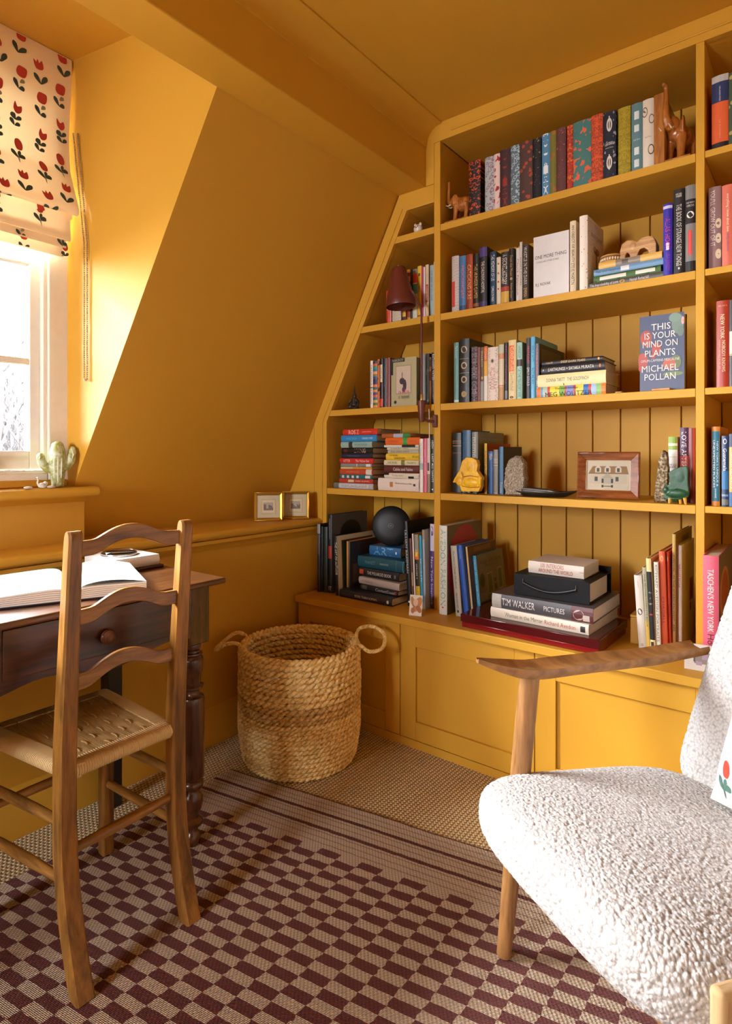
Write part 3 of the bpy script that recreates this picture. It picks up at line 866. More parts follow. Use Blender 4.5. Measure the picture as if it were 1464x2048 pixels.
# arms and legs
def arm(sgn):
    base = .03 if sgn < 0 else .665
    o = .004*sgn                        # arms stand at the flanks of the seat
    n = 30; vs = []; fs = []
    for i in range(n+1):
        q = i/n; r = .045+q*.60
        zc = .590+.034*max(0,(1-q/.26))**1.7-.022*q
        if q > .75: zc += .012*((q-.75)/.25)
        wd = .036*min(1, math.sqrt(max(.02, q/.16)))*(1-.25*max(0,(q-.6)/.4))
        side = base+o+sgn*.012*math.sin(math.pi*q)
        th = .0115*min(1,.45+q*4)
        dish = .006*min(1,q*6)
        prof = [(-1,0),(-.93,.75),(-.5,.45),(0,.25),(.5,.45),(.93,.75),(1,0),(.8,-1),(0,-1.15),(-.8,-1)]
        for a, b in prof:
            vs.append(aw(side+a*wd, r, zc+b*th-(dish if abs(a) < .6 and b > 0 else 0)))
    L = 10
    for i in range(n):
        for k in range(L): fs.append((i*L+k, i*L+(k+1) % L, (i+1)*L+(k+1) % L, (i+1)*L+k))
    fs += [tuple(range(L-1,-1,-1)), tuple(n*L+k for k in range(L))]
    MB().add(vs, fs).build('arm', ARMWOODS[sgn], ac, smooth=True, ang=50)
    # front post runs from the arm to the floor
    top = aw(base-.002*sgn*-1, .168, .588); bot = aw(base+.022*sgn, .119, RZ)
    P = [top.lerp(bot, k/12) for k in range(13)]
    MB().tube(P, [.0205-.0055*max(0,(k-4)/8) for k in range(13)], 18).build('front_leg', ARMLEG, ac, smooth=True)
    top = aw(base-.10*sgn, .66, .50); bot = aw(base-.07*sgn, .70, RZ)
    P = [top.lerp(bot, k/12) for k in range(13)]
    MB().tube(P, [.018-.004*(k/12) for k in range(13)], 16).build('rear_leg', ARMLEG, ac, smooth=True)
def ash_arm():
    t = NT('ash_arm_grain'); ang = math.atan2(-AF.y, -AF.x)
    co = t.coord('Object', (1.2,34,34), (0,0,-ang)); g = t.noise(co, 1.3, 3, .5, .15)
    t.set('Base Color', t.ramp(g, [(.3, srgb(122,82,42)), (.7, srgb(176,126,72))])); t.set('Roughness', .38); return t.m
ARMWOODS = {-1: ash_arm()}; ARMWOODS[1] = ARMWOODS[-1]
arm(-1); arm(1)
for r_ in (.14, .52): MB().tube([tuple(aw(.30,r_,.285)), tuple(aw(.68,r_,.285))], .012, 10).build('cross_rail', ARMLEG, ac, smooth=True)
MB().hexa([aw(.02,.07,.268),aw(.50,.07,.268),aw(.50,.50,.222),aw(.02,.50,.222)],[aw(.02,.07,.31),aw(.50,.07,.31),aw(.50,.50,.26),aw(.02,.50,.26)]).build('seat_frame', ARMLEG, ac, bevel=.004)

# tulip prints, shared by cushion and blind: outlines in a 1 x 2 box
def blob(pts, n=4):
    P = [Vector((x, y, 0)) for x, y in pts]; out = []; L = len(P)
    for i in range(L):
        p0, p1, p2, p3 = P[i-1], P[i], P[(i+1) % L], P[(i+2) % L]
        for k in range(n):
            t_ = k/n
            q = .5*((2*p1)+(p2-p0)*t_+(2*p0-5*p1+4*p2-p3)*t_**2+(3*p1-p0-3*p2+p3)*t_**3); out.append((q.x, q.y))
    return out
def leaf(x0, y0, x1, y1, w_):
    w_ *= 1.5
    d = Vector((x1-x0, y1-y0)); nrm = Vector((-d.y, d.x)).normalized()*w_
    return blob([(x0,y0),(x0+d.x*.35+nrm.x*.8,y0+d.y*.35+nrm.y*.8),(x0+d.x*.75+nrm.x,y0+d.y*.75+nrm.y),(x1,y1),(x0+d.x*.75-nrm.x,y0+d.y*.75-nrm.y),(x0+d.x*.35-nrm.x*.7,y0+d.y*.35-nrm.y*.7)], 3)
HEADS = [blob([(-.18,.25),(-.33,.5),(-.36,.95),(-.2,.72),(-.05,1.0),(.06,.72),(.26,.95),(.34,.5),(.2,.25)]),
         blob([(-.15,.22),(-.28,.55),(-.25,.9),(-.02,1.0),(.2,.82),(.3,.5),(.24,.2),(.02,.14)]),
         blob([(-.1,.2),(-.3,.5),(-.28,1.0),(-.05,.7),(.22,.85),(.3,.45),(.12,.2)]),
         blob([(-.25,.22),(-.38,.5),(-.3,.9),(0,.98),(.3,.92),(.36,.5),(.26,.22),(0,.15)])]
LEAVES = [[leaf(0,-.85,-.45,-.1,.11), leaf(0,-.85,.5,-.2,.12)],
          [leaf(0,-.6,-.5,.05,.1), leaf(.02,-.5,.45,-.25,.13), leaf(0,-.45,.1,.1,.08), leaf(.02,-1,-.02,-.4,.035)],
          [leaf(0,-.35,-.35,.08,.13), leaf(0,-.35,.36,.02,.1), leaf(0,-.8,-.36,-.35,.1), leaf(.02,-.8,.36,-.5,.1)],
          [leaf(.05,-.75,-.42,-.15,.1), leaf(.05,-.75,.45,-.55,.12), leaf(.05,-.3,.3,.05,.1)]]
def print_fans(m, outline, place):
    c = (sum(p[0] for p in outline)/len(outline), sum(p[1] for p in outline)/len(outline))
    n = len(outline); vs = [place(*c)]+[place(c[0]+(p[0]-c[0])*.55, c[1]+(p[1]-c[1])*.55) for p in outline]+[place(*p) for p in outline]
    fs = [(0, 1+k, 1+(k+1) % n) for k in range(n)]+[(1+k, 1+n+k, 1+n+(k+1) % n, 1+(k+1) % n) for k in range(n)]
    m.add(vs, fs)
PRINTRED = plain('b53a2a', .8, name='tulip_red'); PRINTDARK = plain('3c4a44', .8, name='tulip_leaf')

# scatter cushion on the armchair
def cushion():
    t = NT('white_cotton'); t.set('Base Color', srgb(238,234,226)); t.set('Roughness', .9); t.set('Sheen Weight', .2)
    t.bump(t.noise(t.coord(), 900, 2), .1, .001)
    H = .20; cs = Vector(aw(.415, .515, .560)); lean = math.radians(20)
    ex = AS; ez = (Vector((0,0,1))*math.cos(lean)-AF*math.sin(lean)); ey = ex.cross(ez)   # towards the rear
    if ey.dot(AF) > 0: ey = -ey
    def surf(a, b, side, lift=0):
        k = max(abs(a), abs(b)); pin = 1-.07*(1-a*a)*abs(b)**3 if abs(b) > abs(a) else 1-.07*(1-b*b)*abs(a)**3
        th = .068*((1-a**4)*(1-b**4))**.55+.003
        wob = .006*mnoise.noise((a*2.2, b*2.2, side*3))
        return cs+ex*(a*H*pin)+ez*(b*H*pin)-ey*(side*(th+lift)+wob*(1-k**4))
    o = thing('scatter_cushion', 'white square cushion printed with red tulips resting on the armchair', 'cushion', tuple(surf(0,-1,0)))
    m = MB(); m.grid(lambda u, v: surf(u*2-1, v*2-1, 1), 34, 34); m.grid(lambda u, v: surf(u*2-1, v*2-1, -1), 34, 34)
    m.build('cover', t.m, o, smooth=True)
    edge = [surf(math.cos(a)/max(abs(math.cos(a)),abs(math.sin(a))), math.sin(a)/max(abs(math.cos(a)),abs(math.sin(a))), 0) for a in [2*math.pi*k/80 for k in range(80)]]
    MB().tube(edge, .0032, 6, closed=True).build('piping', t.m, o, smooth=True)
    hd, lf = MB(), MB(); r = random.Random(8); s_ = .17
    for i in range(5):
        for j in range(5):
            a0 = -.80+.40*i+(.2 if j % 2 else 0)+.02; b0 = -.76+.40*j
            if abs(a0) > .9: continue
            k = r.randrange(4); rot = r.uniform(-.3,.3)
            def place(x, y):
                xx, yy = x*math.cos(rot)-y*math.sin(rot), x*math.sin(rot)+y*math.cos(rot)
                return surf(max(-.98,min(.98,a0+xx*s_)), max(-.98,min(.98,b0+yy*s_)), 1, .0009)
            print_fans(hd, HEADS[k], place)
            for q in LEAVES[k]: print_fans(lf, q, place)
    hd.build('tulip_print', plain('d4432f', .8, name='cushion_red'), o, smooth=True)['kind'] = 'stuff'; lf.build('leaf_print', plain('4f7466', .8, name='cushion_leaf'), o, smooth=True)['kind'] = 'stuff'
cushion()

# ================================================================ roman blind
def blind():
    t = NT('blind_linen'); c = srgb(236,218,184)
    d = t.n('ShaderNodeBsdfDiffuse'); d.inputs[0].default_value = c
    tr = t.n('ShaderNodeBsdfTranslucent'); tr.inputs[0].default_value = srgb(228,196,140)
    mxn = t.n('ShaderNodeMixShader'); mxn.inputs[0].default_value = .05
    t.l(d.outputs[0], mxn.inputs[1]); t.l(tr.outputs[0], mxn.inputs[2]); t.l(mxn.outputs[0], t.out.inputs[0])
    MAT = t.m
    o = thing('roman_blind', 'cream roman blind printed with red tulips folded above the window', 'blind', (-1.86, -1.74, 2.262))
    prof = [(-1.866,2.266)]+[(-1.864+.004*math.sin(k*.9), 2.26-.05*k) for k in range(1,8)]+[(-1.852,1.88),(-1.836,1.835),(-1.822,1.80),(-1.816,1.782),(-1.819,1.771),(-1.829,1.766),(-1.842,1.772),(-1.852,1.79)]
    prof2 = [(-1.850,1.80),(-1.848,1.75),(-1.846,1.715),(-1.843,1.698),(-1.846,1.689),(-1.853,1.690),(-1.857,1.70)]
    prof3 = [(-1.8585,1.72),(-1.8575,1.69),(-1.856,1.675),(-1.8575,1.668)]
    prof4 = [(-1.8655,1.72),(-1.8650,1.68),(-1.8640,1.648),(-1.8650,1.640)]
    y0, y1 = -2.50, -.985
    def edge(z): return -.007*max(0, math.sin((2.25-z)*6.5))-(.006 if z < 1.76 else 0)
    def layer(P, name, yb, mt=MAT):
        D = [0]
        for a, b in zip(P, P[1:]): D.append(D[-1]+math.hypot(b[0]-a[0], b[1]-a[1]))
        def at(s):
            s = max(0, min(s, D[-1]))
            for k in range(len(D)-1):
                if s <= D[k+1]:
                    f = (s-D[k])/max(1e-9,D[k+1]-D[k]); return P[k][0]+(P[k+1][0]-P[k][0])*f, P[k][1]+(P[k+1][1]-P[k][1])*f
            return P[-1]
        def fn(s, y, lift=0):
            x, z = at(s); x2, z2 = at(s+.004); x1, z1 = at(s-.004)
            dx, dz = x2-x1, z2-z1; L = math.hypot(dx, dz) or 1
            q = (y-y0)/(yb-y0)
            ye = y+edge(z)*max(0,(q-.75)/.25)
            w_ = .0025*mnoise.noise((y*5, z*4, 1))
            return Vector((x+w_-dz/L*lift, ye, z+dx/L*lift))
        m = MB(); m.grid(lambda u, v: fn(u*D[-1], y0+(yb-y0)*v), max(8, len(P)*3), 40)
        m.build(name, mt, o, smooth=True)
        return fn, D[-1]
    f1, L1 = layer(prof, 'blind_panel', y1); f2, L2 = layer(prof2, 'blind_fold', -.992); f3, L3 = layer(prof3, 'blind_fold', -1.0); f4, L4 = layer(prof4, 'blind_fold', -1.006)
    hd, lf, lg = MB(), MB(), MB(); r = random.Random(12)
    def flower(fn, s0, yc, k, sz, rot, smax, hh=None):
        def place(x, y):
            xx, yy = x*math.cos(rot)-y*math.sin(rot), x*math.sin(rot)+y*math.cos(rot)
            return fn(max(.004, min(smax-.004, s0-yy*sz)), min(y1-.004, yc+xx*sz), .0012)
        print_fans(hd, HEADS[k], place)
        for i, q in enumerate(LEAVES[k]): print_fans(lg if (i == len(LEAVES[k])-1 and k in (1,3)) else lf, q, place)
    n = 0
    for j, y in enumerate([-1.012-.061*i for i in range(25)]):
        s = .035+(.052 if j % 2 else 0)
        while s < L1-.035:
            flower(f1, s+r.uniform(-.006,.006), y+r.uniform(-.008,.004), (n*7+j) % 4, .039, r.uniform(-.25,.25), L1); n += 1
            s += .104
        if j % 2: flower(f2, .055, y-.01, j % 4, .036, .1, L2)
        else: flower(f3, .030, y, (j+1) % 4, .03, 0, L3)
        if j % 2 == 0: flower(f4, .064, y+.012, (j+2) % 4, .03, 0, L4)
    for m, nm, mt in ((hd,'tulip_print',PRINTRED),(lf,'leaf_print',PRINTDARK),(lg,'pale_leaf_print',plain('8c8a72',.8,name='tulip_pale_leaf'))):
        m.build(nm, mt, o, smooth=True)['kind'] = 'stuff'
    MB().box(-1.885,-1.868, y0, y1, 2.235, 2.266).build('headrail', WHITEPAINT, o)
    # bead chain hanging at the cheek
    m = MB(); N = 118
    for (ya, xa, yb_, xb) in ((-.987,-1.852,-.9765,-1.805), (-.978,-1.842,-.9705,-1.798)):
        for k in range(N):
            q = k/(N-1); z = 2.03+(1.262-2.03)*q
            f = min(1, q*2.2)
            m.ball((xa+(xb-xa)*f, ya+(yb_-ya)*f, z), .0029, 6, 4)
    for k in range(5):
        a = math.pi*(k+.5)/5; m.ball((-1.8015, -.9735-.003*math.cos(a), 1.262-.005*math.sin(a)), .0029, 6, 4)
    q = m.build('bead_chain', plain('b9a98c', .35, .7, name='chain_metal'), o, smooth=True, recalc=False); q['kind'] = 'stuff'
blind()
# books: (kind, x, y, z, thickness, height, depth, yaw, lean, colour, soft, name, group, page colour, label, print)
BOOKS = [
('S', -0.9823, 0.008, 1.8755, 0.0451, 0.1936, 0.135, 0, 0, '1b1712', 0, 'book', 'A', None, 'black clothbound book with orange birds beside the left wooden elephant bookend', [('p', 'birds', 'c2471f', 1)]),
('S', -0.927, 0.012, 1.8755, 0.0341, 0.1928, 0.135, 0, 0, 'a9b3b4', 0, 'book', 'A', None, 'pale grey-blue clothbound book with mauve sprigs on the top shelf', [('p', 'sprig', '8d6a78', 1)]),
('S', -0.8985, 0.012, 1.8755, 0.0222, 0.1939, 0.135, 0, 0, 'dcc6bd', 0, 'book', 'A', None, 'thin pinkish-white clothbound book with red figures on the top shelf', [('p', 'blot', 'a5232c', 1)]),
('S', -0.8678, 0.012, 1.8755, 0.0385, 0.201, 0.135, 0, 0, '3a2124', 0, 'book', 'A', None, 'dark maroon clothbound book with red upright motifs on the top shelf', [('p', 'stripe', '8f2a22', 1)]),
('S', -0.8317, 0.012, 1.8755, 0.0316, 0.2024, 0.135, 0, 0, '5d6f77', 0, 'book', 'A', None, 'slate blue clothbound book with pale tendrils on the top shelf', [('p', 'sprig', 'a9c4cc', 1)]),
('S', -0.7929, 0.012, 1.8755, 0.0446, 0.2042, 0.135, 0, 0, '4b332c', 0, 'book', 'A', None, 'wide brown clothbound book with rust-orange leaves on the top shelf', [('p', 'leafy', 'a0452a', 1)]),
('S', -0.7553, 0.012, 1.8755, 0.0285, 0.2027, 0.135, 0, 0, '14171f', 0, 'book', 'A', None, 'near-black clothbound book with sparse gold motifs on the top shelf', [('p', 'sparse', 'b08a3e', 1)]),
('S', -0.7245, 0.012, 1.8755, 0.0267, 0.2053, 0.135, 0, 0, '4f88ad', 0, 'book', 'A', None, 'light blue clothbound book with white figures on the top shelf', [('p', 'stripe', 'dfe9ee', 1)]),
('S', -0.7003, 0.012, 1.8755, 0.0204, 0.2065, 0.135, 0, 0, '74722a', 0, 'book', 'A', None, 'thin olive green clothbound book with rust fans on the top shelf', [('p', 'leafy', 'a5632a', 1)]),
('S', -0.6742, 0.012, 1.8755, 0.0309, 0.208, 0.135, 0, 0, '5f3633', 0, 'book', 'A', None, 'reddish-brown clothbound book with pink dancing figures on the top shelf', [('p', 'sparse', 'b5566a', 1)]),
('S', -0.6453, 0.012, 1.8755, 0.0189, 0.2059, 0.135, 0, 0, 'a83222', 0, 'book', 'A', None, 'thin red clothbound book with yellow-orange motifs on the top shelf', [('p', 'birds', 'd9722e', 1)]),
('S', -0.6074, 0.012, 1.8755, 0.056, 0.2085, 0.135, 0, 0, '3f7672', 0, 'book', 'A', None, 'widest teal clothbound book with orange blossoms on the top shelf', [('p', 'blot', 'd8613a', 1.4)]),
('S', -0.5614, 0.012, 1.8755, 0.0349, 0.2102, 0.135, 0, 0, 'd9552a', 0, 'book', 'A', None, 'bright orange clothbound book with brown swans on the top shelf', [('p', 'damask', '8c3a1e', 1)]),
('S', -0.524, 0.012, 1.8755, 0.0375, 0.2066, 0.135, 0, 0, '151a2b', 0, 'book', 'A', None, 'navy clothbound book with white chandeliers on the top shelf', [('e', 0.5, 0.8, 0.22, 0.1, 'd9d5c8'), ('e', 0.5, 0.8, 0.12, 0.07, '151a2b'), ('r', 0.46, 0.54, 0.7, 0.93, 'd9d5c8'), ('e', 0.5, 0.24, 0.22, 0.1, 'd9d5c8'), ('e', 0.5, 0.24, 0.12, 0.07, '151a2b'), ('r', 0.46, 0.54, 0.13, 0.36, 'd9d5c8'), ('h', 'Great', 0.535, 0.55, 'd9d5c8'), ('h', 'Expectations', 0.505, 0.7, 'd9d5c8'), ('h', 'Charles Dickens', 0.46, 0.62, 'd9d5c8'), ('p', 'sprigs', '8d90a0', 1)]),
('S', -0.4811, 0.012, 1.8755, 0.0355, 0.2045, 0.135, 0, 0, 'a8951f', 0, 'book', 'A', None, 'mustard yellow clothbound book with raised scrolls on the top shelf', [('p', 'damask', '8d7a12', 1)]),
('S', -0.4457, 0.012, 1.8755, 0.0304, 0.2034, 0.135, 0, 0, '5d8389', 0, 'book', 'A', None, 'grey-teal clothbound book with four white chairs on its spine', [('r', 0.28, 0.72, 0.76, 0.88, 'd5e0e0'), ('r', 0.28, 0.72, 0.58, 0.68, 'd5e0e0'), ('r', 0.28, 0.72, 0.24, 0.35, 'd5e0e0'), ('r', 0.28, 0.72, 0.06, 0.17, 'd5e0e0'), ('h', 'Jane Eyre', 0.46, 0.6, 'd5e0e0')]),
('S', -0.414, 0.012, 1.8755, 0.031, 0.2041, 0.135, 0, 0, 'd9d0be', 0, 'book', 'A', None, 'cream clothbound book with grey clock faces beside the right wooden bookend', [('e', 0.2, 0.82, 0.26, 0.075, '6d675c'), ('e', 0.2, 0.82, 0.2, 0.058, 'd9d0be'), ('e', 0.8, 0.7, 0.24, 0.07, '6d675c'), ('e', 0.8, 0.7, 0.18, 0.054, 'd9d0be'), ('e', 0.75, 0.26, 0.26, 0.075, '4d473f'), ('e', 0.75, 0.26, 0.2, 0.058, 'd9d0be'), ('h', 'Hard Times', 0.45, 0.55, '6d675c')]),
('S', -1.0636, 0.015, 1.5465, 0.0296, 0.2049, 0.14, 0, 0, 'd8cfc6', 0, 'book', 'B', None, 'white book with fine grey stripes and red panel, left end of second shelf', [('p', 'lines', '6d6460', 1), ('r', 0.05, 0.5, 0.1, 0.55, 'c8403a')]),
('S', -1.034, 0.015, 1.5465, 0.0267, 0.1987, 0.14, 0, 0, '3f6f9f', 0, 'book', 'B', None, 'sky blue book lettered in orange, second from left on second shelf', [('t', 'MOCKINGJAY', 0.52, 0.6, 'c56b4c'), ('b', 0.02, 0.1, '274a70')]),
('S', -1.0063, 0.015, 1.5465, 0.0266, 0.1991, 0.14, 0, 0, '8a3a1c', 0, 'book', 'B', None, 'rust brown book with pale orange capitals on the second shelf', [('t', 'CATCHING FIRE', 0.5, 0.62, 'e0b070'), ('r', 0.75, 1, 0.02, 0.98, 'b8461c')]),
('S', -0.9801, 0.015, 1.5465, 0.0239, 0.1948, 0.14, 0, 0, '16120f', 0, 'book', 'B', None, 'black book with golden yellow capitals on the second shelf', [('t', 'THE HUNGER GAMES', 0.5, 0.62, 'd8a84a'), ('b', 0.04, 0.1, '8a4a20')]),
('S', -0.9523, 0.015, 1.5465, 0.0291, 0.2133, 0.16, 0, 0, '1e1a1a', 0, 'book', 'B', 'c9a86a', 'taller black book with purple top band on the second shelf', [('b', 0.84, 0.99, '493a78'), ('t', "THE CHILDREN'S HOSPITAL", 0.5, 0.52, 'd8cfc0'), ('b', 0.02, 0.1, '3a3366')]),
('S', -0.9143, 0.015, 1.5465, 0.0233, 0.1888, 0.14, 0, 0, '1d3a52', 0, 'book', 'B', None, 'navy book lettered THE MEMORY OF US on the second shelf', [('t', 'THE MEMORY OF US', 0.7, 0.48, 'd9e2e6'), ('t', 'CAMILLE DI MAIO', 0.22, 0.28, 'd9e2e6')]),
('S', -0.893, 0.015, 1.5465, 0.0156, 0.165, 0.14, 0, 0, 'd8cfb4', 0, 'book', 'B', None, 'thin cream book with small red marks on the second shelf', [('e', 0.5, 0.86, 0.2, 0.02, 'b0402f'), ('e', 0.5, 0.66, 0.2, 0.02, 'b0402f'), ('e', 0.5, 0.48, 0.2, 0.02, 'b0402f'), ('e', 0.5, 0.33, 0.2, 0.02, 'b0402f')]),
('S', -0.87, 0.015, 1.5465, 0.0289, 0.1785, 0.14, 0, 0, '2b2725', 0, 'book', 'B', None, 'charcoal book lettered A SECRET HISTORY OF WITCHES with yellow base', [('t', 'A SECRET HISTORY', 0.66, 0.58, 'ded9cc'), ('t', 'WITCHES', 0.55, 0.3, 'ded9cc', 0.3, -0.25), ('b', 0.02, 0.24, 'd0a848'), ('b', 0.25, 0.33, 'a83a2a')]),
('S', -0.846, 0.015, 1.5465, 0.018, 0.1853, 0.14, 0, 0, '241f1a', 0, 'book', 'B', 'c9a86a', 'dark book with gold handwriting and moon mark on the second shelf', [('t', 'From the Moon', 0.68, 0.38, 'b8924a'), ('e', 0.5, 0.44, 0.25, 0.025, 'b8924a'), ('t', 'Adrian Gregor', 0.22, 0.28, 'b8924a')]),
('S', -0.8223, 0.015, 1.5465, 0.0126, 0.1819, 0.14, 0, 0, 'd6d0c8', 0, 'book', 'B', None, 'slim white book with a red-brown serif title on the second shelf', [('t', 'Chuck Palahniuk', 0.45, 0.8, 'a0504c')]),
('S', -0.8112, 0.015, 1.5465, 0.0089, 0.1992, 0.14, 0, 0, 'c9c4be', 0, 'book', 'B', None, 'tall thin white book with grey lettering left of the dark spine', [('t', 'SHORT STORIES', 0.5, 0.7, '6a6560')]),
('S', -0.7956, 0.015, 1.5465, 0.021, 0.1877, 0.15, 0, 0, '3c352f', 0, 'book', 'B', 'cfc6b4', 'dark brown book lettered WHISTLE IN THE DARK on the second shelf', [('t', 'WHISTLE IN THE DARK', 0.62, 0.68, 'd8d2c4'), ('t', 'EMMA', 0.14, 0.16, 'c9a04a')]),
('S', -0.6369, 0.015, 1.5465, 0.0188, 0.2279, 0.14, 0, 0, 'd9c9a8', 0, 'book', 'B', 'd9b98a', 'cream book lettered AN OBJECT OF BEAUTY beside the white handwritten cover', [('t', 'AN OBJECT OF BEAUTY', 0.68, 0.52, '2b2420'), ('t', 'STEVE MARTIN', 0.26, 0.3, '2b2420')]),
('S', -0.6039, 0.015, 1.5465, 0.0249, 0.2369, 0.17, 0, 0, 'e6dccb', 0, 'book', 'B', None, 'white book with tiny dots and a flower bouquet on its cover', [('p', 'dots', 'b0483c', 1), ('ct', 'JENNIFER CLEMENT', 0.55, 0.78, 0.7, '8a7f70'), ('ce', 0.55, 0.6, 0.16, 0.05, '6a2a22'), ('ce', 0.45, 0.63, 0.08, 0.03, 'c9a070'), ('ce', 0.66, 0.62, 0.07, 0.03, 'b04a3a'), ('cr', 0.52, 0.58, 0.36, 0.58, '4a3320')]),
('S', -0.3624, 0.015, 1.5465, 0.0246, 0.2115, 0.14, 0, 0, '30289a', 0, 'book', 'B', None, 'bright indigo blue book with a magenta title on the second shelf', [('t', 'ALIAS HOOK', 0.58, 0.44, 'd0307a'), ('b', 0.93, 0.97, 'c9c4e0'), ('r', 0.35, 0.65, 0.36, 0.46, 'd8d8e8'), ('t', 'LISA JENSEN', 0.2, 0.24, '8a3ab0')]),
('S', -0.3329, 0.015, 1.5465, 0.0291, 0.2455, 0.15, 0, 0, '17171a', 0, 'book', 'B', None, 'black book lettered THE BOOK OF STRANGE NEW THINGS on the second shelf', [('t', 'THE BOOK OF STRANGE NEW THINGS', 0.46, 0.72, 'd8d4c8'), ('h', 'MICHEL', 0.94, 0.55, 'd8d4c8'), ('h', 'FABER', 0.915, 0.5, 'd8d4c8'), ('e', 0.5, 0.07, 0.08, 0.014, 'd8d4c8')]),
('S', -0.3038, 0.015, 1.5465, 0.0267, 0.2486, 0.15, 0, 0, '8d8a86', 0, 'book', 'B', None, 'black and grey striped book with red label at right end of second shelf', [('p', 'vlines', '3a3836', 1), ('b', 0.56, 0.84, '17151a'), ('b', 0.0, 0.13, '17151a'), ('h', 'THE NIGHT', 0.8, 0.8, 'ded8cc'), ('h', 'CIRCUS', 0.765, 0.7, 'ded8cc'), ('r', 0.3, 0.65, 0.2, 0.48, 'd8453a'), ('e', 0.5, 0.66, 0.35, 0.04, 'e0dcd0')]),
('L', -0.4803, 0.02, 1.5465, 0.0197, 0.2209, 0.16, 0.0, 0, '55504a', 0, 'book', 'B', None, 'grey book lettered The Improbability of Love at the bottom of its stack', [('t', 'The Improbability of Love', 0.78, 0.38, 'd8d2c4'), ('t', 'Hannah Rothschild', 0.32, 0.24, 'd8d2c4'), ('e', 0.5, 0.54, 0.3, 0.035, 'b08a3a')]),
('L', -0.4792, 0.026, 1.5666, 0.0197, 0.1935, 0.15, 0.0, 0, '4b6a34', 0, 'book', 'B', None, 'book with leafy green spine and two white labels in the stack', [('r', 0.25, 0.8, 0.5, 0.9, 'dcd8c8'), ('r', 0.25, 0.8, 0.08, 0.36, 'dcd8c8'), ('p', 'leafy', '2f4a22', 1)]),
('L', -0.4734, 0.022, 1.5867, 0.0196, 0.2012, 0.15, 0.0, 0, '6c93b4', 0, 'book', 'B', None, 'pale blue book with a small barcode label in the stack', [('r', 0.15, 0.85, 0.48, 0.6, 'd8d8d4'), ('t', 'Fear and Happiness', 0.78, 0.36, '33485e')]),
('L', -0.4697, 0.026, 1.6068, 0.0211, 0.181, 0.15, 0.0, 0, 'dcae58', 0, 'book', 'B', None, 'soft yellow book with grey middle panel on top of the stack', [('b', 0.33, 0.72, '8d7d6c'), ('r', 0.2, 0.8, 0.52, 0.62, '5a4f45')]),
('S', -1.0591, 0.015, 1.2155, 0.0196, 0.2199, 0.14, 0, 0, '5f8f88', 0, 'book', 'C', None, 'sea green book at the left end of the third shelf', [('t', 'The Enchanted', 0.84, 0.2, 'b8d0cc'), ('b', 0.015, 0.05, 'c4d8d4')]),
('S', -1.0254, 0.012, 1.2155, 0.0391, 0.2291, 0.22, 0, 0, '1f2124', 0, 'book', 'C', None, 'thick black book with ornate gold medallions on its spine', [('e', 0.5, 0.83, 0.32, 0.055, 'b8a070'), ('e', 0.5, 0.83, 0.2, 0.035, '1f2124'), ('e', 0.5, 0.58, 0.3, 0.055, 'b8a070'), ('e', 0.5, 0.58, 0.18, 0.035, '1f2124'), ('e', 0.5, 0.36, 0.3, 0.055, 'b8a070'), ('e', 0.5, 0.36, 0.18, 0.035, '1f2124'), ('e', 0.5, 0.13, 0.28, 0.05, 'a08a5c'), ('b', 0.685, 0.69, 'b8a070'), ('b', 0.46, 0.465, 'b8a070')]),
('S', -0.987, 0.015, 1.2155, 0.0227, 0.1966, 0.14, 0, 0, '352c33', 0, 'book', 'C', None, 'purple-black book with silver scrollwork on the third shelf', [('p', 'damask', '8d8288', 1), ('b', 0.5, 0.506, 'b8b0b0')]),
('S', -0.9689, 0.015, 1.2155, 0.0122, 0.1928, 0.14, 0, 0, '7a4438', 0, 'book', 'C', None, 'plain brick-brown slim book on the third shelf', []),
('S', -0.9561, 0.015, 1.2155, 0.0121, 0.1914, 0.14, 0, 0, '5c4a33', 0, 'book', 'C', None, 'slim book, brown above and grey below with a gold keyhole', [('b', 0.0, 0.37, '8d8f88'), ('e', 0.6, 0.43, 0.25, 0.03, 'c99a3a'), ('t', 'SPARROW', 0.78, 0.3, 'c9b890')]),
('S', -0.9422, 0.015, 1.2155, 0.0145, 0.1927, 0.14, 0, 0, 'd9d4c8', 0, 'book', 'C', None, 'slim book banded orange, yellow and white on the third shelf', [('b', 0.73, 1, 'd8692a'), ('b', 0.46, 0.73, 'dca233'), ('t', 'STONES', 0.86, 0.2, 'f0c8a0')]),
('S', -0.9148, 0.015, 1.2155, 0.0391, 0.1873, 0.14, 0, 0, 'e0d3c4', 0, 'book', 'C', None, 'wide cream book lettered WILDWOOD with floral frame', [('t', 'WILDWOOD', 0.42, 0.42, 'b0604c'), ('p', 'vine', 'a89888', 1), ('e', 0.48, 0.74, 0.22, 0.045, 'c9b8a8'), ('r', 0.38, 0.58, 0.72, 0.76, '3a3028'), ('r', 0.45, 0.51, 0.7, 0.78, '3a3028')]),
('S', -0.8833, 0.015, 1.2155, 0.0189, 0.1926, 0.14, 0, 0, 'cfc2a0', 0, 'book', 'C', None, 'cream and tan patchwork book on the third shelf', [('b', 0.74, 0.84, 'c98a5a'), ('b', 0.84, 1, 'b8c0a4'), ('b', 0.0, 0.24, 'b8905a'), ('b', 0.25, 0.27, 'c0703a')]),
('S', -0.8655, 0.015, 1.2155, 0.0145, 0.1973, 0.14, 0, 0, '1d1618', 0, 'book', 'C', None, 'slim black book lettered in dark pink on the third shelf', [('t', 'A Monster of the Night', 0.62, 0.66, '9a3550'), ('r', 0.3, 0.9, 0.02, 0.16, '77787c')]),
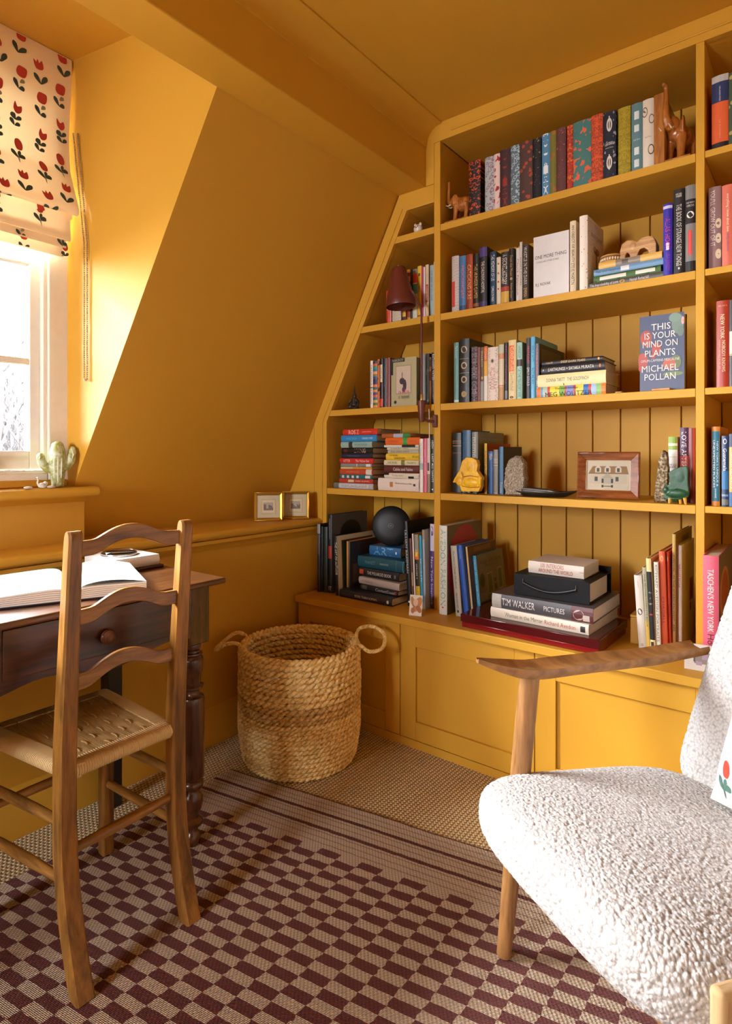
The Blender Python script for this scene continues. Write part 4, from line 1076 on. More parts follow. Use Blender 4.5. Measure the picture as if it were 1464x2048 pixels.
('S', -0.8431, 0.015, 1.2155, 0.0279, 0.2033, 0.16, 0, 0, 'dcc48c', 0, 'book', 'C', None, 'tall cream book with orange panel lettered CLOUD ATLAS', [('r', 0.1, 0.75, 0.47, 0.91, 'd96a26'), ('t', 'CLOUD ATLAS', 0.69, 0.38, 'f0d8b0', 0.42), ('t', 'David Mitchell', 0.3, 0.3, '8a7a50', 0.4), ('e', 0.45, 0.04, 0.25, 0.02, '4a4030')]),
('S', -0.8171, 0.015, 1.2155, 0.0193, 0.1919, 0.14, 0, 0, '9cc4b4', 0, 'book', 'C', '2b2624', "mint green book lettered THE TIME TRAVELER'S WIFE, standing upright", [('b', 0.58, 0.7, '3a3430'), ('t', "THE TIME TRAVELER'S WIFE", 0.3, 0.52, '3d5a52'), ('t', 'NIFFENEGGER', 0.83, 0.22, '5a7a70')]),
('S', -0.7853, 0.015, 1.2155, 0.0155, 0.2033, 0.14, 0, 0, '2b2b31', 0, 'book', 'C', None, 'charcoal book lettered FRIENDSHIP in red on the third shelf', [('t', 'FRIENDSHIP', 0.72, 0.28, 'c24a44'), ('t', 'EMILY GOULD', 0.36, 0.3, 'c9c8c8')]),
('S', -0.7696, 0.015, 1.2155, 0.0148, 0.2057, 0.21, 0, 0, '5aa6c8', 0, 'book', 'C', '8a2a1c', 'bright sky blue slim book lettered FUTURE SEX', [('t', 'EMILY WITT', 0.72, 0.26, '2a5a78'), ('t', 'FUTURE SEX', 0.36, 0.26, '2a5a78')]),
('S', -0.7543, 0.015, 1.2155, 0.0135, 0.1808, 0.235, 0, 0, '4d6372', 0, 'book', 'C', None, 'blue-grey slim book lettered in orange with black cover beside a stack', [('t', 'THE THING BETWEEN US', 0.66, 0.6, 'd8683c'), ('t', 'JULY WEST', 0.2, 0.24, 'd8d4cc'), ('cr', 0.0, 1, 0, 1, '16130f'), ('cr', 0.08, 0.85, 0.08, 0.92, '4d443c')]),
('L', -0.6442, 0.012, 1.2155, 0.0343, 0.2194, 0.14, 0.0, 0, 'c8c04a', 0, 'book', 'C', None, 'rainbow striped book lettered The Interestings at the bottom of the third-shelf stack', [('b', 0.94, 1, 'd8762a'), ('b', 0.91, 0.94, '5a9ac0'), ('b', 0.84, 0.91, 'a8b8a8'), ('b', 0.8, 0.84, 'c8503c'), ('b', 0.66, 0.8, 'dccb3a'), ('b', 0.58, 0.66, '7aa83a'), ('b', 0.56, 0.58, 'c84a3a'), ('b', 0.45, 0.56, '7a80b8'), ('b', 0.42, 0.45, 'b84a3a'), ('b', 0.31, 0.42, 'dcc84a'), ('b', 0.24, 0.31, '2a6ab0'), ('b', 0.2, 0.24, 'cc4a30'), ('b', 0.13, 0.2, '9ab4d4'), ('b', 0.06, 0.13, '8ab46a'), ('b', 0.0, 0.06, 'd87a30'), ('t', 'MEG WOLITZER', 0.53, 0.68, '20251c', 0.42, -0.25), ('t', 'The Interestings', 0.56, 0.34, '28301c', 0.24, 0.25)]),
('L', -0.6435, 0.012, 1.2502, 0.0403, 0.218, 0.15, 0.0, 0, 'ddcf96', 0, 'book', 'C', None, 'thick pale cream book lettered The Goldfinch in the third-shelf stack', [('t', 'DONNA TARTT   THE GOLDFINCH', 0.55, 0.62, '5a5238', 0.3), ('e', 0.12, 0.6, 0.1, 0.006, '3a3020')]),
('L', -0.6395, 0.014, 1.2909, 0.0288, 0.2025, 0.13, 0.0, 0, '1c1817', 0, 'book', 'C', 'c8b898', 'black book lettered EARTHLINGS with an orange page edge', [('t', 'EARTHLINGS + SAYAKA MURATA', 0.52, 0.72, 'dcd6cc', 0.36), ('e', 0.5, 0.07, 0.2, 0.012, 'd8743a'), ('e', 0.5, 0.96, 0.1, 0.008, 'dcd6cc')]),
('L', -0.6414, 0.014, 1.3201, 0.0147, 0.1931, 0.14, 0.0, 0, '211c1a', 0, 'book', 'C', None, 'black book lettered DEEP DARK FEARS topping the third-shelf stack', [('t', 'DEEP DARK FEARS', 0.47, 0.4, 'd8b070', 0.5), ('t', 'KRAUSE', 0.87, 0.12, 'd8b070', 0.35), ('e', 0.5, 0.06, 0.3, 0.016, 'd0a050')]),
('S', -1.091, 0.075, 0.8865, 0.037, 0.2229, 0.14, 0, 0, '2b2927', 0, 'book', 'D', None, 'black cloth book with copper bands behind the yellow ceramic armchair', [('b', 0.855, 0.865, 'b8824a'), ('b', 0.825, 0.832, 'b8824a'), ('b', 0.775, 0.785, 'b8824a'), ('b', 0.655, 0.665, '8a5a48')]),
('S', -1.0506, 0.075, 0.8865, 0.0342, 0.2316, 0.16, 0, 0, '3b6180', 0, 'book', 'D', None, 'denim blue cloth book on the fourth shelf, second from left', [('b', 0.8, 0.802, '6a8aa4')]),
('S', -1.0164, 0.075, 0.8865, 0.0249, 0.2248, 0.22, 0, 0, '85897f', 0, 'book', 'D', None, 'large grey book lettered memoir facing partly outward', [('t', 'memoir', 0.7, 0.42, 'd8d8d0', 0.6), ('cr', 0.1, 0.9, 0.885, 0.89, 'b8bab0'), ('cr', 0.1, 0.9, 0.86, 0.863, 'b8bab0')]),
('S', -0.9694, 0.07, 0.8865, 0.011, 0.1817, 0.2, 0, 0, 'c9a628', 0, 'book', 'D', None, 'thin yellow book with red-orange cover on the fourth shelf', [('t', 'POCKET GUIDE', 0.6, 0.5, '8a3a1c'), ('cr', 0, 1, 0.9, 1, 'a83a1c'), ('cr', 0, 1, 0, 0.9, 'c8702a')]),
('S', -0.9499, 0.07, 0.8865, 0.0191, 0.1533, 0.13, 0, 0, '2f5a92', 0, 'book', 'D', None, 'small cobalt book with silver lettering between thin spines on fourth shelf', [('h', 'THE', 0.92, 0.7, 'c8d0d8'), ('h', 'ART', 0.87, 0.7, 'c8d0d8'), ('h', 'OF', 0.82, 0.5, 'c8d0d8')]),
('S', -0.9303, 0.07, 0.8865, 0.0178, 0.1591, 0.13, 0, 0, '8d8b83', 0, 'book', 'D', None, 'small grey cloth book with pale bands on the fourth shelf', [('b', 0.78, 0.79, 'd8d4c4'), ('b', 0.74, 0.75, 'd8d4c4'), ('b', 0.7, 0.71, 'd8d4c4'), ('b', 0.64, 0.65, 'd8d4c4'), ('b', 0.02, 0.03, 'd8d4c4')]),
('S', -0.9083, 0.07, 0.8865, 0.0161, 0.1695, 0.16, 0, 0, '4a7ba0', 0, 'book', 'D', None, 'steel blue book with dark navy cover beside the geode slice', [('t', 'Everette', 0.14, 0.22, 'd8c8b8', 0.5), ('cr', 0, 1, 0, 1, '20233c')]),
('S', -0.3621, 0.085, 0.8865, 0.0247, 0.1952, 0.14, 0, 0, 'dcd8cc', 0, 'book', 'D', None, 'white book with green brush strokes beside the speckled stone', [('b', 0.8, 1, '8aa844'), ('b', 0.86, 0.9, 'dcdcc0'), ('h', 'ROBERT MACFARLANE', 0.69, 0.85, '3a3a34'), ('h', 'THE OLD', 0.57, 0.85, '3a3a34'), ('h', 'WAYS', 0.535, 0.7, '3a3a34'), ('b', 0.0, 0.04, '7a9a3a')]),
('S', -0.331, 0.08, 0.8865, 0.0223, 0.2218, 0.14, 0, 0, 'b04a50', 0, 'book', 'D', None, 'pink and purple book lettered LOVE AFTER on the fourth shelf', [('b', 0.62, 1, '4a2a4a'), ('b', 0.3, 0.62, 'b85058'), ('b', 0, 0.3, '4a1a20'), ('t', 'LOVE AFTER', 0.7, 0.48, 'efe6e0', 0.55)]),
('S', -0.3107, 0.08, 0.8865, 0.0172, 0.2199, 0.16, 0, 0, '7a2018', 0, 'book', 'D', None, 'dark red book squeezed against the right upright of the fourth shelf', [('r', 0.7, 1, 0, 1, 'b8452a')]),
('S', -0.2422, 0.02, 0.8855, 0.0201, 0.2208, 0.17, 0, 0, 'c87a26', 0, 'book', 'rD', None, 'orange-edged book with teal panel on the fourth shelf, right bay', [('r', 0.06, 0.94, 0.06, 0.94, '1f6f86'), ('t', "NEW YORK'S UNIQUE &", 0.53, 0.62, 'e0e4e0', 0.26, 0.2), ('t', 'UNEXPECTED PLACES', 0.53, 0.6, 'e0e4e0', 0.26, -0.2), ('t', 'UNIVERSE', 0.16, 0.12, 'e0e4e0', 0.16)]),
('S', -0.2199, 0.02, 0.8855, 0.0162, 0.1949, 0.13, 0, 0, '1a3458', 0, 'book', 'rD', None, 'navy travel guide lettered Guatemala in the right bay', [('t', 'Guatemala', 0.66, 0.32, 'd8dce0', 0.5), ('b', 0.24, 0.5, '2a6a9a'), ('e', 0.5, 0.92, 0.28, 0.04, 'c8ccd0'), ('e', 0.5, 0.92, 0.18, 0.026, '1a3458'), ('b', 0.02, 0.1, '6a6a60'), ('b', 0.14, 0.17, '7a8aa0')]),
('S', -0.2019, 0.02, 0.8855, 0.0166, 0.1996, 0.13, 0, 0, 'e0962c', 0, 'book', 'rD', None, 'orange travel guide with navy head at the right frame edge', [('b', 0.82, 1, '1a3050'), ('b', 0, 0.2, '2a5a8a'), ('t', 'GREEK ISLANDS', 0.5, 0.5, 'f0e0c0', 0.5)]),
('S', -0.2257, 0.02, 1.2145, 0.0306, 0.2407, 0.16, 0, 0, 'a03018', 0, 'book', 'rC', None, 'brick red book lettered NEW YORK NOBODY KNOWS in the right bay', [('t', 'NEW YORK', 0.7, 0.28, 'e8d8a8', 0.32, 0.0), ('t', 'NOBODY KNOWS', 0.36, 0.36, 'e8d8a8', 0.26, 0.1), ('t', 'WALKING 6000 MILES IN THE CITY', 0.38, 0.34, 'c8a878', 0.14, -0.22), ('h', 'WILLIAM B', 0.94, 0.7, 'd8a060')]),
('S', -0.2032, 0.02, 1.2145, 0.0129, 0.2382, 0.16, 0, 0, '22201e', 0, 'book', 'rC', None, 'black and cream book at the right frame edge of the third shelf', [('b', 0.38, 0.64, 'd8ccb0'), ('b', 0.36, 0.375, 'c8a060')]),
('S', -0.2319, 0.02, 1.8745, 0.0401, 0.2074, 0.16, 0, 0, 'd8602f', 0, 'book', 'rA', None, 'orange and navy book with silver top in the top right bay', [('b', 0.91, 1, 'b8b4ac'), ('b', 0.64, 0.91, '23335c'), ('b', 0, 0.1, '1d1a1a'), ('t', 'ORLANDO FIGES', 0.75, 0.2, 'c8ccd8', 0.1, 0.0), ('t', 'LE ROMAN', 0.28, 0.24, 'e8a080', 0.1, 0)]),
('S', -0.1965, 0.015, 1.8745, 0.0283, 0.202, 0.16, 0, 0, '3a4a34', 0, 'book', 'rA', None, 'book with jungle green cover at the right frame edge, top bay', [('p', 'leafy', 'a89a50', 1)]),
('S', -0.2443, 0.02, 1.5455, 0.0301, 0.23, 0.15, 0, 0, '8a6a68', 0, 'book', 'rB', None, "mauve book lettered YOU'LL GROW OUT OF IT in the right bay", [('t', "YOU'LL GROW OUT OF IT", 0.62, 0.68, 'e0d4c8', 0.4, -0.15), ('e', 0.8, 0.55, 0.25, 0.06, 'd8c4a8'), ('e', 0.8, 0.37, 0.25, 0.06, 'd8c4a8'), ('e', 0.8, 0.18, 0.25, 0.06, 'd8c4a8')]),
('S', -0.2132, 0.02, 1.5455, 0.0285, 0.2272, 0.15, 0, 0, 'cf6a52', 0, 'book', 'rB', None, 'coral book lettered everything I know about love in the right bay', [('t', 'everything I know about love', 0.66, 0.46, 'f0d8b8', 0.32, 0), ('t', 'dolly alderton', 0.3, 0.22, '7a4a7a', 0.28, 0)]),
('S', -0.1829, 0.02, 1.5455, 0.0293, 0.2066, 0.15, 0, 0, 'd8cbb4', 0, 'book', 'rB', None, 'cream book just past the coral one in the right bay', []),
('S', -1.3643, 0.015, 1.5465, 0.0147, 0.1299, 0.12, 0, -0.03, 'c23a22', 0, 'book', 'sB', None, 'small bright red book left of the reading lamp shade', [('t', 'TRAVELS', 0.6, 0.4, 'e8b090')]),
('S', -1.3528, 0.015, 1.5465, 0.007, 0.1638, 0.12, 0, 0, 'd88a80', 0, 'book', 'sB', None, 'thin pink book behind the left rim of the lamp shade', []),
('S', -1.3248, 0.015, 1.5465, 0.0421, 0.1433, 0.12, 0, 0, 'd6ccb8', 0, 'book', 'sB', None, 'cream and grey book seen below the lamp shade', [('p', 'lines', '8a7f70', 1)]),
('S', -1.2889, 0.015, 1.5465, 0.0155, 0.1564, 0.12, 0, 0, 'd8a83a', 0, 'book', 'sB', None, 'yellow ochre book seen under the lamp shade', [('b', 0.02, 0.1, '3a2a1a')]),
('S', -1.2672, 0.015, 1.5465, 0.0159, 0.1945, 0.12, 0, 0, 'd8902a', 0, 'book', 'sB', None, 'orange and yellow patterned book right behind the lamp shade', [('b', 0.86, 0.94, '8a2a1a'), ('b', 0.7, 0.76, 'c8402a'), ('b', 0.05, 0.2, '8a3a1c')]),
('S', -1.2546, 0.015, 1.5465, 0.0079, 0.1926, 0.12, 0, 0, '1a1612', 0, 'book', 'sB', None, 'narrow black book behind the lamp shade', []),
('S', -1.2392, 0.015, 1.5465, 0.0216, 0.1907, 0.12, 0, 0, 'c8c0a0', 0, 'book', 'sB', None, 'book with red and teal blocks just right of the lamp shade', [('b', 0.72, 0.9, 'c8352a'), ('b', 0.5, 0.7, '3a8a90'), ('b', 0.9, 1, '8a8578'), ('b', 0.0, 0.25, 'c8c4b0')]),
('S', -1.218, 0.015, 1.5465, 0.0181, 0.1986, 0.12, 0, 0, 'd8b02a', 0, 'book', 'sB', None, 'yellow book lettered LITTLE MEN beside the lamp arm', [('t', 'LITTLE MEN', 0.66, 0.3, '8a6a1a', 0.4), ('e', 0.5, 0.83, 0.25, 0.03, '3a2a10'), ('b', 0.03, 0.06, 'a03a1c')]),
('S', -1.2042, 0.015, 1.5465, 0.0083, 0.1937, 0.12, 0, 0, 'b02a5c', 0, 'book', 'sB', None, 'narrow magenta book beside the yellow one near the lamp', []),
('S', -1.1957, 0.015, 1.5465, 0.0067, 0.1904, 0.12, 0, 0, 'd8d4cc', 0, 'book', 'sB', None, 'narrow white book right of the magenta one', [('t', 'NOTES', 0.35, 0.4, '3a3a3a', 0.5)]),
('S', -1.1842, 0.015, 1.5465, 0.0143, 0.1968, 0.12, 0, 0, 'cdb290', 0, 'book', 'sB', None, 'beige book with red label strip behind the lamp arm', [('r', 0.2, 0.9, 0.28, 0.62, 'a03028'), ('t', 'SUMMER BOOK', 0.45, 0.28, 'e8d0b8', 0.3, 0.05)]),
('S', -1.1629, 0.015, 1.5465, 0.0169, 0.191, 0.12, 0, 0, '9ab0ae', 0, 'book', 'sB', None, 'pale grey-teal book near the right upright of the lamp shelf', [('t', 'THE BEST OF ALL TIME', 0.6, 0.6, '3a5a5c', 0.3)]),
('S', -1.1517, 0.015, 1.5465, 0.0044, 0.201, 0.12, 0, 0, 'd8c4b8', 0, 'book', 'sB', None, 'very thin pale book against the upright on the lamp shelf', []),
('S', -1.4475, 0.015, 1.2155, 0.0132, 0.1918, 0.12, 0, 0, 'd8d0c4', 0, 'book', 'sC', None, 'white slim book with tiny black print left of the rainbow spine', [('t', 'CATALOGUE OF BOOKS', 0.5, 0.9, '3a302a', 0.4), ('b', 0.42, 0.44, '2a2420')]),
('S', -1.4291, 0.015, 1.2155, 0.0221, 0.1883, 0.12, 0, 0, 'c8702a', 0, 'book', 'sC', None, 'book with many coloured horizontal stripes in the slanted left bay', [('b', 0.0, 0.05555555555555555, 'd88a2a'), ('b', 0.05555555555555555, 0.1111111111111111, '3a6a3a'), ('b', 0.1111111111111111, 0.16666666666666666, 'c9a23a'), ('b', 0.16666666666666666, 0.2222222222222222, '2a5a8a'), ('b', 0.2222222222222222, 0.2777777777777778, 'c85a2a'), ('b', 0.2777777777777778, 0.3333333333333333, '3a3a7a'), ('b', 0.3333333333333333, 0.3888888888888889, 'd88030'), ('b', 0.3888888888888889, 0.4444444444444444, '1a5a5a'), ('b', 0.4444444444444444, 0.5, 'd8702a'), ('b', 0.5, 0.5555555555555556, '1a2a5a'), ('b', 0.5555555555555556, 0.6111111111111112, '3a1a3a'), ('b', 0.6111111111111112, 0.6666666666666666, '1a4a8a'), ('b', 0.6666666666666666, 0.7222222222222222, '8a6a3a'), ('b', 0.7222222222222222, 0.7777777777777778, 'd8a050'), ('b', 0.7777777777777778, 0.8333333333333334, '2a6aa0'), ('b', 0.8333333333333334, 0.8888888888888888, '2a8a5a'), ('b', 0.8888888888888888, 0.9444444444444444, 'c8502a'), ('b', 0.9444444444444444, 1.0, '1a2a4a')]),
('S', -1.4118, 0.015, 1.2155, 0.0106, 0.1943, 0.12, 0, 0, 'c86a26', 0, 'book', 'sC', None, 'slim orange and black spotted book beside the striped spine', [('p', 'blot', '1a1210', 1)]),
('S', -1.3977, 0.015, 1.2155, 0.0149, 0.1951, 0.13, 0, 0, '2a1214', 0, 'book', 'sC', None, 'black-red book with long cream title label', [('r', 0.15, 0.85, 0.52, 0.88, 'd8c8a4'), ('b', 0.02, 0.18, 'c8401f'), ('t', 'SMILLA', 0.7, 0.3, '3a2a20', 0.35)]),
('S', -1.3816, 0.015, 1.2155, 0.0151, 0.1951, 0.14, 0, 0, '1d1a22', 0, 'book', 'sC', None, 'black slim book left of the red and white spine', [('t', 'GABRIEL GARCIA', 0.62, 0.4, '5a5a70', 0.3)]),
('S', -1.3642, 0.015, 1.2155, 0.017, 0.195, 0.15, 0, 0, '7a2a22', 0, 'book', 'sC', None, 'dark red book with white edges beside the olive face-out cover', [('r', 0.0, 0.2, 0, 1, 'd8b8b0')]),
('S', -1.2296, 0.053, 1.2155, 0.0265, 0.2008, 0.17, 0, 0, '77736a', 0, 'book', 'sC', None, 'grey slipcased volume right of the olive face-out cover', []),
('S', -1.1817, 0.015, 1.2155, 0.0163, 0.1925, 0.15, 0, 0, '2a2a22', 0, 'book', 'sC', None, 'dark book behind the lamp rod in the slanted bay', [('p', 'leafy', '4a4a38', 1)]),
('S', -1.1692, 0.015, 1.2155, 0.0069, 0.1779, 0.14, 0, 0, 'b08a50', 0, 'book', 'sC', None, 'narrow tan patchwork book right of the lamp rod', [('b', 0.5, 0.7, '6a2a20'), ('b', 0.8, 0.95, '4a5a3a')]),
('S', -1.1566, 0.015, 1.2155, 0.0161, 0.1934, 0.14, 0, 0, '26222a', 0, 'book', 'sC', None, 'black book lettered in white against the upright, slanted bay', [('t', 'RICHARD YATES', 0.72, 0.5, 'd8d4cc', 0.5), ('t', 'ELEVEN KINDS OF LONELY', 0.3, 0.4, 'a89a90', 0.25)]),
('L', -1.548, 0.02, 0.8855, 0.0227, 0.2119, 0.15, 0.0, 0, 'a9a9ac', 0, 'book', 'sD', 'cdbb9c', 'silver-grey paperback at the bottom of the left paperback stack', [('b', 0.87, 1, '6a6a66'), ('r', 0.15, 0.85, 0.12, 0.85, 'c8c8c8'), ('t', 'THE SIX MILLION DOLLAR BONES', 0.48, 0.66, '33333a', 0.4)]),
('L', -1.5351, 0.022, 0.909, 0.0177, 0.1805, 0.15, 0.0, 0, 'b03524', 0, 'book', 'sD', 'cdbb9c', 'tomato red paperback second from bottom of the left stack', [('t', 'ISABEL ALLENDE', 0.3, 0.4, 'e8c8a8', 0.3), ('r', 0.2, 0.8, 0.55, 0.72, 'c8b890')]),
('L', -1.5371, 0.024, 0.9274, 0.0163, 0.1707, 0.15, 0.0, 0, '1f6a72', 0, 'book', 'sD', 'cdbb9c', 'teal paperback with pale skulls in the left stack', [('r', 0.15, 0.8, 0.86, 0.93, 'd8c8b8'), ('r', 0.15, 0.8, 0.7, 0.77, 'd8c8b8'), ('r', 0.15, 0.8, 0.55, 0.62, 'd8c8b8'), ('r', 0.15, 0.8, 0.4, 0.47, 'd8c8b8'), ('r', 0.15, 0.85, 0.05, 0.2, 'd8d0c4')]),
('L', -1.5343, 0.022, 0.9445, 0.0225, 0.1747, 0.15, 0.0, 0, 'b5482a', 0, 'book', 'sD', 'cdbb9c', 'burnt orange paperback with white end label in the left stack', [('b', 0.03, 0.2, 'd0c8bc'), ('t', 'THE GREAT HOUSE', 0.6, 0.4, 'd88a50', 0.3)]),
('L', -1.5344, 0.024, 0.9678, 0.0079, 0.1652, 0.15, 0.0, 0, 'd88a2e', 0, 'book', 'sD', 'cdbb9c', 'thin half cream half orange paperback in the left stack', [('b', 0.6, 1, 'd0b880')]),
('L', -1.5348, 0.024, 0.9765, 0.0135, 0.1661, 0.15, 0.0, 0, '85857f', 0, 'book', 'sD', 'cdbb9c', 'thin grey paperback with white end box in the left stack', [('r', 0.1, 0.9, 0.04, 0.18, 'd8d8d4'), ('b', 0.46, 0.48, 'd8d8d4')]),
('L', -1.5322, 0.022, 0.9908, 0.0211, 0.1789, 0.15, 0.0, 0, 'c22c22', 0, 'book', 'sD', 'cdbb9c', 'bright red paperback lettered BITTER in the left stack', [('t', 'BITTER', 0.78, 0.2, 'e8d8c8', 0.5), ('t', 'The Yellow Sun', 0.32, 0.4, 'e8d8c8', 0.5)]),
('L', -1.5317, 0.024, 1.0127, 0.0183, 0.1632, 0.15, 0.0, 0, '1c2236', 0, 'book', 'sD', 'cdbb9c', 'midnight blue paperback in the left stack', [('t', 'THE MUSEUM', 0.6, 0.4, '5a6484', 0.3)]),
('L', -1.5293, 0.022, 1.0318, 0.0238, 0.1647, 0.15, 0.0, 0, '17140f', 0, 'book', 'sD', 'cdbb9c', 'black paperback with pale scrawled title in the left stack', [('t', 'LIVING', 0.4, 0.36, 'c8b0a0', 0.7), ('r', 0.2, 0.8, 0.8, 0.92, '5a2020')]),
('L', -1.5332, 0.022, 1.0565, 0.0239, 0.1659, 0.15, 0.0, 0, '93b0a0', 0, 'book', 'sD', 'cdbb9c', 'mint paperback of the left stack with a dark square picture', [('b', 0.62, 0.74, '3a3430'), ('t', 'THE TIME TRAVELER', 0.35, 0.4, '4a6a60', 0.3)]),
('L', -1.5154, 0.016, 1.0811, 0.0265, 0.1876, 0.15, 0.0, 0, '2e84ba', 0, 'book', 'sD', 'cdbb9c', 'azure blue book second from the top of the left stack', [('t', 'WHERE THE SEA', 0.7, 0.3, '6ab0d8', 0.35), ('t', 'CROSSES OVER', 0.25, 0.3, 'd0e4f0', 0.3)]),
('L', -1.5056, 0.012, 1.1085, 0.0237, 0.1823, 0.17, 0.0, 0, 'c8301f', 0, 'book', 'sD', 'cdbb9c', 'red book with white title topping the left paperback stack', [('t', 'ROSIE', 0.68, 0.3, 'f0e0d0', 0.7), ('t', 'GRAEME SIMSION', 0.3, 0.25, 'e8b0a0', 0.22)]),
('L', -1.319, 0.018, 0.8855, 0.0489, 0.1951, 0.16, 0.0, 0, 'd8ccc0', 0, 'book', 'sD', 'cdbb9c', 'very thick white book at the bottom of the right stack', [('r', 0.3, 0.7, 0.62, 0.7, 'b0783a'), ('t', 'Infinite Jest', 0.47, 0.2, '5a5048', 0.2, 0.1), ('t', 'David Foster Wallace', 0.26, 0.2, '5a5048', 0.14, 0.1), ('r', 0.42, 0.6, 0.08, 0.13, '2a2020')]),
('L', -1.3049, 0.02, 0.9352, 0.0199, 0.1643, 0.15, 0.0, 0, 'd8cdb4', 0, 'book', 'sD', 'cdbb9c', 'cream book with black torn-paper corners in the right stack', [('t', 'The Big Oyster', 0.6, 0.34, '8a7a60', 0.45), ('r', 0, 0.4, 0.14, 0.3, '1a1612'), ('r', 0.6, 1, 0.86, 1, '1a1612')]),
('L', -1.3049, 0.02, 0.9559, 0.029, 0.1643, 0.15, 0.0, 0, '56241f', 0, 'book', 'sD', 'cdbb9c', 'maroon book lettered Cables and Fables in the right stack', [('t', 'Cables and Fables', 0.45, 0.56, 'e0d4c8', 0.42)]),
('L', -1.3053, 0.02, 0.9857, 0.0199, 0.1651, 0.15, 0.0, 0, 'cfc49c', 0, 'book', 'sD', 'cdbb9c', 'cream and olive paperback in the right stack', [('b', 0.4, 0.5, '7a7a3a'), ('t', 'SHE ROSE', 0.75, 0.26, '4a4a30', 0.4), ('t', 'MACBETH', 0.2, 0.24, '4a4a30', 0.3)]),
('L', -1.3022, 0.022, 1.0064, 0.0251, 0.1564, 0.15, 0.0, 0, 'dcb42a', 0, 'book', 'sD', 'cdbb9c', 'yellow paperback with black title in the right stack', [('t', 'THE WOMEN', 0.76, 0.25, '5a4a10', 0.3, 0.2), ('t', 'THE MURDER ROOM', 0.58, 0.34, '5a4a10', 0.3, -0.2), ('t', 'FIRE LAND', 0.1, 0.18, '5a4a10', 0.3)]),
('L', -1.2987, 0.024, 1.0322, 0.0133, 0.1469, 0.15, 0.0, 0, 'b4ab90', 0, 'book', 'sD', 'cdbb9c', 'stone coloured slim paperback in the right stack', [('t', 'KING, QUEEN, KNAVE', 0.6, 0.6, '4a4438', 0.5)]),
('L', -1.3007, 0.024, 1.0463, 0.0094, 0.1509, 0.15, 0.0, 0, 'c4bfa4', 0, 'book', 'sD', 'cdbb9c', 'slimmer pale olive paperback in the right stack', [('t', 'A SHORT TALE', 0.6, 0.6, '4a4438', 0.5)]),
('L', -1.3062, 0.022, 1.0565, 0.0088, 0.1645, 0.15, 0.0, 0, 'd0ccc4', 0, 'book', 'sD', 'cdbb9c', 'thin white paperback under the orange book, right stack', [('b', 0.1, 0.48, '26221f')]),
('L', -1.2974, 0.016, 1.066, 0.0276, 0.162, 0.17, 0.0, 0, 'd8641f', 0, 'book', 'sD', 'cdbb9c', 'thick orange book with vivid green bookmark band', [('b', 0.36, 0.48, '3a9a4a'), ('t', 'CONFEDERACY', 0.75, 0.35, 'a03a1a', 0.25), ('t', 'DUNCES', 0.18, 0.2, 'a03a1a', 0.25)]),
('L', -1.3294, 0.018, 1.0944, 0.0153, 0.1366, 0.17, 0.0, 0, 'a05a2a', 0, 'book', 'sD', 'cdbb9c', 'brown, white and green paperback on top of the right stack', [('b', 0.25, 0.58, 'aab0b8'), ('b', 0.02, 0.25, '2f7a3a')]),
('S', -1.2041, 0.006, 0.8855, 0.0146, 0.2026, 0.15, 0, 0, 'dcd6cc', 0, 'book', 'sD', None, 'white slim book standing right of the two paperback stacks', [('t', 'The Travelling Women', 0.72, 0.4, '5a6a60', 0.35), ('b', 0.42, 0.54, '9ab0a4')]),
('S', -1.1877, 0.006, 0.8855, 0.016, 0.2033, 0.15, 0, 0, 'c85a70', 0, 'book', 'sD', None, 'rose pink slim book standing beside the paperback stacks', [('t', 'a novel of remembering', 0.55, 0.6, 'f0c8cc', 0.3)]),
('S', -1.1718, 0.006, 0.8855, 0.0137, 0.2036, 0.15, 0, 0, 'cdb8ae', 0, 'book', 'sD', None, 'slim book with pale pink top and mottled foot beside the pink one', [('b', 0, 0.34, '8a7560'), ('r', 0.2, 0.8, 0.4, 0.55, '4a3a34')]),
('S', -1.1536, 0.006, 0.8855, 0.0185, 0.2097, 0.2, 0, 0, '1f3028', 0, 'book', 'sD', None, 'very dark green book lettered in white against the upright, lower slanted bay', [('t', 'HIGH', 0.86, 0.14, 'd8dcd4', 0.5), ('t', 'LAST ALL SAINTS', 0.44, 0.5, 'd8dcd4', 0.45), ('e', 0.5, 0.06, 0.2, 0.014, 'd8dcd4')]),
('S', -1.6668, -0.0623, 0.456, 0.0165, 0.2819, 0.25, 0, 0, '2a2320', 0, 'book', 'W', None, 'worn black and grey book at the far left end of the worktop', [('b', 0.86, 1, '8a8480'), ('b', 0.55, 0.84, '4a3a34')]),
('S', -1.6545, -0.0562, 0.456, 0.0102, 0.272, 0.25, 0, 0, '171716', 0, 'book', 'W', None, 'thin black book near the left end of the worktop', []),
('S', -1.6374, -0.0549, 0.456, 0.023, 0.2711, 0.25, 0, 0, '20291f', 0, 'book', 'W', None, 'dark green book between two black ones at the worktop left end', []),
('S', -1.6141, -0.0502, 0.456, 0.023, 0.3233, 0.235, 0, 0, '17171a', 0, 'book', 'W', None, 'tall black book with grey cover showing a black bowler shape', [('t', 'MODERN PHOTOGRAPHS', 0.82, 0.26, 'a8a8a8', 0.22), ('r', 0.1, 0.9, 0.44, 0.6, 'a83020'), ('h', 'ET', 0.06, 0.7, 'c8c8c8'), ('cr', 0, 1, 0, 1, '4f4a4a'), ('ce', 0.52, 0.74, 0.3, 0.17, '0d0d10'), ('cr', 0.1, 0.86, 0.58, 0.74, '0d0d10')]),
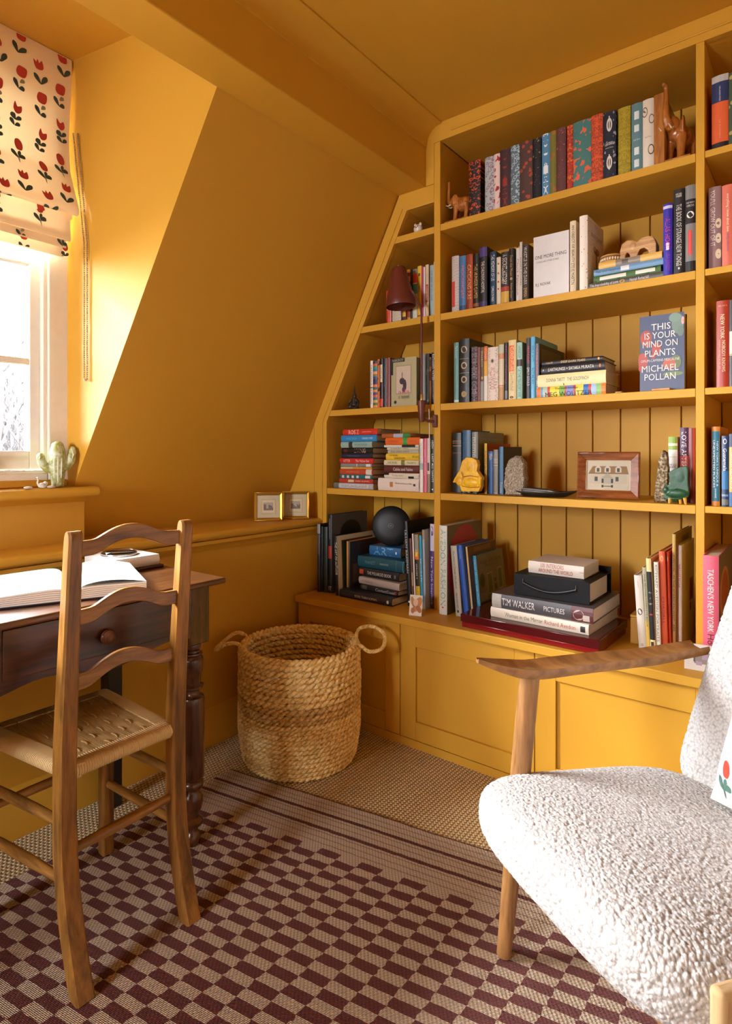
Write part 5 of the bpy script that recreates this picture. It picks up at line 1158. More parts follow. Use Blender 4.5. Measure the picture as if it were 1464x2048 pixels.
('S', -1.5594, -0.067, 0.456, 0.0174, 0.2408, 0.26, 0, -0.0385, '131214', 0, 'book', 'W', None, 'black book lettered THE ART OF with cream framed cover', [('t', 'THE ART OF AUTHOR', 0.62, 0.55, 'd8d0b8', 0.62), ('cr', 0, 1, 0, 1, 'c9bfa0'), ('cr', 0.1, 0.9, 0.06, 0.92, '57402c'), ('cr', 0.12, 0.3, 0.08, 0.9, '2a3a20'), ('cr', 0.3, 0.5, 0.3, 0.9, '4a3a34'), ('ce', 0.62, 0.62, 0.1, 0.12, '2a201a')]),
('L', -1.4131, -0.0734, 0.456, 0.0296, 0.2605, 0.25, -0.0103, 0, '1a191b', 0, 'book', 'W', None, 'large black book lettered MORE THAN HUMAN at the bottom of the worktop stack', [('t', 'MORE THAN HUMAN', 0.48, 0.42, 'd0ccc4', 0.32), ('t', 'TIM FLACH', 0.86, 0.2, '5a5a5e', 0.3), ('e', 0.5, 0.07, 0.22, 0.02, 'c8c8c8')]),
('L', -1.3819, -0.0241, 0.486, 0.0196, 0.1942, 0.22, -0.0709, 0, '211f20', 0, 'book', 'W', None, 'black book lettered ContactSheet with small photos on the spine', [('t', 'ContactSheet', 0.33, 0.5, 'd4d0cc', 0.62), ('r', 0.1, 0.9, 0.82, 0.95, '5a5450'), ('r', 0.2, 0.8, 0.04, 0.09, 'a83a40')]),
('L', -1.3878, -0.0178, 0.5065, 0.0268, 0.2133, 0.23, -0.0811, 0, 'c4b8ae', 0, 'book', 'W', None, 'whitish book with scribbled grey drawings and a pink-brown title', [('t', 'domino', 0.78, 0.28, 'b07a78', 0.42), ('p', 'lines', '9a8f88', 1)]),
('L', -1.4018, 0.0003, 0.534, 0.034, 0.2046, 0.23, -0.0399, 0, '1e1c1e', 0, 'book', 'W', None, 'black book with an orange emblem under the teal cloth book', [('t', 'THE POLAROID BOOK', 0.48, 0.6, 'd8d4cc', 0.36), ('r', 0.25, 0.8, 0.88, 0.98, 'b8442a'), ('r', 0.3, 0.7, 0.07, 0.11, '6a6a70')]),
('L', -1.4006, 0.0127, 0.5688, 0.0437, 0.2375, 0.25, -0.0265, 0, '1a4a56', 0, 'book', 'W', None, 'deep teal cloth book with faint silver title under the blue ART book', [('t', 'MANET', 0.72, 0.22, '5a8088', 0.3), ('t', 'MODERN PAINTERS', 0.42, 0.18, '9ab4b8', 0.2, 0.0), ('b', 0.03, 0.036, '8ab0b4'), ('b', 0.17, 0.173, '8ab0b4')]),
('L', -1.4134, 0.0597, 0.6133, 0.0385, 0.1558, 0.2, 0.0189, 0, '2a6090', 0, 'book', 'W', None, 'blue book lettered ART with a white triangle topping its stack', [('t', 'ART', 0.55, 0.62, '6fb0d8', 0.8), ('r', 0.35, 0.6, 0.12, 0.16, 'd8dce0')]),
('S', -1.2383, -0.0217, 0.456, 0.0167, 0.3189, 0.24, 0, -0.0632, '131315', 0, 'book', 'W', None, 'tall black book with spaced white capitals leaning left behind the stack', [('t', 'LILLIAN BASSMAN', 0.64, 0.52, 'b8b8b8', 0.45), ('e', 0.5, 0.05, 0.25, 0.012, 'd8d8d8'), ('cr', 0.05, 0.95, 0.05, 0.95, '0e0e10')]),
('S', -1.224, -0.0193, 0.456, 0.0097, 0.2556, 0.2, 0, -0.054, '5a3a2c', 0, 'book', 'W', None, 'thin brown book leaning beside the tall black one on the worktop', [('r', 0.6, 1, 0.3, 0.5, 'b89a70')]),
('S', -1.2091, -0.027, 0.456, 0.0077, 0.2753, 0.22, 0, -0.0435, 'd8d2c8', 0, 'book', 'W', None, 'thin white book leaning left of the yellow and black spine', [('r', 0.0, 0.3, 0, 1, '9a4a30'), ('cr', 0, 1, 0, 1, '8d8474')]),
('S', -1.1941, -0.0294, 0.456, 0.0173, 0.2736, 0.2, 0, -0.0404, 'd8b41f', 0, 'book', 'W', None, 'yellow and black magazine with an orange band on the worktop', [('b', 0.3, 0.66, '1d211c'), ('b', 0.66, 0.75, 'dc6a1f'), ('r', 0.2, 0.8, 0.7, 0.8, 'e0c040'), ('b', 0.76, 1, '8a8478'), ('t', 'SPACES 2', 0.5, 0.22, 'd8d4c8', 0.3), ('t', 'STYLE', 0.15, 0.18, 'b09018', 0.4)]),
('S', -1.1803, -0.0235, 0.456, 0.0096, 0.2716, 0.22, 0, -0.0342, '2f9ac8', 0, 'book', 'W', None, 'turquoise blue book lettered DECORATE on the worktop', [('t', 'DECORATE', 0.52, 0.34, 'bfe0ee', 0.65), ('b', 0, 0.09, 'd8a050')]),
('S', -1.1688, -0.0238, 0.456, 0.0097, 0.2927, 0.22, 0, -0.0257, 'a9b6c2', 0, 'book', 'W', None, 'pale grey-blue ribbed book beside the violet New York one', [('p', 'vlines', '8a98a6', 1), ('b', 0.88, 1, '9a8a78')]),
('S', -1.1543, 0.003, 0.456, 0.0184, 0.3137, 0.24, 0, 0, '4f3580', 0, 'book', 'W', None, 'violet and white book lettered New York Interiors against the upright', [('b', 0.68, 1, 'cfc8dc'), ('t', 'New York Interiors', 0.33, 0.56, 'dcd4e8', 0.5), ('e', 0.5, 0.93, 0.3, 0.045, '7a4a90'), ('e', 0.5, 0.93, 0.18, 0.028, 'cfc8dc'), ('e', 0.55, 0.89, 0.25, 0.03, '3a3a70')]),
('S', -1.5323, -0.03, 0.4866, 0.0203, 0.1872, 0.18, 0, 0, 'c8873a', 0, 'book', 'W', None, 'thin orange-edged book between the framed cover and the stack', [('r', 0.6, 1, 0, 1, '2a2620'), ('cr', 0, 1, 0, 1, '2b2420'), ('cr', 0.1, 0.5, 0.1, 0.5, '5a4a40')]),
('S', -1.0794, -0.0444, 0.456, 0.0338, 0.3179, 0.26, 0, 0, 'd8dcd0', 0, 'book', 'W', None, 'large white book lettered FASHION in pale green, pink cover on the worktop', [('t', 'AVEDON FASHION', 0.53, 0.86, '7fae98', 0.62), ('e', 0.5, 0.08, 0.12, 0.01, 'c05a60'), ('cr', 0, 1, 0, 1, '6d6150'), ('ce', 0.5, 0.52, 0.485, 0.47, 'b03a4a'), ('ct', 'Avedon', 0.55, 0.72, 0.5, '5a2028')]),
('S', -1.0214, -0.0349, 0.456, 0.0245, 0.248, 0.19, 0, -0.0892, 'b9b6a8', 0, 'book', 'W', None, 'grey-white book lettered The Interior Design Handbook leaning left', [('t', 'The Interior Design Handbook', 0.66, 0.54, '26262a', 0.32), ('t', 'FRIDA RAMSTEDT', 0.22, 0.22, '26262a', 0.22), ('e', 0.5, 0.07, 0.15, 0.02, '26262a')]),
('S', -0.9912, -0.0313, 0.456, 0.0193, 0.2527, 0.21, 0, -0.1208, '1f55b0', 0, 'book', 'W', None, 'royal blue book with faint violet title leaning on the worktop', [('t', 'Making Living Lovely', 0.5, 0.54, '4a5ac8', 0.5), ('t', 'RUSSELL WHITEHEAD', 0.88, 0.14, 'b0c4e8', 0.2), ('e', 0.5, 0.05, 0.14, 0.014, 'b0c4e8')]),
('S', -0.9775, -0.012, 0.456, 0.0072, 0.2465, 0.225, 0, -0.1052, 'd8b078', 0, 'book', 'W', None, 'thin peach book leaning between the royal blue and turquoise spines', [('t', 'interior by design', 0.6, 0.5, 'c88a50', 0.5), ('cr', 0, 1, 0, 1, '5a3a20'), ('cr', 0.2, 0.8, 0.9, 0.97, '7a5430')]),
('S', -0.966, 0.018, 0.456, 0.0142, 0.2116, 0.215, 0, -0.1052, '3a93b4', 0, 'book', 'W', None, 'turquoise book lettered Houses with Charm, its grey cover in view', [('t', 'Houses with Charm', 0.46, 0.52, 'a8d4e4', 0.5), ('t', 'SUSAN SULLY', 0.84, 0.18, 'c8e0e8', 0.28), ('cr', 0, 1, 0, 1, '7d7868'), ('ct', 'Houses with Charm', 0.5, 0.87, 0.78, '4d4a40'), ('ct', 'SIMPLE SOUTHERN STYLE', 0.52, 0.79, 0.5, '5a564a'), ('cr', 0.32, 0.52, 0.3, 0.66, 'a8a490'), ('cr', 0.34, 0.5, 0.32, 0.64, '5f6b3a'), ('cr', 0.72, 0.9, 0.32, 0.7, 'a8a490'), ('cr', 0.74, 0.88, 0.34, 0.68, '5a6440'), ('cr', 0.58, 0.66, 0.34, 0.44, '4a3a28'), ('cr', 0.58, 0.64, 0.48, 0.54, '3a3630'), ('ce', 0.14, 0.56, 0.09, 0.12, '3f4a26'), ('cr', 0.02, 0.3, 0.22, 0.36, '98948a'), ('cr', 0.3, 0.46, 0.0, 0.2, '3a2c20'), ('cr', 0.0, 0.26, 0.0, 0.2, '2a2420')]),
('L', -0.7037, -0.1153, 0.5005, 0.0312, 0.318, 0.27, -0.0442, 0, 'd4c8b4', 0, 'book', 'W', 'cfc6b2', 'cream book lettered Woman in the Mirror lying on the red lacquer box', [('t', 'Woman in the Mirror', 0.64, 0.4, '6a5a4a', 0.42), ('t', 'Richard Avedon', 0.27, 0.3, 'b05a4a', 0.42), ('r', 0.2, 0.75, 0.03, 0.075, '2a2624')]),
('L', -0.6969, -0.1087, 0.5325, 0.044, 0.3227, 0.28, -0.012, 0, '4a4648', 0, 'book', 'W', 'd8d4cc', 'grey photographic book lettered PICTURES in the worktop stack', [('b', 0.9, 1, 'a8a49a'), ('t', 'TIM WALKER', 0.72, 0.34, 'e0dcd4', 0.5), ('t', 'PICTURES', 0.36, 0.2, 'd8d4cc', 0.34), ('b', 0.0, 0.2, '5a2a2c'), ('e', 0.45, 0.13, 0.35, 0.05, 'b0a498'), ('r', 0.1, 0.5, 0.03, 0.09, 'c0b4a8')]),
('L', -0.672, -0.0443, 0.6464, 0.0377, 0.1773, 0.16, -0.003, 0, 'd0c4b4', 0, 'book', 'W', 'd4c8b4', 'thick cream book lettered 100 INTERIORS AROUND THE WORLD topping the stack', [('t', '100 INTERIORS', 0.56, 0.42, 'a8543a', 0.34, 0.24), ('t', 'AROUND THE WORLD', 0.5, 0.62, 'a03a28', 0.34, -0.18), ('t', 'TASCHEN', 0.04, 0.07, '5a5048', 0.14)]),
('S', -0.4267, -0.0009, 0.456, 0.0214, 0.214, 0.19, 0, -0.0635, 'd8d0c4', 0, 'book', 'W', None, 'white slim book with a small blue-black emblem leaning on the right group', [('e', 0.5, 0.5, 0.3, 0.045, '2a2a3a'), ('e', 0.5, 0.5, 0.18, 0.022, 'd8d0c4'), ('t', 'catalogue', 0.88, 0.1, '5a5550', 0.12), ('e', 0.5, 0.05, 0.2, 0.02, 'b8b0a4')]),
('S', -0.4096, -0.0048, 0.456, 0.0103, 0.2408, 0.2, 0, -0.0502, 'a8a088', 0, 'book', 'W', None, 'beige slim book with a yellow foot leaning in the right group', [('b', 0, 0.35, 'c9a850'), ('t', 'JANE BROWN COMPLETE BOOK', 0.6, 0.66, '4a4438', 0.5)]),
('S', -0.3918, -0.0273, 0.456, 0.0131, 0.2717, 0.2, 0, -0.0496, 'dcc98e', 0, 'book', 'W', None, 'cream topped black book lettered Art of Light in the right group', [('b', 0.14, 0.86, '1c1d1e'), ('h', 'Art', 0.64, 0.6, 'b8b4b8'), ('h', 'of', 0.58, 0.3, '7a9ab0'), ('h', 'Light', 0.52, 0.7, 'c8c0b0'), ('r', 0.2, 0.8, 0.4, 0.415, 'b83a30'), ('r', 0.15, 0.7, 0.06, 0.12, '2a2624')]),
('S', -0.379, -0.0206, 0.456, 0.0117, 0.2624, 0.2, 0, -0.0293, 'd8d4c4', 0, 'book', 'W', None, 'white book with fine grey capitals between black and orange-red spines', [('t', 'RICHARD AVEDON PORTRAITS', 0.55, 0.84, '6a7068', 0.5)]),
('S', -0.3651, -0.0082, 0.456, 0.0153, 0.2933, 0.24, 0, -0.0303, 'cf5a34', 0, 'book', 'W', None, 'orange-red book with a round gold emblem in the right group', [('t', 'CHAGALL', 0.42, 0.32, '7a2a1a', 0.42), ('e', 0.5, 0.93, 0.3, 0.028, 'd89a60'), ('e', 0.5, 0.925, 0.16, 0.016, 'cf5a34')]),
('S', -0.3546, 0.0072, 0.456, 0.005, 0.2913, 0.24, 0, -0.022, 'cf4426', 0, 'book', 'W', None, 'slimmer red book beside the broader orange-red one in the right group', [('t', 'Brassai Paris', 0.42, 0.28, '7a2014', 0.5), ('e', 0.5, 0.93, 0.3, 0.028, 'd89a60')]),
('S', -0.3474, 0.0224, 0.456, 0.0088, 0.3419, 0.26, 0, 0, 'b8954c', 0, 'book', 'W', None, 'tallest tan book with bold black capitals in the right group', [('t', 'AVEDON . IN THE AMERICAN WEST . ABR', 0.5, 0.95, '2a2010', 0.5), ('cr', 0, 1, 0.0, 1, '86621f'), ('cr', 0.35, 0.8, 0.91, 0.955, '4a3510')]),
('S', -0.3367, 0.0428, 0.456, 0.012, 0.308, 0.2, 0, 0, 'd8cdc2', 0, 'book', 'W', None, 'white book lettered PARIS LINE BY LINE in red against the right upright', [('t', 'PARIS LINE BY LINE', 0.71, 0.22, 'a83040', 0.5), ('cr', 0, 1, 0, 1, 'cfc0b0'), ('cr', 0.62, 0.9, 0.4, 0.62, '8a2028'), ('cr', 0.62, 0.74, 0.3, 0.38, '7a4a48')]),
('S', -0.2434, -0.06, 0.456, 0.0371, 0.3014, 0.28, 0, 0, 'cf5a6c', 0, 'book', 'W', None, 'big pink book lettered NEW YORK in the right bay beside the armchair back', [('t', "TASCHEN'S NEW YORK", 0.6, 0.56, 'f0dcd0', 0.4), ('t', 'Hotels', 0.2, 0.2, '4a2030', 0.4), ('cr', 0, 1, 0, 1, '6a5a4a'), ('ce', 0.4, 0.62, 0.34, 0.24, 'c8804a'), ('ce', 0.42, 0.62, 0.25, 0.2, 'a8402a')]),
('F', -0.7711, 0.029, 1.5465, 0.022, 0.2038, 0.1214, -1.5708, 0, 'd8d4d0', 0, 'book', 'B', None, 'white book with handwritten ONE MORE THING on its face-out cover', [('ct', 'ONE MORE THING', 0.5, 0.66, 0.86, '26221f'), ('ct', 'STORIES AND OTHER STORIES', 0.42, 0.58, 0.62, '4a4440'), ('ct', 'B.J. NOVAK', 0.3, 0.21, 0.42, '26221f')]),
('F', -0.4481, 0.065, 1.2155, 0.04, 0.2285, 0.1242, -1.5708, 0, '3d4663', 0, 'book', 'C', 'b89a78', 'navy book with poppies lettered THIS IS YOUR MIND ON PLANTS, face out', [('ce', 0.17, 0.71, 0.125, 0.105, 'a84030'), ('ce', 0.2, 0.64, 0.07, 0.05, 'b84a34'), ('ce', 0.1, 0.42, 0.12, 0.1, 'a84030'), ('ce', 0.06, 0.32, 0.06, 0.045, 'a03a2a'), ('ce', 0.4, 0.56, 0.1, 0.085, 'a84030'), ('ce', 0.33, 0.47, 0.05, 0.04, 'a03a2a'), ('ce', 0.86, 0.86, 0.13, 0.13, '6a8074'), ('ce', 0.8, 0.94, 0.13, 0.06, '728a7c'), ('ce', 0.92, 0.76, 0.07, 0.07, '64786c'), ('ce', 0.97, 0.89, 0.035, 0.05, 'd0a0b0'), ('ce', 0.98, 0.89, 0.018, 0.02, 'd88a40'), ('ce', 0.82, 0.37, 0.12, 0.09, '5f7040'), ('ce', 0.68, 0.35, 0.14, 0.07, 'b0563a'), ('ce', 0.76, 0.22, 0.22, 0.03, '6a7a48'), ('ct', 'THIS', 0.5, 0.845, 0.42, 'dcd8d0'), ('ct', 'IS YOUR', 0.48, 0.735, 0.68, 'dcd8d0'), ('ct', 'MIND ON', 0.48, 0.625, 0.76, 'dcd8d0'), ('ct', 'PLANTS', 0.48, 0.505, 0.66, 'dcd8d0'), ('ct', 'OPIUM-CAFFEINE-MESCALINE', 0.48, 0.41, 0.84, 'dcd8d0'), ('ct', 'MICHAEL', 0.48, 0.305, 0.8, 'dcd8d0'), ('ct', 'POLLAN', 0.48, 0.195, 0.68, 'dcd8d0')]),
('F', -1.352, 0.0315, 1.2155, 0.035, 0.1873, 0.1223, -1.5708, 0, 'a9a27a', 0, 'book', 'sC', '8d877a', 'olive face-out book with a framed dancer picture in the slanted bay', [('cr', 0, 0.56, 0.92, 1, '1d1a16'), ('cr', 0, 0.11, 0.66, 0.92, '1d1a16'), ('cr', 0.22, 0.8, 0.26, 0.84, '7a745a'), ('cr', 0.235, 0.785, 0.27, 0.83, 'c4b29e'), ('ce', 0.46, 0.52, 0.1, 0.07, '3a2a34'), ('ce', 0.56, 0.43, 0.07, 0.12, '3a2a34'), ('ce', 0.52, 0.34, 0.06, 0.06, '4a3040'), ('cr', 0.45, 0.48, 0.56, 0.7, '6a5a58'), ('ct', 'ada', 0.53, 0.3, 0.42, 'b84a68'), ('ct', 'NABOKOV', 0.3, 0.96, 0.42, 'b0a890'), ('ct', 'a novel', 0.53, 0.2, 0.4, '6a6448'), ('ce', 0.2, 0.09, 0.05, 0.035, '2a2a20')]),
]
ZSTB_TOP = 1.6285
ZBOX = 0.5777
# ---------------------------------------------------------------- book builder
FONT_CACHE = {}
def text_mesh(txt, align='C'):
    """flat lettering, 1 unit high, centred; the built-in face"""
    if txt in FONT_CACHE: return FONT_CACHE[txt]
    cu = bpy.data.curves.new('lettering', 'FONT'); cu.body = txt; cu.size = 1; cu.resolution_u = 2; cu.offset = .0
    ob = bpy.data.objects.new('lettering', cu)
    me = bpy.data.meshes.new_from_object(ob)
    V = np.array([v.co[:] for v in me.vertices]) if len(me.vertices) else np.zeros((0,3))
    F = [tuple(p.vertices) for p in me.polygons]
    bpy.data.objects.remove(ob); bpy.data.curves.remove(cu); bpy.data.meshes.remove(me)
    if len(V):
        lo, hi = V.min(0), V.max(0); V[:,0] -= (lo[0]+hi[0])/2; V[:,1] -= (lo[1]+hi[1])/2
        FONT_CACHE[txt] = (V, F, hi[0]-lo[0], hi[1]-lo[1])
    else: FONT_CACHE[txt] = (V, F, 1, 1)
    return FONT_CACHE[txt]
PATS = {}
def pattern(base, kind, fg):
    k = (base, kind, fg)
    if k in PATS: return PATS[k]
    t = NT('clothbound_'+kind); co = t.coord(); sep = t.n('ShaderNodeSeparateXYZ'); t.l(co, sep.inputs[0])
    X, Z = sep.outputs[0], sep.outputs[2]
    def comb(x, z):
        q = t.n('ShaderNodeCombineXYZ')
        for i, v in ((0, x), (2, z)):
            if hasattr(v, 'is_output'): t.l(v, q.inputs[i])
            else: q.inputs[i].default_value = v
        return q.outputs[0]
    def sub(a, b): return t.math('SUBTRACT', a, b)
    sy = comb(t.math('ABSOLUTE', X), Z)
    if kind == 'birds': m = t.math('GREATER_THAN', t.noise(sy, 95, 2, .5, 1.2), .56)
    elif kind == 'damask': m = t.math('LESS_THAN', t.math('ABSOLUTE', sub(t.noise(sy, 70, 3, .6, 1.5), .5)), .045)
    elif kind == 'sprig': m = t.math('LESS_THAN', t.math('ABSOLUTE', sub(t.voro(co, 85), .42)), .09)
    elif kind == 'vine': m = t.math('MULTIPLY', t.math('GREATER_THAN', t.math('ABSOLUTE', X), .009), t.math('LESS_THAN', t.math('ABSOLUTE', sub(t.noise(sy, 110, 2, .5, 1), .5)), .03))
    elif kind == 'blot': m = t.math('GREATER_THAN', t.noise(comb(X, t.math('MULTIPLY', Z, .8)), 62, 1, .4, .6), .585)
    elif kind == 'stripe': m = t.math('MULTIPLY', t.math('LESS_THAN', t.math('ABSOLUTE', X), .008), t.math('GREATER_THAN', t.noise(comb(t.math('ABSOLUTE', X), Z), 42, 2, .6, 1), .52))
    elif kind == 'leafy': m = t.math('LESS_THAN', t.voro(co, 62), .36)
    elif kind == 'sparse': m = t.math('GREATER_THAN', t.noise(co, 58, 2, .5, 2.0), .63)
    elif kind == 'lines': m = t.math('GREATER_THAN', t.math('SINE', t.math('MULTIPLY', Z, 2*math.pi/.0046)), .35)
    elif kind == 'vlines': m = t.math('GREATER_THAN', t.math('SINE', t.math('MULTIPLY', X, 2*math.pi/.0034)), .55)
    elif kind == 'dots': m = t.math('LESS_THAN', t.voro(co, 95), .16)
    else: m = t.math('MULTIPLY', t.math('GREATER_THAN', t.math('ABSOLUTE', X), .0105), t.math('LESS_THAN', t.voro(co, 80), .33))
    t.set('Base Color', t.mix(m, hexc(base), hexc(fg))); t.set('Roughness', .6); PATS[k] = t.m
    return t.m
def cover_mb(w, h, d, soft):
    """boards and a gently rounded spine, as one folded sheet; local origin at the foot of the spine"""
    th = .0012 if w < .012 or soft else .0022
    n = 6; out = []; inn = []
    rd = min(.004, w*.16)
    out.append((-w/2, d)); inn.append((-w/2+th, d))
    for k in range(n+1):
        q = k/n; x = -w/2+w*q; y = rd*(2*q-1)**2
        out.append((x, y)); inn.append((-w/2+th+(w-2*th)*q, y+th*1.1))
    out.append((w/2, d)); inn.append((w/2-th, d))
    vs = []; m = len(out)
    for z in (0, h):
        vs += [(x, y, z) for x, y in out]+[(x, y, z) for x, y in inn]
    fs = []
    for i in range(m-1):
        fs.append((i, i+1, 2*m+i+1, 2*m+i)); fs.append((m+i+1, m+i, 3*m+i, 3*m+i+1))
        fs.append((i+1, i, m+i, m+i+1)); fs.append((2*m+i, 2*m+i+1, 3*m+i+1, 3*m+i))
    fs += [(0, 2*m, 3*m, m), (m-1, 2*m-1, 4*m-1, 3*m-1)]
    return MB().add(vs, fs)
def rect_on(face, a0, a1, z0, z1, w, d, e):
    t0 = .00025
    if face == 's':
        n = 4 if a1-a0 > .5 else 2; rd = min(.004, w*.16); m = MB(); vs = []
        for k in range(n+1):
            q = a0+(a1-a0)*k/n; y = rd*(2*q-1)**2-e
            vs += [(-w/2+w*q, y, z0), (-w/2+w*q, y, z1)]
        return m.add(vs, [(2*k, 2*k+2, 2*k+3, 2*k+1) for k in range(n)])
    return MB().add([(w/2+e, a0*d, z0), (w/2+e, a1*d, z0), (w/2+e, a1*d, z1), (w/2+e, a0*d, z1)], [(0,1,2,3)])
def make_book(B):
    kind, x, y, z, w, h, d, yaw, lean, col, soft, name, grp, pg, label, ops = B
    if kind == 'L': rot = (0, -math.pi/2, yaw); loc = (x+h/2*math.cos(yaw), y+h/2*math.sin(yaw), z+w/2)
    else: rot = (0, lean, yaw); loc = (x, y, z+(abs(math.sin(lean))*w/2 if lean else 0))
    o = thing(name, label, 'book', loc, rot, SHELF_GROUPS[grp])
    pat = next((q for q in ops if q[0] == 'p'), None)
    mat = pattern(col, pat[1], pat[2]) if pat else plain(col, .42, name='cover_'+col)
    cover_mb(w, h, d, soft).build('cover', mat, o, local=True, smooth=True, ang=35)
    th = .0012 if w < .012 else .0022; g = .0028 if h > .15 and not soft else .0006
    MB().box(-w/2+th, w/2-th, min(.006, d*.1), d-g, g, h-g).build('page_block', plain(pg or 'd3c4a2', .8, name='paper_'+(pg or 'cream')), o, local=True)
    e = .0003; merged = {}
    for q in ops:
        c = q[0]
        if c == 'p': continue
        e += .00009
        if c in 'bre' or c in ('cr', 'ce'):
            if c == 'b': m = rect_on('s', .0, 1., q[1]*h, q[2]*h, w, d, e); k = q[3]
            elif c == 'r': m = rect_on('s', q[1], q[2], q[3]*h, q[4]*h, w, d, e); k = q[5]
            elif c == 'cr': m = rect_on('c', q[1], q[2], q[3]*h, q[4]*h, w, d, e); k = q[5]
            else:
                n = 16; m = MB(); vs = []
                for i in range(n):
                    a = 2*math.pi*i/n
                    if c == 'e': xx = q[1]+q[3]*math.cos(a); vs.append((-w/2+w*min(1,max(0,xx)), min(.004, w*.16)*(2*min(1,max(0,xx))-1)**2-e, q[2]*h+q[4]*h*math.sin(a)))
                    else: vs.append((w/2+e, d*min(1,max(0,q[1]+q[3]*math.cos(a))), h*min(1,max(0,q[2]+q[4]*math.sin(a)))))
                m.add(vs, [tuple(range(n))]); k = q[5]
            m.build('cover_panel' if c[0] == 'c' else 'spine_panel' if c in 'br' else 'spine_emblem', plain(k, .45), o, local=True, recalc=False)
        else:
            V, F, tw, tht = text_mesh(q[1])
            if not len(V): continue
            if c == 't':
                zc, ln, k = q[2], q[3], q[4]; hf = q[5] if len(q) > 5 else .55; xo = q[6] if len(q) > 6 else 0
                sx = ln*h/tw; sy = min(hf*w/tht, sx*1.9); sx = min(sx, sy*1.9)
                xs = V[:,1]*sy+xo*w
                P = np.stack([xs, -e-.0002+min(.004, w*.16)*(2*xs/w)**2, zc*h-V[:,0]*sx], 1)
            elif c == 'h':
                zc, ln, k = q[2], q[3], q[4]; s_ = ln*w/tw; sy = min(s_*1.5, .05*h/tht)
                xs = V[:,0]*s_
                P = np.stack([xs, -e-.0002+min(.004, w*.16)*(2*xs/w)**2, zc*h+V[:,1]*sy], 1)
            else:
                yc, zc, ln, k = q[2], q[3], q[4], q[5]; s_ = ln*d/tw; sy = min(s_*1.35, .085*h/tht)
                P = np.stack([np.full(len(V), w/2+e+.0002), yc*d+V[:,0]*s_, zc*h+V[:,1]*sy], 1)
            MB().add(P.tolist(), F).build('lettering', plain(k, .5), o, local=True, recalc=False)
    return o
SHELF_GROUPS = {'A': 'clothbound books on the top shelf', 'B': 'books on the second shelf', 'C': 'books on the third shelf', 'D': 'books on the fourth shelf',
    'W': 'books on the worktop', 'sB': 'books behind the reading lamp', 'sC': 'books in the slanted left bay', 'sD': 'paperback stacks in the left bay',
    'rA': 'books in the right bay', 'rB': 'books in the right bay', 'rC': 'books in the right bay', 'rD': 'books in the right bay'}
for B_ in BOOKS: make_book(B_)
# ================================================================ ornaments and small things
def remesh(o, vox=.002, smooth=3):
    r = o.modifiers.new('remesh', 'REMESH'); r.mode = 'VOXEL'; r.voxel_size = vox; r.use_smooth_shade = True
    if smooth:
        s_ = o.modifiers.new('smooth', 'SMOOTH'); s_.iterations = smooth; s_.factor = .5
    return o
def local(o): return o
CARVED = wood('carved_mahogany', srgb(120,62,20), srgb(196,122,52), 'z', .28, 3, .3)
SLABW = wood('bookend_board', srgb(120,66,18), srgb(186,120,46), 'z', .35, 1.5, .1)
IVORY = plain('e0d2b0', .4, name='ivory_tip')
def elephant(par, H, rz, loc, mat, reach=1.0):
    m = MB()
    m.ball((-.07,0,.43), (.25,.16,.19), 14, 9)
    m.ball((.08,0,.48), (.16,.15,.17), 12, 8)
    for sx, sy in ((.12,.085),(.12,-.085),(-.20,.08),(-.20,-.08)):
        m.tube([(sx*.9,sy,.42),(sx,sy*1.05,.25),(sx+.02,sy*1.1,.10),(sx+.03,sy*1.1,.0)], [.082,.064,.054,.062], 10)
    m.ball((.21,0,.57), (.12,.11,.135), 12, 8)
    m.tube([(.26,0,.53),(.33,0,.55),(.375,0,.62),(.385,0,.74),(.375,0,.90),(.37,0,1.05),(.39,0,1.12),(.43*reach,0,1.125),(.445*reach,0,1.10)], [.085,.072,.056,.046,.038,.034,.033,.031,.026], 10)
    for s in (1,-1): m.ball((.12,s*.125,.55), (.095,.026,.15), 10, 7, Matrix.Rotation(s*.35,3,'Z'))
    m.tube([(-.29,0,.50),(-.318,0,.38),(-.31,0,.26)], [.022,.014,.016], 6)
    M = Matrix.Translation(loc) @ Matrix.Rotation(rz, 4, 'Z') @ Matrix.Scale(H, 4)
    o = remesh(m.xf(M).build('elephant_figure', mat, par, smooth=True), H*.012, 2)
    for s in (1,-1):
        MB().tube([(.29,s*.06,.49),(.36,s*.075,.46),(.44,s*.075,.50)], [.018,.014,.004], 8).xf(M).build('tusk', IVORY, o, smooth=True)
    return o
def bookend(label, x0, x1, y0, y1, h, el, H, rz, reach=1.0):
    o = thing('elephant_bookend', label, 'bookend', ((x0+x1)/2, (y0+y1)/2, 1.8755), group='carved elephant bookends')
    MB().box(x0, x1, y0, y1, 1.8757, 1.8757+h).build('board', SLABW, o, bevel=.002)
    MB().box(*((x0-.07, x1, .008, y0-.0005) if el[0] < x0 else (x1+.0005, el[0]+.038, y0, .13)), 1.8757, 1.8817).build('base', SLABW, o, bevel=.0015)
    elephant(o, H, rz, (el[0], el[1], 1.8812), CARVED, reach)
bookend('carved wooden elephant bookend with raised trunk at the left end of the top shelf', -1.0335, -1.0075, .075, .19, .178, (-1.0500, .040), .140, math.radians(180), .78)
bookend('larger carved elephant bookend with raised trunk at the right end of the top shelf', -.3975, -.3690, .006, .20, .205, (-.3400, .070), .190, math.radians(250))

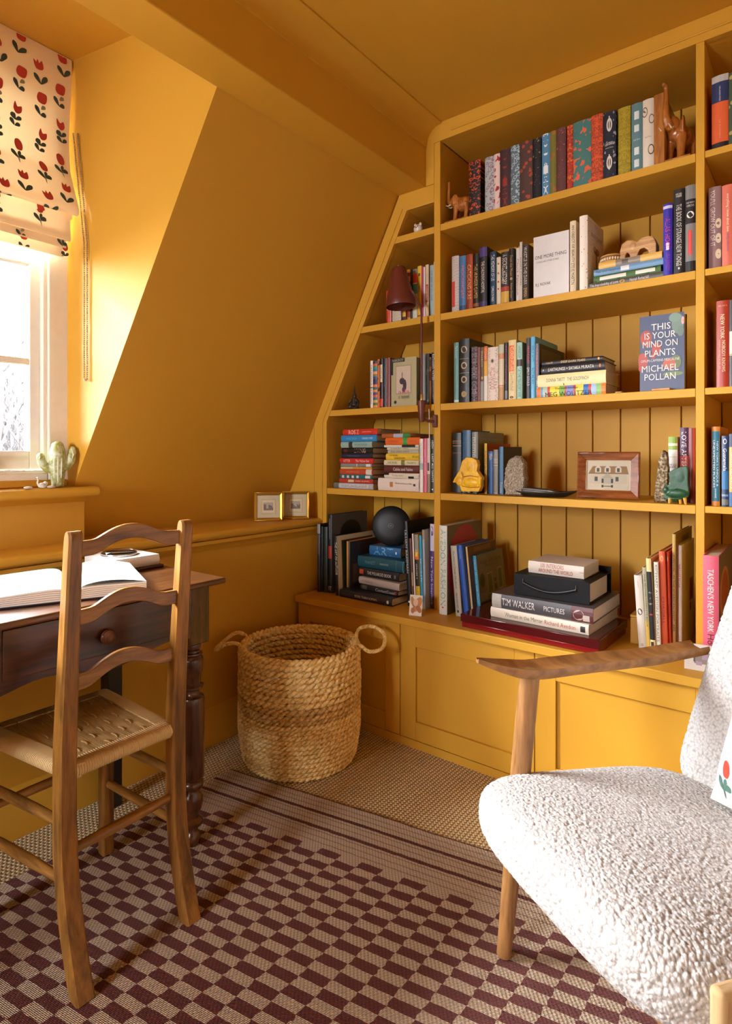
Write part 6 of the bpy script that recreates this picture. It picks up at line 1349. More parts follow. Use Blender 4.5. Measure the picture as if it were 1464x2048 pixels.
# little white cat, high in the slanted bay
o = thing('cat_figurine', 'small white pottery cat head ornament alone on the topmost slanted shelf', 'figurine', (-1.232, .03, 1.8735))
m = MB(); m.ball((-1.232,.03,1.892), (.019,.016,.0185), 12, 8); m.ball((-1.232,.03,1.884), (.016,.014,.010), 12, 6)
for s in (1,-1): m.ball((-1.232+s*.0115,.028,1.9085), (.0065,.005,.0075), 8, 6)
remesh(m.build('body', plain('d8cbb8', .35, name='white_glaze'), o, smooth=True), .0016, 2)
m = MB(); m.ball((-1.232,.0142,1.894), (.0035,.002,.003), 8, 5); m.build('nose', plain('b0604a', .5), o, smooth=True)
for s in (1,-1): MB().ball((-1.232+s*.007,.0155,1.8985), (.0022,.0014,.0022), 8, 5).build('eye', plain('3a3028', .4), o, smooth=True)

# reading lamp clamped to the upright
LAMP = plain('62281b', .42, name='oxblood_lamp_enamel'); BRASS = plain('d8b878', .25, .9, name='brass')
def lamp():
    o = thing('reading_lamp', 'oxblood red reading lamp with cone shade on a thin curved arm', 'lamp', (-1.146, -.02, 1.20))
    yl = -.045
    c = Vector((-1.247, yl-.02, 1.578))          # shade, mouth centre
    tilt = Matrix.Rotation(math.radians(-4), 4, 'Y')
    prof = [(.0555,0),(.0565,.004),(.0545,.02),(.047,.055),(.038,.095),(.030,.128),(.0265,.142),(.0225,.1475),(.012,.149),(.001,.149)]
    inn = [(r-.0014, max(0,z-.0014)) for r, z in prof[::-1]]
    M = Matrix.Translation(c) @ tilt
    MB().lathe(prof+[(max(.0005,r), z) for r, z in inn], 40, closed=True).xf(M).build('lamp_shade', LAMP, o, smooth=True, ang=60)
    MB().lathe([(.004,.148),(.004,.152),(.0048,.153),(.0048,.158),(.003,.1595),(.0005,.1595)], 14).xf(M).build('finial', BRASS, o, smooth=True, ang=50)
    MB().lathe([(.013,.06),(.014,.09),(.012,.13),(.0005,.131)], 14).xf(M).build('bulb_holder', plain('2a1512', .5), o, smooth=True)
    a = M @ Vector((.047,0,.052))
    P = [a, a+Vector((.012,.0,-.012)), Vector((-1.186,yl,1.592)), Vector((-1.175,yl,1.574)), Vector((-1.1702,yl,1.550)), Vector((-1.169,yl,1.515)), Vector((-1.169,yl,1.40)), Vector((-1.169,yl,1.245))]
    Q = []
    for i in range(len(P)-1):
        p0, p1, p2, p3 = P[max(i-1,0)], P[i], P[i+1], P[min(i+2,len(P)-1)]
        for k in range(8):
            t_ = k/8; Q.append(.5*((2*p1)+(p2-p0)*t_+(2*p0-5*p1+4*p2-p3)*t_**2+(3*p1-p0-3*p2+p3)*t_**3))
    Q.append(P[-1])
    MB().tube(Q, .0042, 10).build('arm', LAMP, o, smooth=True)
    MB().lathe([(.0058,1.226),(.0058,1.248),(.004,1.250),(.0005,1.250)], 16, (-1.169,yl,0)).build('collar', BRASS, o, smooth=True, ang=50)
    MB().lathe([(.0005,1.148),(.0085,1.148),(.0105,1.155),(.0155,1.218),(.0150,1.226),(.006,1.228),(.0005,1.228)], 20, (-1.169,yl,0)).build('wall_holder', LAMP, o, smooth=True, ang=50)
    MB().tube([(-1.164,yl,1.158),(-1.152,yl+.018,1.152),(-1.140,-.012,1.150)], .0055, 8).build('bracket', LAMP, o, smooth=True)
    MB().box(-1.1445,-1.1265,-.011,-.0006,1.128,1.175).build('bracket_plate', LAMP, o, bevel=.003)
    MB().tube([(-1.150,-.024,1.196),(-1.1495,-.022,1.13),(-1.151,-.02,1.08)], .0016, 6).build('cord', plain('d8d4cc', .5), o, smooth=True)
lamp()

# dark metal figurine
o = thing('dark_figurine', 'small dark bronze figure with pointed head on the slanted shelf', 'figurine', (-1.563, .05, 1.2155))
x, y, z = -1.563, .05, 1.2157
m = MB(); m.ball((x,y,z+.058), (.010,.009,.012)); m.tube([(x,y,z+.066),(x-.001,y,z+.088),(x-.001,y,z+.106)], [.006,.0028,.001], 8)
m.tube([(x,y,z+.05),(x,y,z+.03),(x,y,z+.018)], [.010,.014,.017], 10)
for s in (1,-1):
    m.tube([(x+s*.010,y,z+.044),(x+s*.024,y-.004,z+.034),(x+s*.026,y-.01,z+.018)], [.006,.005,.004], 8)
    m.tube([(x+s*.006,y,z+.024),(x+s*.022,y-.010,z+.013),(x+s*.020,y-.004,z+.003)], [.008,.007,.006], 8)
m.ball((x,y,z+.007), (.026,.018,.007))
remesh(m.build('body', plain('3a3128', .35, .4, name='dark_bronze'), o, smooth=True), .0016, 1)

# black disc speaker
def disc():
    c = Vector((-1.408, .100, .735)); o = thing('disc_speaker', 'round matt black disc speaker leaning behind the blue ART book', 'speaker', tuple(c-Vector((0,0,.10))))
    prof = [(.0005,-.020),(.06,-.017),(.088,-.006),(.095,.004),(.0955,.010),(.090,.018),(.05,.028),(.0005,.031)]
    M = Matrix.Translation(c) @ Matrix.Rotation(math.radians(28),4,'Z') @ Matrix.Rotation(math.radians(90-6),4,'X') @ Matrix.Scale(.85,4,(0,1,0)) @ Matrix.Scale(.84,4,(1,0,0)) @ Matrix.Scale(.62,4,(0,0,1))
    BK = plain('0f1013', .5, name='matt_black_shell')
    MB().lathe(prof, 48).xf(M).build('shell', BK, o, smooth=True, ang=60)
    ring = [M @ Vector((.0125*math.cos(a), .0105*math.sin(a), .0317)) for a in [2*math.pi*k/24 for k in range(24)]]
    MB().tube(ring, .0006, 5, closed=True).build('logo_ring', plain('8d8d90', .4), o, smooth=True)
    V, F, tw, th_ = text_mesh('tm'); s_ = .012/tw
    MB().add([M @ Vector((v[0]*s_, v[1]*s_, .0319)) for v in V], F).build('lettering', plain('8d8d90', .4), o, recalc=False)
    MB().box(-1.445,-1.375,.098,.145,.6535,.68).build('stand', BK, o, bevel=.006)
disc()

# ------------------------------------------------ second shelf ornaments
zt = ZSTB_TOP
PALEW = wood('pale_wood', srgb(160,112,62), srgb(214,168,110), 'x', .4, 3)
o = thing('wooden_elephant', 'smooth pale wooden elephant toy standing on the yellow book', 'figurine', (-.452, .075, zt))
x, y = -.452, .075
prof_ = [(-.050,0),(-.053,.03),(-.047,.052),(-.030,.061),(-.012,.057),(-.003,.049),(.005,.057),(.025,.062),(.043,.056),(.051,.036),(.051,0),(.031,0),(.028,.018),(.018,.027),(.006,.025),(0,.014),(-.003,0),(-.021,0),(-.025,.016),(-.031,.024),(-.036,.014),(-.037,0)]
m = MB().prism([(x+a_, zt+.0006+b_) for a_, b_ in prof_], 'y', y-.021, y+.021)
remesh(m.build('body', PALEW, o), .0017, 10)
MB().ball((x-.014,y-.019,zt+.040), (.011,.0035,.016), 12, 8).build('ear', PALEW, o, smooth=True)
o = thing('bracelet', 'woven brown and cream bangle resting on the yellow book', 'bracelet', (-.535, .085, zt))
xb, yb = -.534, .075
MB().lathe([(.027,0),(.031,.002),(.0325,.008),(.0325,.020),(.031,.026),(.027,.028),(.026,.014)], 36, (xb,yb,zt+.0004), closed=True).build('ring', plain('8a5a28', .5, name='rattan_brown'), o, smooth=True)
m = MB()
for k in range(26):
    a = 2*math.pi*k/26; m.ball((xb+.0325*math.cos(a), yb+.0325*math.sin(a), zt+.0125), (.0034,.0034,.0048), 8, 5)
m.build('shell_beads', plain('e0d0ac', .5, name='shell_bead'), o, smooth=True)
for zz in (.0045,.0235):
    MB().tube([(xb+.0325*math.cos(a), yb+.0325*math.sin(a), zt+zz) for a in [2*math.pi*k/36 for k in range(36)]], .0018, 6, closed=True).build('trim_cord', plain('c89a58', .6), o, smooth=True)
# wooden offcuts by the face-out book
for nm, lb, xa, xb_, ya in (('wooden_offcut','small wooden block propping the face-out navy book',-.405,-.355,.012), ('wooden_offcut','thin sliver of wood lying right of the third-shelf stack',-.508,-.487,.012)):
    w_ = MB().box(xa, xb_, ya, ya+.022, 1.2157, 1.2157+(.0075 if xb_ > -.4 else .005)).build(nm, PALEW, bevel=.0025); tag(w_, lb, 'wood block', 'wooden offcuts on the third shelf')

# ------------------------------------------------ fourth shelf ornaments
ZD_ = .8867
def rock_mat(name, a, b, c, sc_, rough=.75):
    t = NT(name); co = t.coord(); v = t.voro(co, sc_); n = t.noise(co, sc_*.6, 4, .7)
    t.set('Base Color', t.ramp(t.math('ADD', t.math('MULTIPLY', v, .5), t.math('MULTIPLY', n, .6)), [(.25, a), (.55, b), (.85, c)])); t.set('Roughness', rough)
    t.bump(t.math('ADD', v, n), .8, .003); return t.m
GEODE = rock_mat('agate_crust', srgb(86,74,60), srgb(150,134,112), srgb(196,184,164), 220)
SPECK = rock_mat('speckled_granite', srgb(40,34,26), srgb(120,100,70), srgb(206,188,150), 160)
def slab_rock(name, label, out_, y0, y1, mat, jag, seed, cat='stone'):
    r = random.Random(seed); o = None; m = MB(); ring = []
    for i in range(len(out_)):
        (xa, za), (xb_, zb) = out_[i], out_[(i+1) % len(out_)]
        n = max(1, int(math.hypot(xb_-xa, zb-za)/.006))
        for k in range(n):
            f = k/n; x = xa+(xb_-xa)*f; z = za+(zb-za)*f
            j = jag if (z > ZD_+.004) else 0
            ring.append((x+r.uniform(-j,j), max(ZD_, z+r.uniform(-j,j)*.6)))
    n = len(ring); cx_ = sum(p[0] for p in ring)/n; cz_ = sum(p[1] for p in ring)/n
    vs = []; L = 6
    for q in range(L):
        y = y0+(y1-y0)*q/(L-1); s_ = 1-.10*(2*q/(L-1)-1)**2
        vs += [(cx_+(x-cx_)*s_+r.uniform(-jag,jag)*.4, y+r.uniform(-.001,.001), max(ZD_, cz_+(z-cz_)*s_)) for x, z in ring]
    vs += [(cx_, y0-.001, cz_), (cx_, y1+.001, cz_)]
    fs = [(q*n+k, q*n+(k+1) % n, (q+1)*n+(k+1) % n, (q+1)*n+k) for q in range(L-1) for k in range(n)]
    fs += [(k, (k+1) % n, L*n) for k in range(n)]+[((L-1)*n+(k+1) % n, (L-1)*n+k, L*n+1) for k in range(n)]
    g = m.add(vs, fs).build(name, mat, smooth=True, ang=50); return tag(g, label, cat)
slab_rock('geode_slice', 'jagged grey geode slice bookend standing on the fourth shelf', [(-.873,ZD_),(-.812,ZD_),(-.801,.925),(-.799,.955),(-.806,1.003),(-.816,1.024),(-.838,1.023),(-.856,1.015),(-.871,.982),(-.878,.93)], .020, .058, GEODE, .0028, 5)
slab_rock('speckled_stone', 'speckled upright stone behind the green ceramic armchair', [(-.402,ZD_),(-.366,ZD_),(-.362,.99),(-.366,1.035),(-.376,1.042),(-.387,1.025),(-.395,.96)], .022, .052, SPECK, .0014, 9)
# leaf tray with papers
o = thing('leaf_tray', 'dark boat-shaped tray with pointed tip holding cards on the fourth shelf', 'tray', (-.75, .045, ZD_))
def tray_fn(u, v):
    a = u*2*math.pi; c_, s_ = math.cos(a), math.sin(a)
    k = .62+.38*v
    tipx = 1+.18*max(0, c_)**8
    return (-.757+.108*c_*k*tipx, .052+.045*s_*k*(1-.35*max(0,c_)**3), ZD_+.0015+.016*v**1.6+.007*v*max(0,c_)**6)
m = MB(); m.grid(tray_fn, 48, 6, cu=True); n = len(m.v)
m.add([(-.757,.052,ZD_+.0012)], []); m.f += [(k*6, ((k+1) % 48)*6, n) for k in range(48)]
t_ = m.build('tray', plain('1f1a16', .4, name='dark_horn'), o, smooth=True); t_.modifiers.new('solid', 'SOLIDIFY').thickness = .0018
r = random.Random(4)
for k in range(6):
    a = r.uniform(-.12,.12); L_ = .135-.004*k; z_ = ZD_+.0125+.0028*k
    m = MB().box(-L_/2*1.12, L_/2*1.12, -.026, .026, 0, .0013)
    m.xf(Matrix.Translation((-.772+r.uniform(-.004,.004), .050, z_)) @ Matrix.Rotation(a,4,'Z') @ Matrix.Rotation(.015*k,4,'Y'))
    pc = tag(m.build('card', plain(['d8d0c4','8d8478','c9bfb0','6a625a','b8aea0','3f3a36'][k], .6)), ['lowest pale card in the leaf tray','grey card second from the bottom in the leaf tray','third cream card in the leaf tray','dark grey card fourth from the bottom in the tray','fifth beige card in the leaf tray','topmost charcoal card in the leaf tray'][k], 'card', 'cards in the leaf tray')
# house picture in a brown frame
def picture_frame(name, label, w_, h_, fw, loc, yaw, lean, mat, matw, depth=.016, group=None, paper='d8ccb0', lip=None):
    o = thing(name, label, 'picture frame', loc, (-lean, 0, yaw), group)
    m = MB()
    P = [(-w_/2,0),(w_/2,0),(w_/2,h_),(-w_/2,h_)]; Q = [(-w_/2+fw,fw),(w_/2-fw,fw),(w_/2-fw,h_-fw),(-w_/2+fw,h_-fw)]
    names = ['bottom_rail','side_rail','top_rail','side_rail']
    for i in range(4):
        j = (i+1) % 4
        a, b, c, d = P[i], P[j], Q[j], Q[i]
        mid = lambda p, q, f: (p[0]+(q[0]-p[0])*f, p[1]+(q[1]-p[1])*f)
        e, f = mid(a, d, .18), mid(b, c, .18)
        vs = [(a[0],0,a[1]),(b[0],0,b[1]),(c[0],0,c[1]),(d[0],0,d[1]),(a[0],-depth*.75,a[1]),(b[0],-depth*.75,b[1]),(f[0],-depth,f[1]),(e[0],-depth,e[1]),(c[0],-depth*.55,c[1]),(d[0],-depth*.55,d[1])]
        MB().add(vs, [(0,3,2,1),(0,1,5,4),(4,5,6,7),(7,6,8,9),(9,8,2,3),(0,4,7,9,3),(1,2,8,6,5)]).build(names[i], mat, o, local=True, bevel=.0008, seg=1)
    if lip is not None:
        for i in range(4):
            a = Q[i]; b = Q[(i+1) % 4]
            MB().tube([(a[0],-depth*.52,a[1]),(b[0],-depth*.52,b[1])], .0013, 6).build('inner_bead', lip, o, local=True, smooth=True)
    MB().box(-w_/2+fw*.8, w_/2-fw*.8, -depth*.4, -.001, fw*.8, h_-fw*.8).build('mount', plain(paper, .7, name='mount_card'), o, local=True)
    MB().box(-w_/2+fw, w_/2-fw, -depth*.46, -depth*.44, fw, h_-fw).build('glazing', GLASS, o, local=True)
    return o
def flat(o, par_y, polys, col, name='print'):
    m = MB()
    for p in polys: m.add([(x, par_y, z) for x, z in p], [tuple(range(len(p)))])
    return m.build(name, plain(col, .7), o, local=True, recalc=False)
def R4(x0, x1, z0, z1): return [(x0,z0),(x1,z0),(x1,z1),(x0,z1)]
FRW = wood('brown_frame', srgb(92,46,20), srgb(150,84,42), 'x', .22, 2, .5)
fo = picture_frame('picture_frame', 'brown wooden frame with a drawing of a white dormered house', .186, .150, .028, (-.545, .072, ZD_+.0005), math.radians(9), math.radians(9), FRW, 0, paper='d9cdb2', lip=plain('c8b890', .3))
y_ = -.0068
flat(fo, y_, [R4(-.057,.055,.048,.080)], 'cfc6ae', 'house_wall')
flat(fo, y_-.0001, [[(-.060,.079),(.060,.079),(.054,.104),(-.046,.104)]], '9c7a52', 'roof_print')
flat(fo, y_-.0002, [[(q-.009,.084),(q+.009,.084),(q+.009,.098),(q,.108),(q-.009,.098)] for q in (-.030,-.002,.030)], 'd8d0bc', 'dormer_print')
flat(fo, y_-.0003, [R4(q-.004,q+.004,.086,.098) for q in (-.030,-.002,.030)]+[R4(-.040,-.031,.056,.070),R4(.022,.031,.056,.070)], '5a5a54', 'window_print')
flat(fo, y_-.0002, [[(-.020,.066),(.016,.066),(-.002,.082)]], 'b8ae98', 'porch_print')
flat(fo, y_-.0003, [R4(-.014,.010,.048,.066)], 'c0b8a4', 'door_print')
flat(fo, y_-.0004, [R4(-.019,-.013,.050,.064),R4(.009,.015,.050,.064),R4(-.019,-.013,.036,.044),R4(.009,.015,.036,.044),R4(-.013,.009,.039,.041)], '46504a', 'shutter_print')
# ceramic armchairs
def ceramic_chair(name, label, outline, y0, y1, mat, bumps, creases, legs, legmat, ptx):
    xs = [p[0] for p in outline]; o = thing(name, label, 'figurine', ((min(xs)+max(xs))/2, (y0+y1)/2, ZD_))
    m = MB(); n_ = len(outline); cx_ = sum(p[0] for p in outline)/n_; cz_ = sum(p[1] for p in outline)/n_
    m.add([(x_, yy, z_) for yy in (y0, y1) for x_, z_ in outline]+[(cx_, y0, cz_), (cx_, y1, cz_)], [(i, (i+1) % n_, 2*n_) for i in range(n_)]+[(n_+(i+1) % n_, n_+i, 2*n_+1) for i in range(n_)]+[(i, n_+i, n_+(i+1) % n_, (i+1) % n_) for i in range(n_)])
    for (bx, bz, rx, rz, ry) in bumps: m.ball((bx, y0+.002, bz), (rx, ry, rz), 16, 10)
    remesh(m.build('body', mat, o), .0016, 2)
    for P in legs: MB().tube(P, [.0052,.0034], 8).build('leg', legmat, o, smooth=True)
    for P in creases: MB().tube(P, .0011, 5).build('crease', ptx, o, smooth=True)
    return o
def glaze(name, a, b):
    t = NT(name); n = t.noise(t.coord(), 55, 3, .6, .8); t.set('Base Color', t.ramp(n, [(.42, a), (.62, b)])); t.set('Roughness', .42); return t.m
YO = [(-1.0209, 1.0175), (-0.996, 1.0165), (-0.979, 1.0081), (-0.9745, 0.9911), (-0.9782, 0.9707), (-0.9696, 0.959), (-0.9577, 0.9457), (-0.9622, 0.9304), (-0.9603, 0.9169), (-0.9707, 0.8962), (-1.0384, 0.8936), (-1.0462, 0.9123), (-1.0619, 0.9257), (-1.0758, 0.9253), (-1.0678, 0.9412), (-1.0462, 0.973), (-1.0364, 1.0043)]
PY = YO
ceramic_chair('yellow_armchair', 'yellow ceramic armchair ornament at the left of the fourth shelf', YO, .018, .042, glaze('yellow_glaze', srgb(242,194,32), srgb(226,166,48)),
    [(-1.000,.928,.032,.016,.009),(-1.047,.932,.016,.017,.008),(-1.003,.985,.018,.022,.004),(-.966,.935,.007,.020,.008)], [[(-1.034,.0125,.915),(-1.0,.0085,.910),(-.964,.0125,.914)],[(-1.036,.0135,.965),(-1.030,.012,.950),(-1.030,.0115,.938)],[(-1.030,.0115,.948),(-1.0,.0125,.953),(-.972,.0135,.948)]],
    [[(-1.032,.024,.899),(-1.033,.022,ZD_)],[(-.983,.024,.899),(-.982,.022,ZD_)],[(-1.028,.037,.899),(-1.029,.039,ZD_)],[(-.986,.037,.899),(-.985,.039,ZD_)]], plain('3a5a80', .4), plain('9a6a22', .6, name='glaze_crease'))
GO = [(-0.3601, 0.9765), (-0.3467, 0.9849), (-0.3291, 0.9928), (-0.3116, 0.9969), (-0.3084, 0.984), (-0.3087, 0.9515), (-0.3053, 0.9192), (-0.3087, 0.9061), (-0.332, 0.8990), (-0.3646, 0.8960), (-0.3731, 0.9020), (-0.3701, 0.9165), (-0.3725, 0.9297), (-0.3676, 0.9382), (-0.3572, 0.9418), (-0.3572, 0.96)]
ceramic_chair('green_armchair', 'green ceramic armchair ornament with yellow legs on the fourth shelf', GO, .010, .018, glaze('green_glaze', srgb(20,62,32), srgb(34,80,46)),
    [(-.338,.917,.030,.013,.008),(-.366,.926,.008,.010,.006),(-.330,.965,.016,.022,.003)], [[(-.366,.0075,.912),(-.338,.004,.932),(-.310,.007,.922)]],
    [[(-.3175,.013,.905),(-.3150,.012,ZD_)],[(-.3560,.013,.903),(-.3570,.012,ZD_)],[(-.330,.0165,.903),(-.329,.017,ZD_)]], plain('c8932a', .4), plain('2a5a38', .6, name='green_crease'))

# ------------------------------------------------ worktop things
# red lacquer portfolio box under the art books
o = thing('lacquer_box', 'flat dark red lacquer box under the stack of art books', 'box', (-.70, -.0, .456), (0,0,math.radians(-1.2)))
LACQ = plain('4a0f10', .12, name='red_lacquer')
MB().box(-.2505,.193,-.140,.13,.0002,.018).build('base', plain('7a1414', .14, name='bright_red_lacquer'), o, local=True, bevel=.002)
MB().box(-.254,.1965,-.1435,.134,.0185,.0438).build('lid', LACQ, o, local=True, bevel=.002)
# black archive box with a strap handle
o = thing('archive_box', 'black slipcase box with a strap handle among the stacked books', 'box', (-.675, .02, ZBOX))
BC = plain('09090b', .55, 0, .25, name='black_bookcloth'); zb = ZBOX
MB().box(-.796,-.556,-.075,-.071,zb+.0003,zb+.067).build('front_flap', BC, o, bevel=.0008)
MB().box(-.796,-.556,-.0708,.13,zb+.0003,zb+.004).build('bottom_board', BC, o)
MB().box(-.796,-.556,-.0708,.13,zb+.063,zb+.067).build('top_board', BC, o)
MB().box(-.796,-.792,-.0708,.13,zb+.0042,zb+.0628).build('end_board', BC, o)
MB().box(-.786,-.560,-.066,.115,zb+.005,zb+.060).build('page_block', plain('c9bda6', .8), o)
MB().box(-.800,-.552,.1302,.135,zb+.0003,zb+.085).build('back_board', BC, o)
P = [(-.764+.0,-.0765,zb+.040)]; 
for k in range(13):
    q = k/12; P.append((-.764+.168*q, -.0795-.004*math.sin(math.pi*q), zb+.041-.018*math.sin(math.pi*q)))
MB().tube(P, .0042, 8, sx=.45).build('handle', plain('0d0d0f', .35), o, smooth=True)
for xx in (-.764,-.596):
    MB().tube([(xx,-.0752,zb+.054),(xx,-.0785,zb+.052),(xx,-.0785,zb+.036),(xx,-.0752,zb+.034)], .0011, 6).build('staple', plain('c8c0b0', .25, .9), o, smooth=True)
# propped cards
def card(label, x, y, w_, h_, yaw, lean, col, shapes):
    o = thing('postcard', label, 'postcard', (x, y, .4558), (-lean, 0, yaw), 'cards propped on the worktop')
    MB().box(-w_/2, w_/2, 0, .0008, .0002, h_).build('card', plain(col, .6), o, local=True)
    for i, (nm, c_, polys) in enumerate(shapes):
        flat(o, -.0003-.0001*i, polys, c_, nm)
def ell(cx_, cz_, rx, rz, n=18, rot=0): return [(cx_+rx*math.cos(a)*math.cos(rot)-rz*math.sin(a)*math.sin(rot), cz_+rx*math.cos(a)*math.sin(rot)+rz*math.sin(a)*math.cos(rot)) for a in [2*math.pi*k/n for k in range(n)]]
card('small cream postcard with auburn and tan swirls propped below the violet book', -1.148, -.120, .047, .072, math.radians(14), math.radians(12), 'd8cdba',
     [('print','b8804c',[ell(.006,.040,.013,.028,rot=-.4),ell(-.012,.048,.007,.018,rot=.3)]), ('print','d4b494',[ell(-.001,.046,.009,.013)]), ('print','a86a38',[ell(.012,.024,.008,.014,rot=.6),ell(-.010,.018,.007,.010)])])
card('white card with a small grey sketch propped before the pink book', -.262, -.100, .075, .068, math.radians(6), math.radians(10), 'd0c8bc', [('print','8a8078',[R4(-.014,.022,.018,.048)]), ('print','a890a0',[R4(-.010,.004,.014,.024),R4(.004,.018,.030,.044)]), ('print','5a5560',[R4(-.016,-.012,.022,.046)])])

# ------------------------------------------------ gilt frames on the ledge
GILT = plain('b8892e', .3, .7, name='gilt'); GILT2 = plain('8a6420', .35, .7, name='dark_gilt')
for lb, loc, yaw, w_, h_, seed in (('small gilt frame with an engraving, left one on the ledge', (-1.803, -.216, .7555), 47, .116, .117, 2), ('small gilt frame with a castle print, nearest the bookcase on the ledge', (-1.764, -.098, .7555), 41, .116, .117, 6)):
    fo = picture_frame('gilt_frame', lb, w_, h_, .0115, loc, math.radians(yaw), math.radians(6), GILT, 0, .009, 'gilt frames on the ledge', 'c8b894', GILT2)
    y_ = -.0043; r = random.Random(seed)
    for k, c_ in ((.030,'a89468'),(.0285,'c8b894'),(.0255,'a89468'),(.0245,'cdbf9c')):
        flat(fo, y_-.00008*(4-k*100 if False else 1)-(.0305-k)*.02, [R4(-k,k,h_/2-k*1.02,h_/2+k*1.02)], c_, 'mount_line')
    flat(fo, y_-.0004, [R4(-.020,.020,h_/2-.017,h_/2+.017)], 'a39a88', 'engraving')
    flat(fo, y_-.0005, [R4(-.018+.0048*q,-.018+.0048*q+.004,h_/2-.014,h_/2-.010+r.uniform(0,.020)) for q in range(8)], '5e564c', 'engraving_tone')
    flat(fo, y_-.0006, [ell(r.uniform(-.016,.016), h_/2+r.uniform(-.014,-.004), .003, .003, 8) for q in range(6)], '7d7464', 'engraving_tone')

# ------------------------------------------------ window board: cactus, swan, pebbles
ZS = .9272
def cactus():
    o = thing('ceramic_cactus', 'green ceramic cactus with two upturned arms on the window board', 'ornament', (-1.862, -1.030, ZS))
    G = glaze('cactus_glaze', srgb(150,152,72), srgb(196,204,172)); c = Vector((-1.862,-1.030,ZS))
    dy = Vector((.35,.94,0)).normalized()
    def p(a, z): return c+dy*a+Vector((0,0,z))
    m = MB()
    m.tube([p(0,.0006),p(0,.03),p(0,.07),p(0,.11),p(0,.135),p(0,.142)], [.017,.020,.024,.022,.016,.006], 14)
    m.tube([p(-.005,.050),p(-.028,.058),p(-.042,.076),p(-.046,.098),p(-.046,.106)], [.013,.013,.013,.012,.005], 12)
    m.tube([p(.005,.058),p(.024,.064),p(.036,.082),p(.041,.112),p(.042,.126)], [.013,.013,.014,.012,.005], 12)
    b = remesh(m.build('body', G, o, smooth=True), .0022, 2)
    out_ = dy.cross(Vector((0,0,1))); out_ = out_ if out_.x > 0 else -out_
    for a0, z0, z1, r in ((0,.02,.13,.0225),(-.009,.03,.115,.021),(.009,.03,.115,.021),(-.045,.078,.10,.012),(.039,.085,.118,.013)):
        MB().tube([p(a0,z0)+out_*r*.85, p(a0*1.1,(z0+z1)/2)+out_*r, p(a0,z1)+out_*r*.75], [.0012,.0026,.001], 6).build('rib', plain('d8dcc4', .3, name='cactus_rib'), o, smooth=True)
cactus()
o = thing('swan_figurine', 'tiny white swan figurine between pebbles on the window board', 'figurine', (-1.838, -1.085, ZS))
m = MB(); c = (-1.838,-1.085)
m.ball((c[0],c[1],ZS+.009), (.008,.013,.009)); m.ball((c[0],c[1]+.009,ZS+.015), (.006,.007,.007))
m.tube([(c[0],c[1]-.010,ZS+.010),(c[0],c[1]-.014,ZS+.018),(c[0],c[1]-.011,ZS+.026),(c[0],c[1]-.0125,ZS+.031)], [.0035,.0026,.0022,.0028], 8); m.ball((c[0],c[1]-.0135,ZS+.0315), (.0028,.004,.003))
remesh(m.build('body', plain('e0dcd4', .25, name='white_china'), o, smooth=True), .0011, 1)
MB().tube([(c[0],c[1]-.0165,ZS+.031),(c[0],c[1]-.021,ZS+.030)], [.0014,.0005], 6).build('beak', plain('c86a3a', .4), o, smooth=True)
for lb, yy, L_ in (('smooth beige pebble left of the swan on the window board', -1.125, .013), ('smooth pale pebble between swan and cactus', -1.060, .014)):
    m = MB(); m.ball((-1.836, yy, ZS+.0042), (.009, L_, .0044), 12, 8); tag(m.build('pebble', plain('c8b8a4' if L_ < .0135 else 'd8d0c4', .5), smooth=True), lb, 'pebble', 'pebbles on the window board')

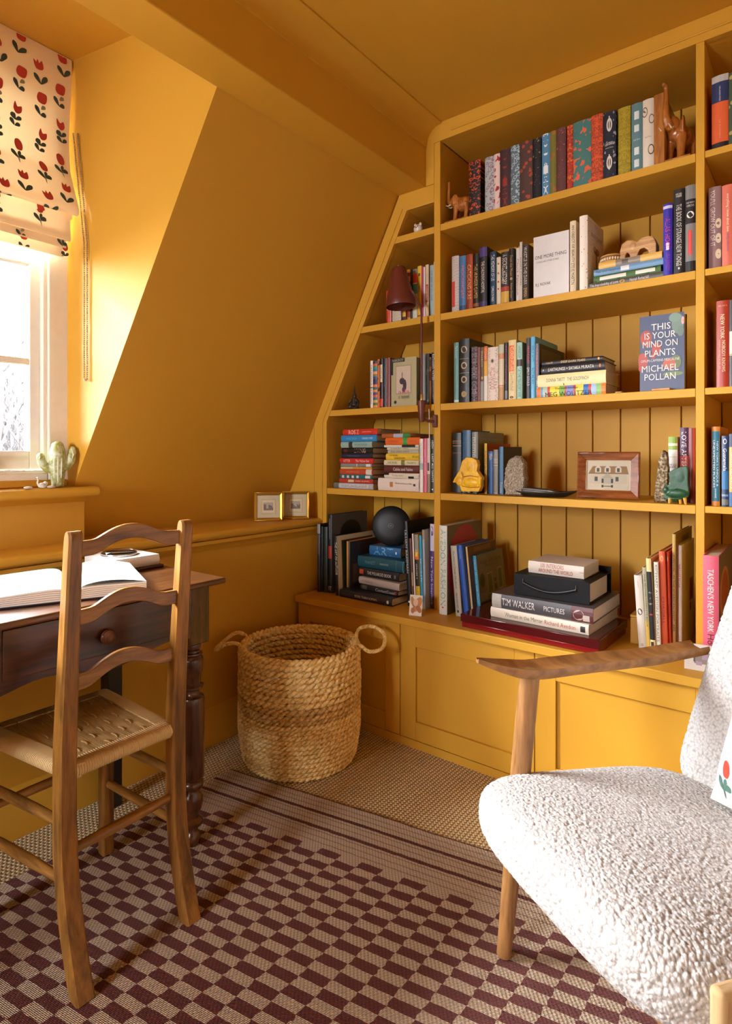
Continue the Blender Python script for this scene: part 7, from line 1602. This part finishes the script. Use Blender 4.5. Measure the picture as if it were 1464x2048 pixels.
# ------------------------------------------------ on the desk
ZT = .7057
def open_book():
    o = thing('open_book', 'large open art book with white glossy pages on the desk', 'book', (-1.428, -1.200, ZT), (0,0,math.radians(-22)))
    W2, D2 = .155, .265           # half width along the desk edge (y), depth (x)
    PG = plain('e4e2de', .3, name='glossy_page'); CV = plain('1c1e2c', .4, name='book_board')
    MB().box(-D2/2-.004, D2/2+.004, -W2-.004, W2+.004, .0003, .0035).build('cover', CV, o, local=True, bevel=.001)
    for s in (1,-1):
        m = MB(); n = 22; L = []
        for i in range(n+1):
            q = i/n; y = s*W2*q
            z = .0045+(.026*(1-math.exp(-q*14))*(1-.35*q**1.2) if s < 0 else .023*(1-math.exp(-q*14))*(1-.15*q))+.003
            L.append((y, z))
        vs = []; 
        for y, z in L: vs += [(-D2/2, y, .0037), (-D2/2, y, z), (D2/2, y, z), (D2/2, y, .0037)]
        fs = []
        for i in range(n):
            a = 4*i; b = a+4
            for k in range(3): fs.append((a+k, a+k+1, b+k+1, b+k))
            fs.append((a+3, a, b, b+3))
        fs += [(0,1,2,3), (4*n+3,4*n+2,4*n+1,4*n)]
        m.add(vs, fs).build('page_block', PG, o, local=True, smooth=True, ang=40)
        # page edges, fanned
        for k in range(5):
            P = [(D2/2+.0006, y, .0037+(z-.0037)*(k+1)/6) for y, z in L[1:]]
            MB().tube(P, .0005, 4).build('page_edge', plain('a89a84', .7), o, local=True)
        if s > 0:
            vs = []
            for i in range(6, n-2): y, z = L[i]; vs += [(.02, y, z+.0008), (D2/2-.012, y, z+.0008)]
            m = MB().add(vs, [(2*i, 2*i+2, 2*i+3, 2*i+1) for i in range(len(vs)//2-1)]); m.build('printed_plate', plain('b8b4b8', .3), o, local=True)
            # a loose leaf lifting off
            vs = []
            for i in range(2, n+1): y, z = L[i]; vs += [(-D2/2+.004, y, z+.002+.012*math.sin(math.pi*i/n)), (D2/2-.002, y, z+.001+.009*math.sin(math.pi*i/n))]
            MB().add(vs, [(2*i, 2*i+2, 2*i+3, 2*i+1) for i in range(len(vs)//2-1)]).build('loose_page', PG, o, local=True, smooth=True)
open_book()
def wbook(label, x, y, z, w_, l_, h_, yaw, col, group='books on the desk'):
    make_book(('L', x, y, z, h_, l_, w_, yaw, 0, col, 0, 'desk_book', 'W', 'e0dcd4', label, ()))
SHELF_GROUPS['W'] = 'books on the desk'
wbook('dark red book at the bottom of the pair on the desk', -1.500, -.972, ZT, .18, .150, .008, math.radians(90), '3a1414')
wbook('white closed book lying under the glass paperweight on the desk', -1.506, -.972, ZT+.0085, .172, .132, .029, math.radians(90), 'dcd6cc')
SHELF_GROUPS['W'] = 'books on the worktop'
o = thing('glass_paperweight', 'clear round glass paperweight on the white closed book', 'paperweight', (-1.585, -.985, ZT+.0378))
t = NT('thick_glass'); t.set('Base Color', (1,1,1,1)); t.set('Roughness', .03); t.set('Transmission Weight', 1.0); t.set('IOR', 1.45)
MB().lathe([(.0005,0),(.044,0),(.046,.003),(.045,.009),(.036,.0135),(.020,.0165),(.0005,.0175)], 40, (-1.585,-.985,ZT+.0379)).build('dome', t.m, o, smooth=True, ang=60)
MB().lathe([(.0445,0),(.0485,0),(.0490,.004),(.0480,.007),(.0465,.007)], 40, (-1.585,-.985,ZT+.0378), closed=True).build('rim', plain('b8bcc0', .2, .8, name='silver_rim'), o, smooth=True)

o = thing('ochre_box', 'small ochre box half hidden between the art book stack and the right group', 'box', (-.456, .075, .456))
MB().box(-.468,-.445,.03,.12,.4563,.535).build('body', plain('b8862a', .5), o, bevel=.002)
MB().box(-.4685,-.4445,.0295,.1205,.5354,.543).build('lid', plain('c8963a', .5), o, bevel=.002)
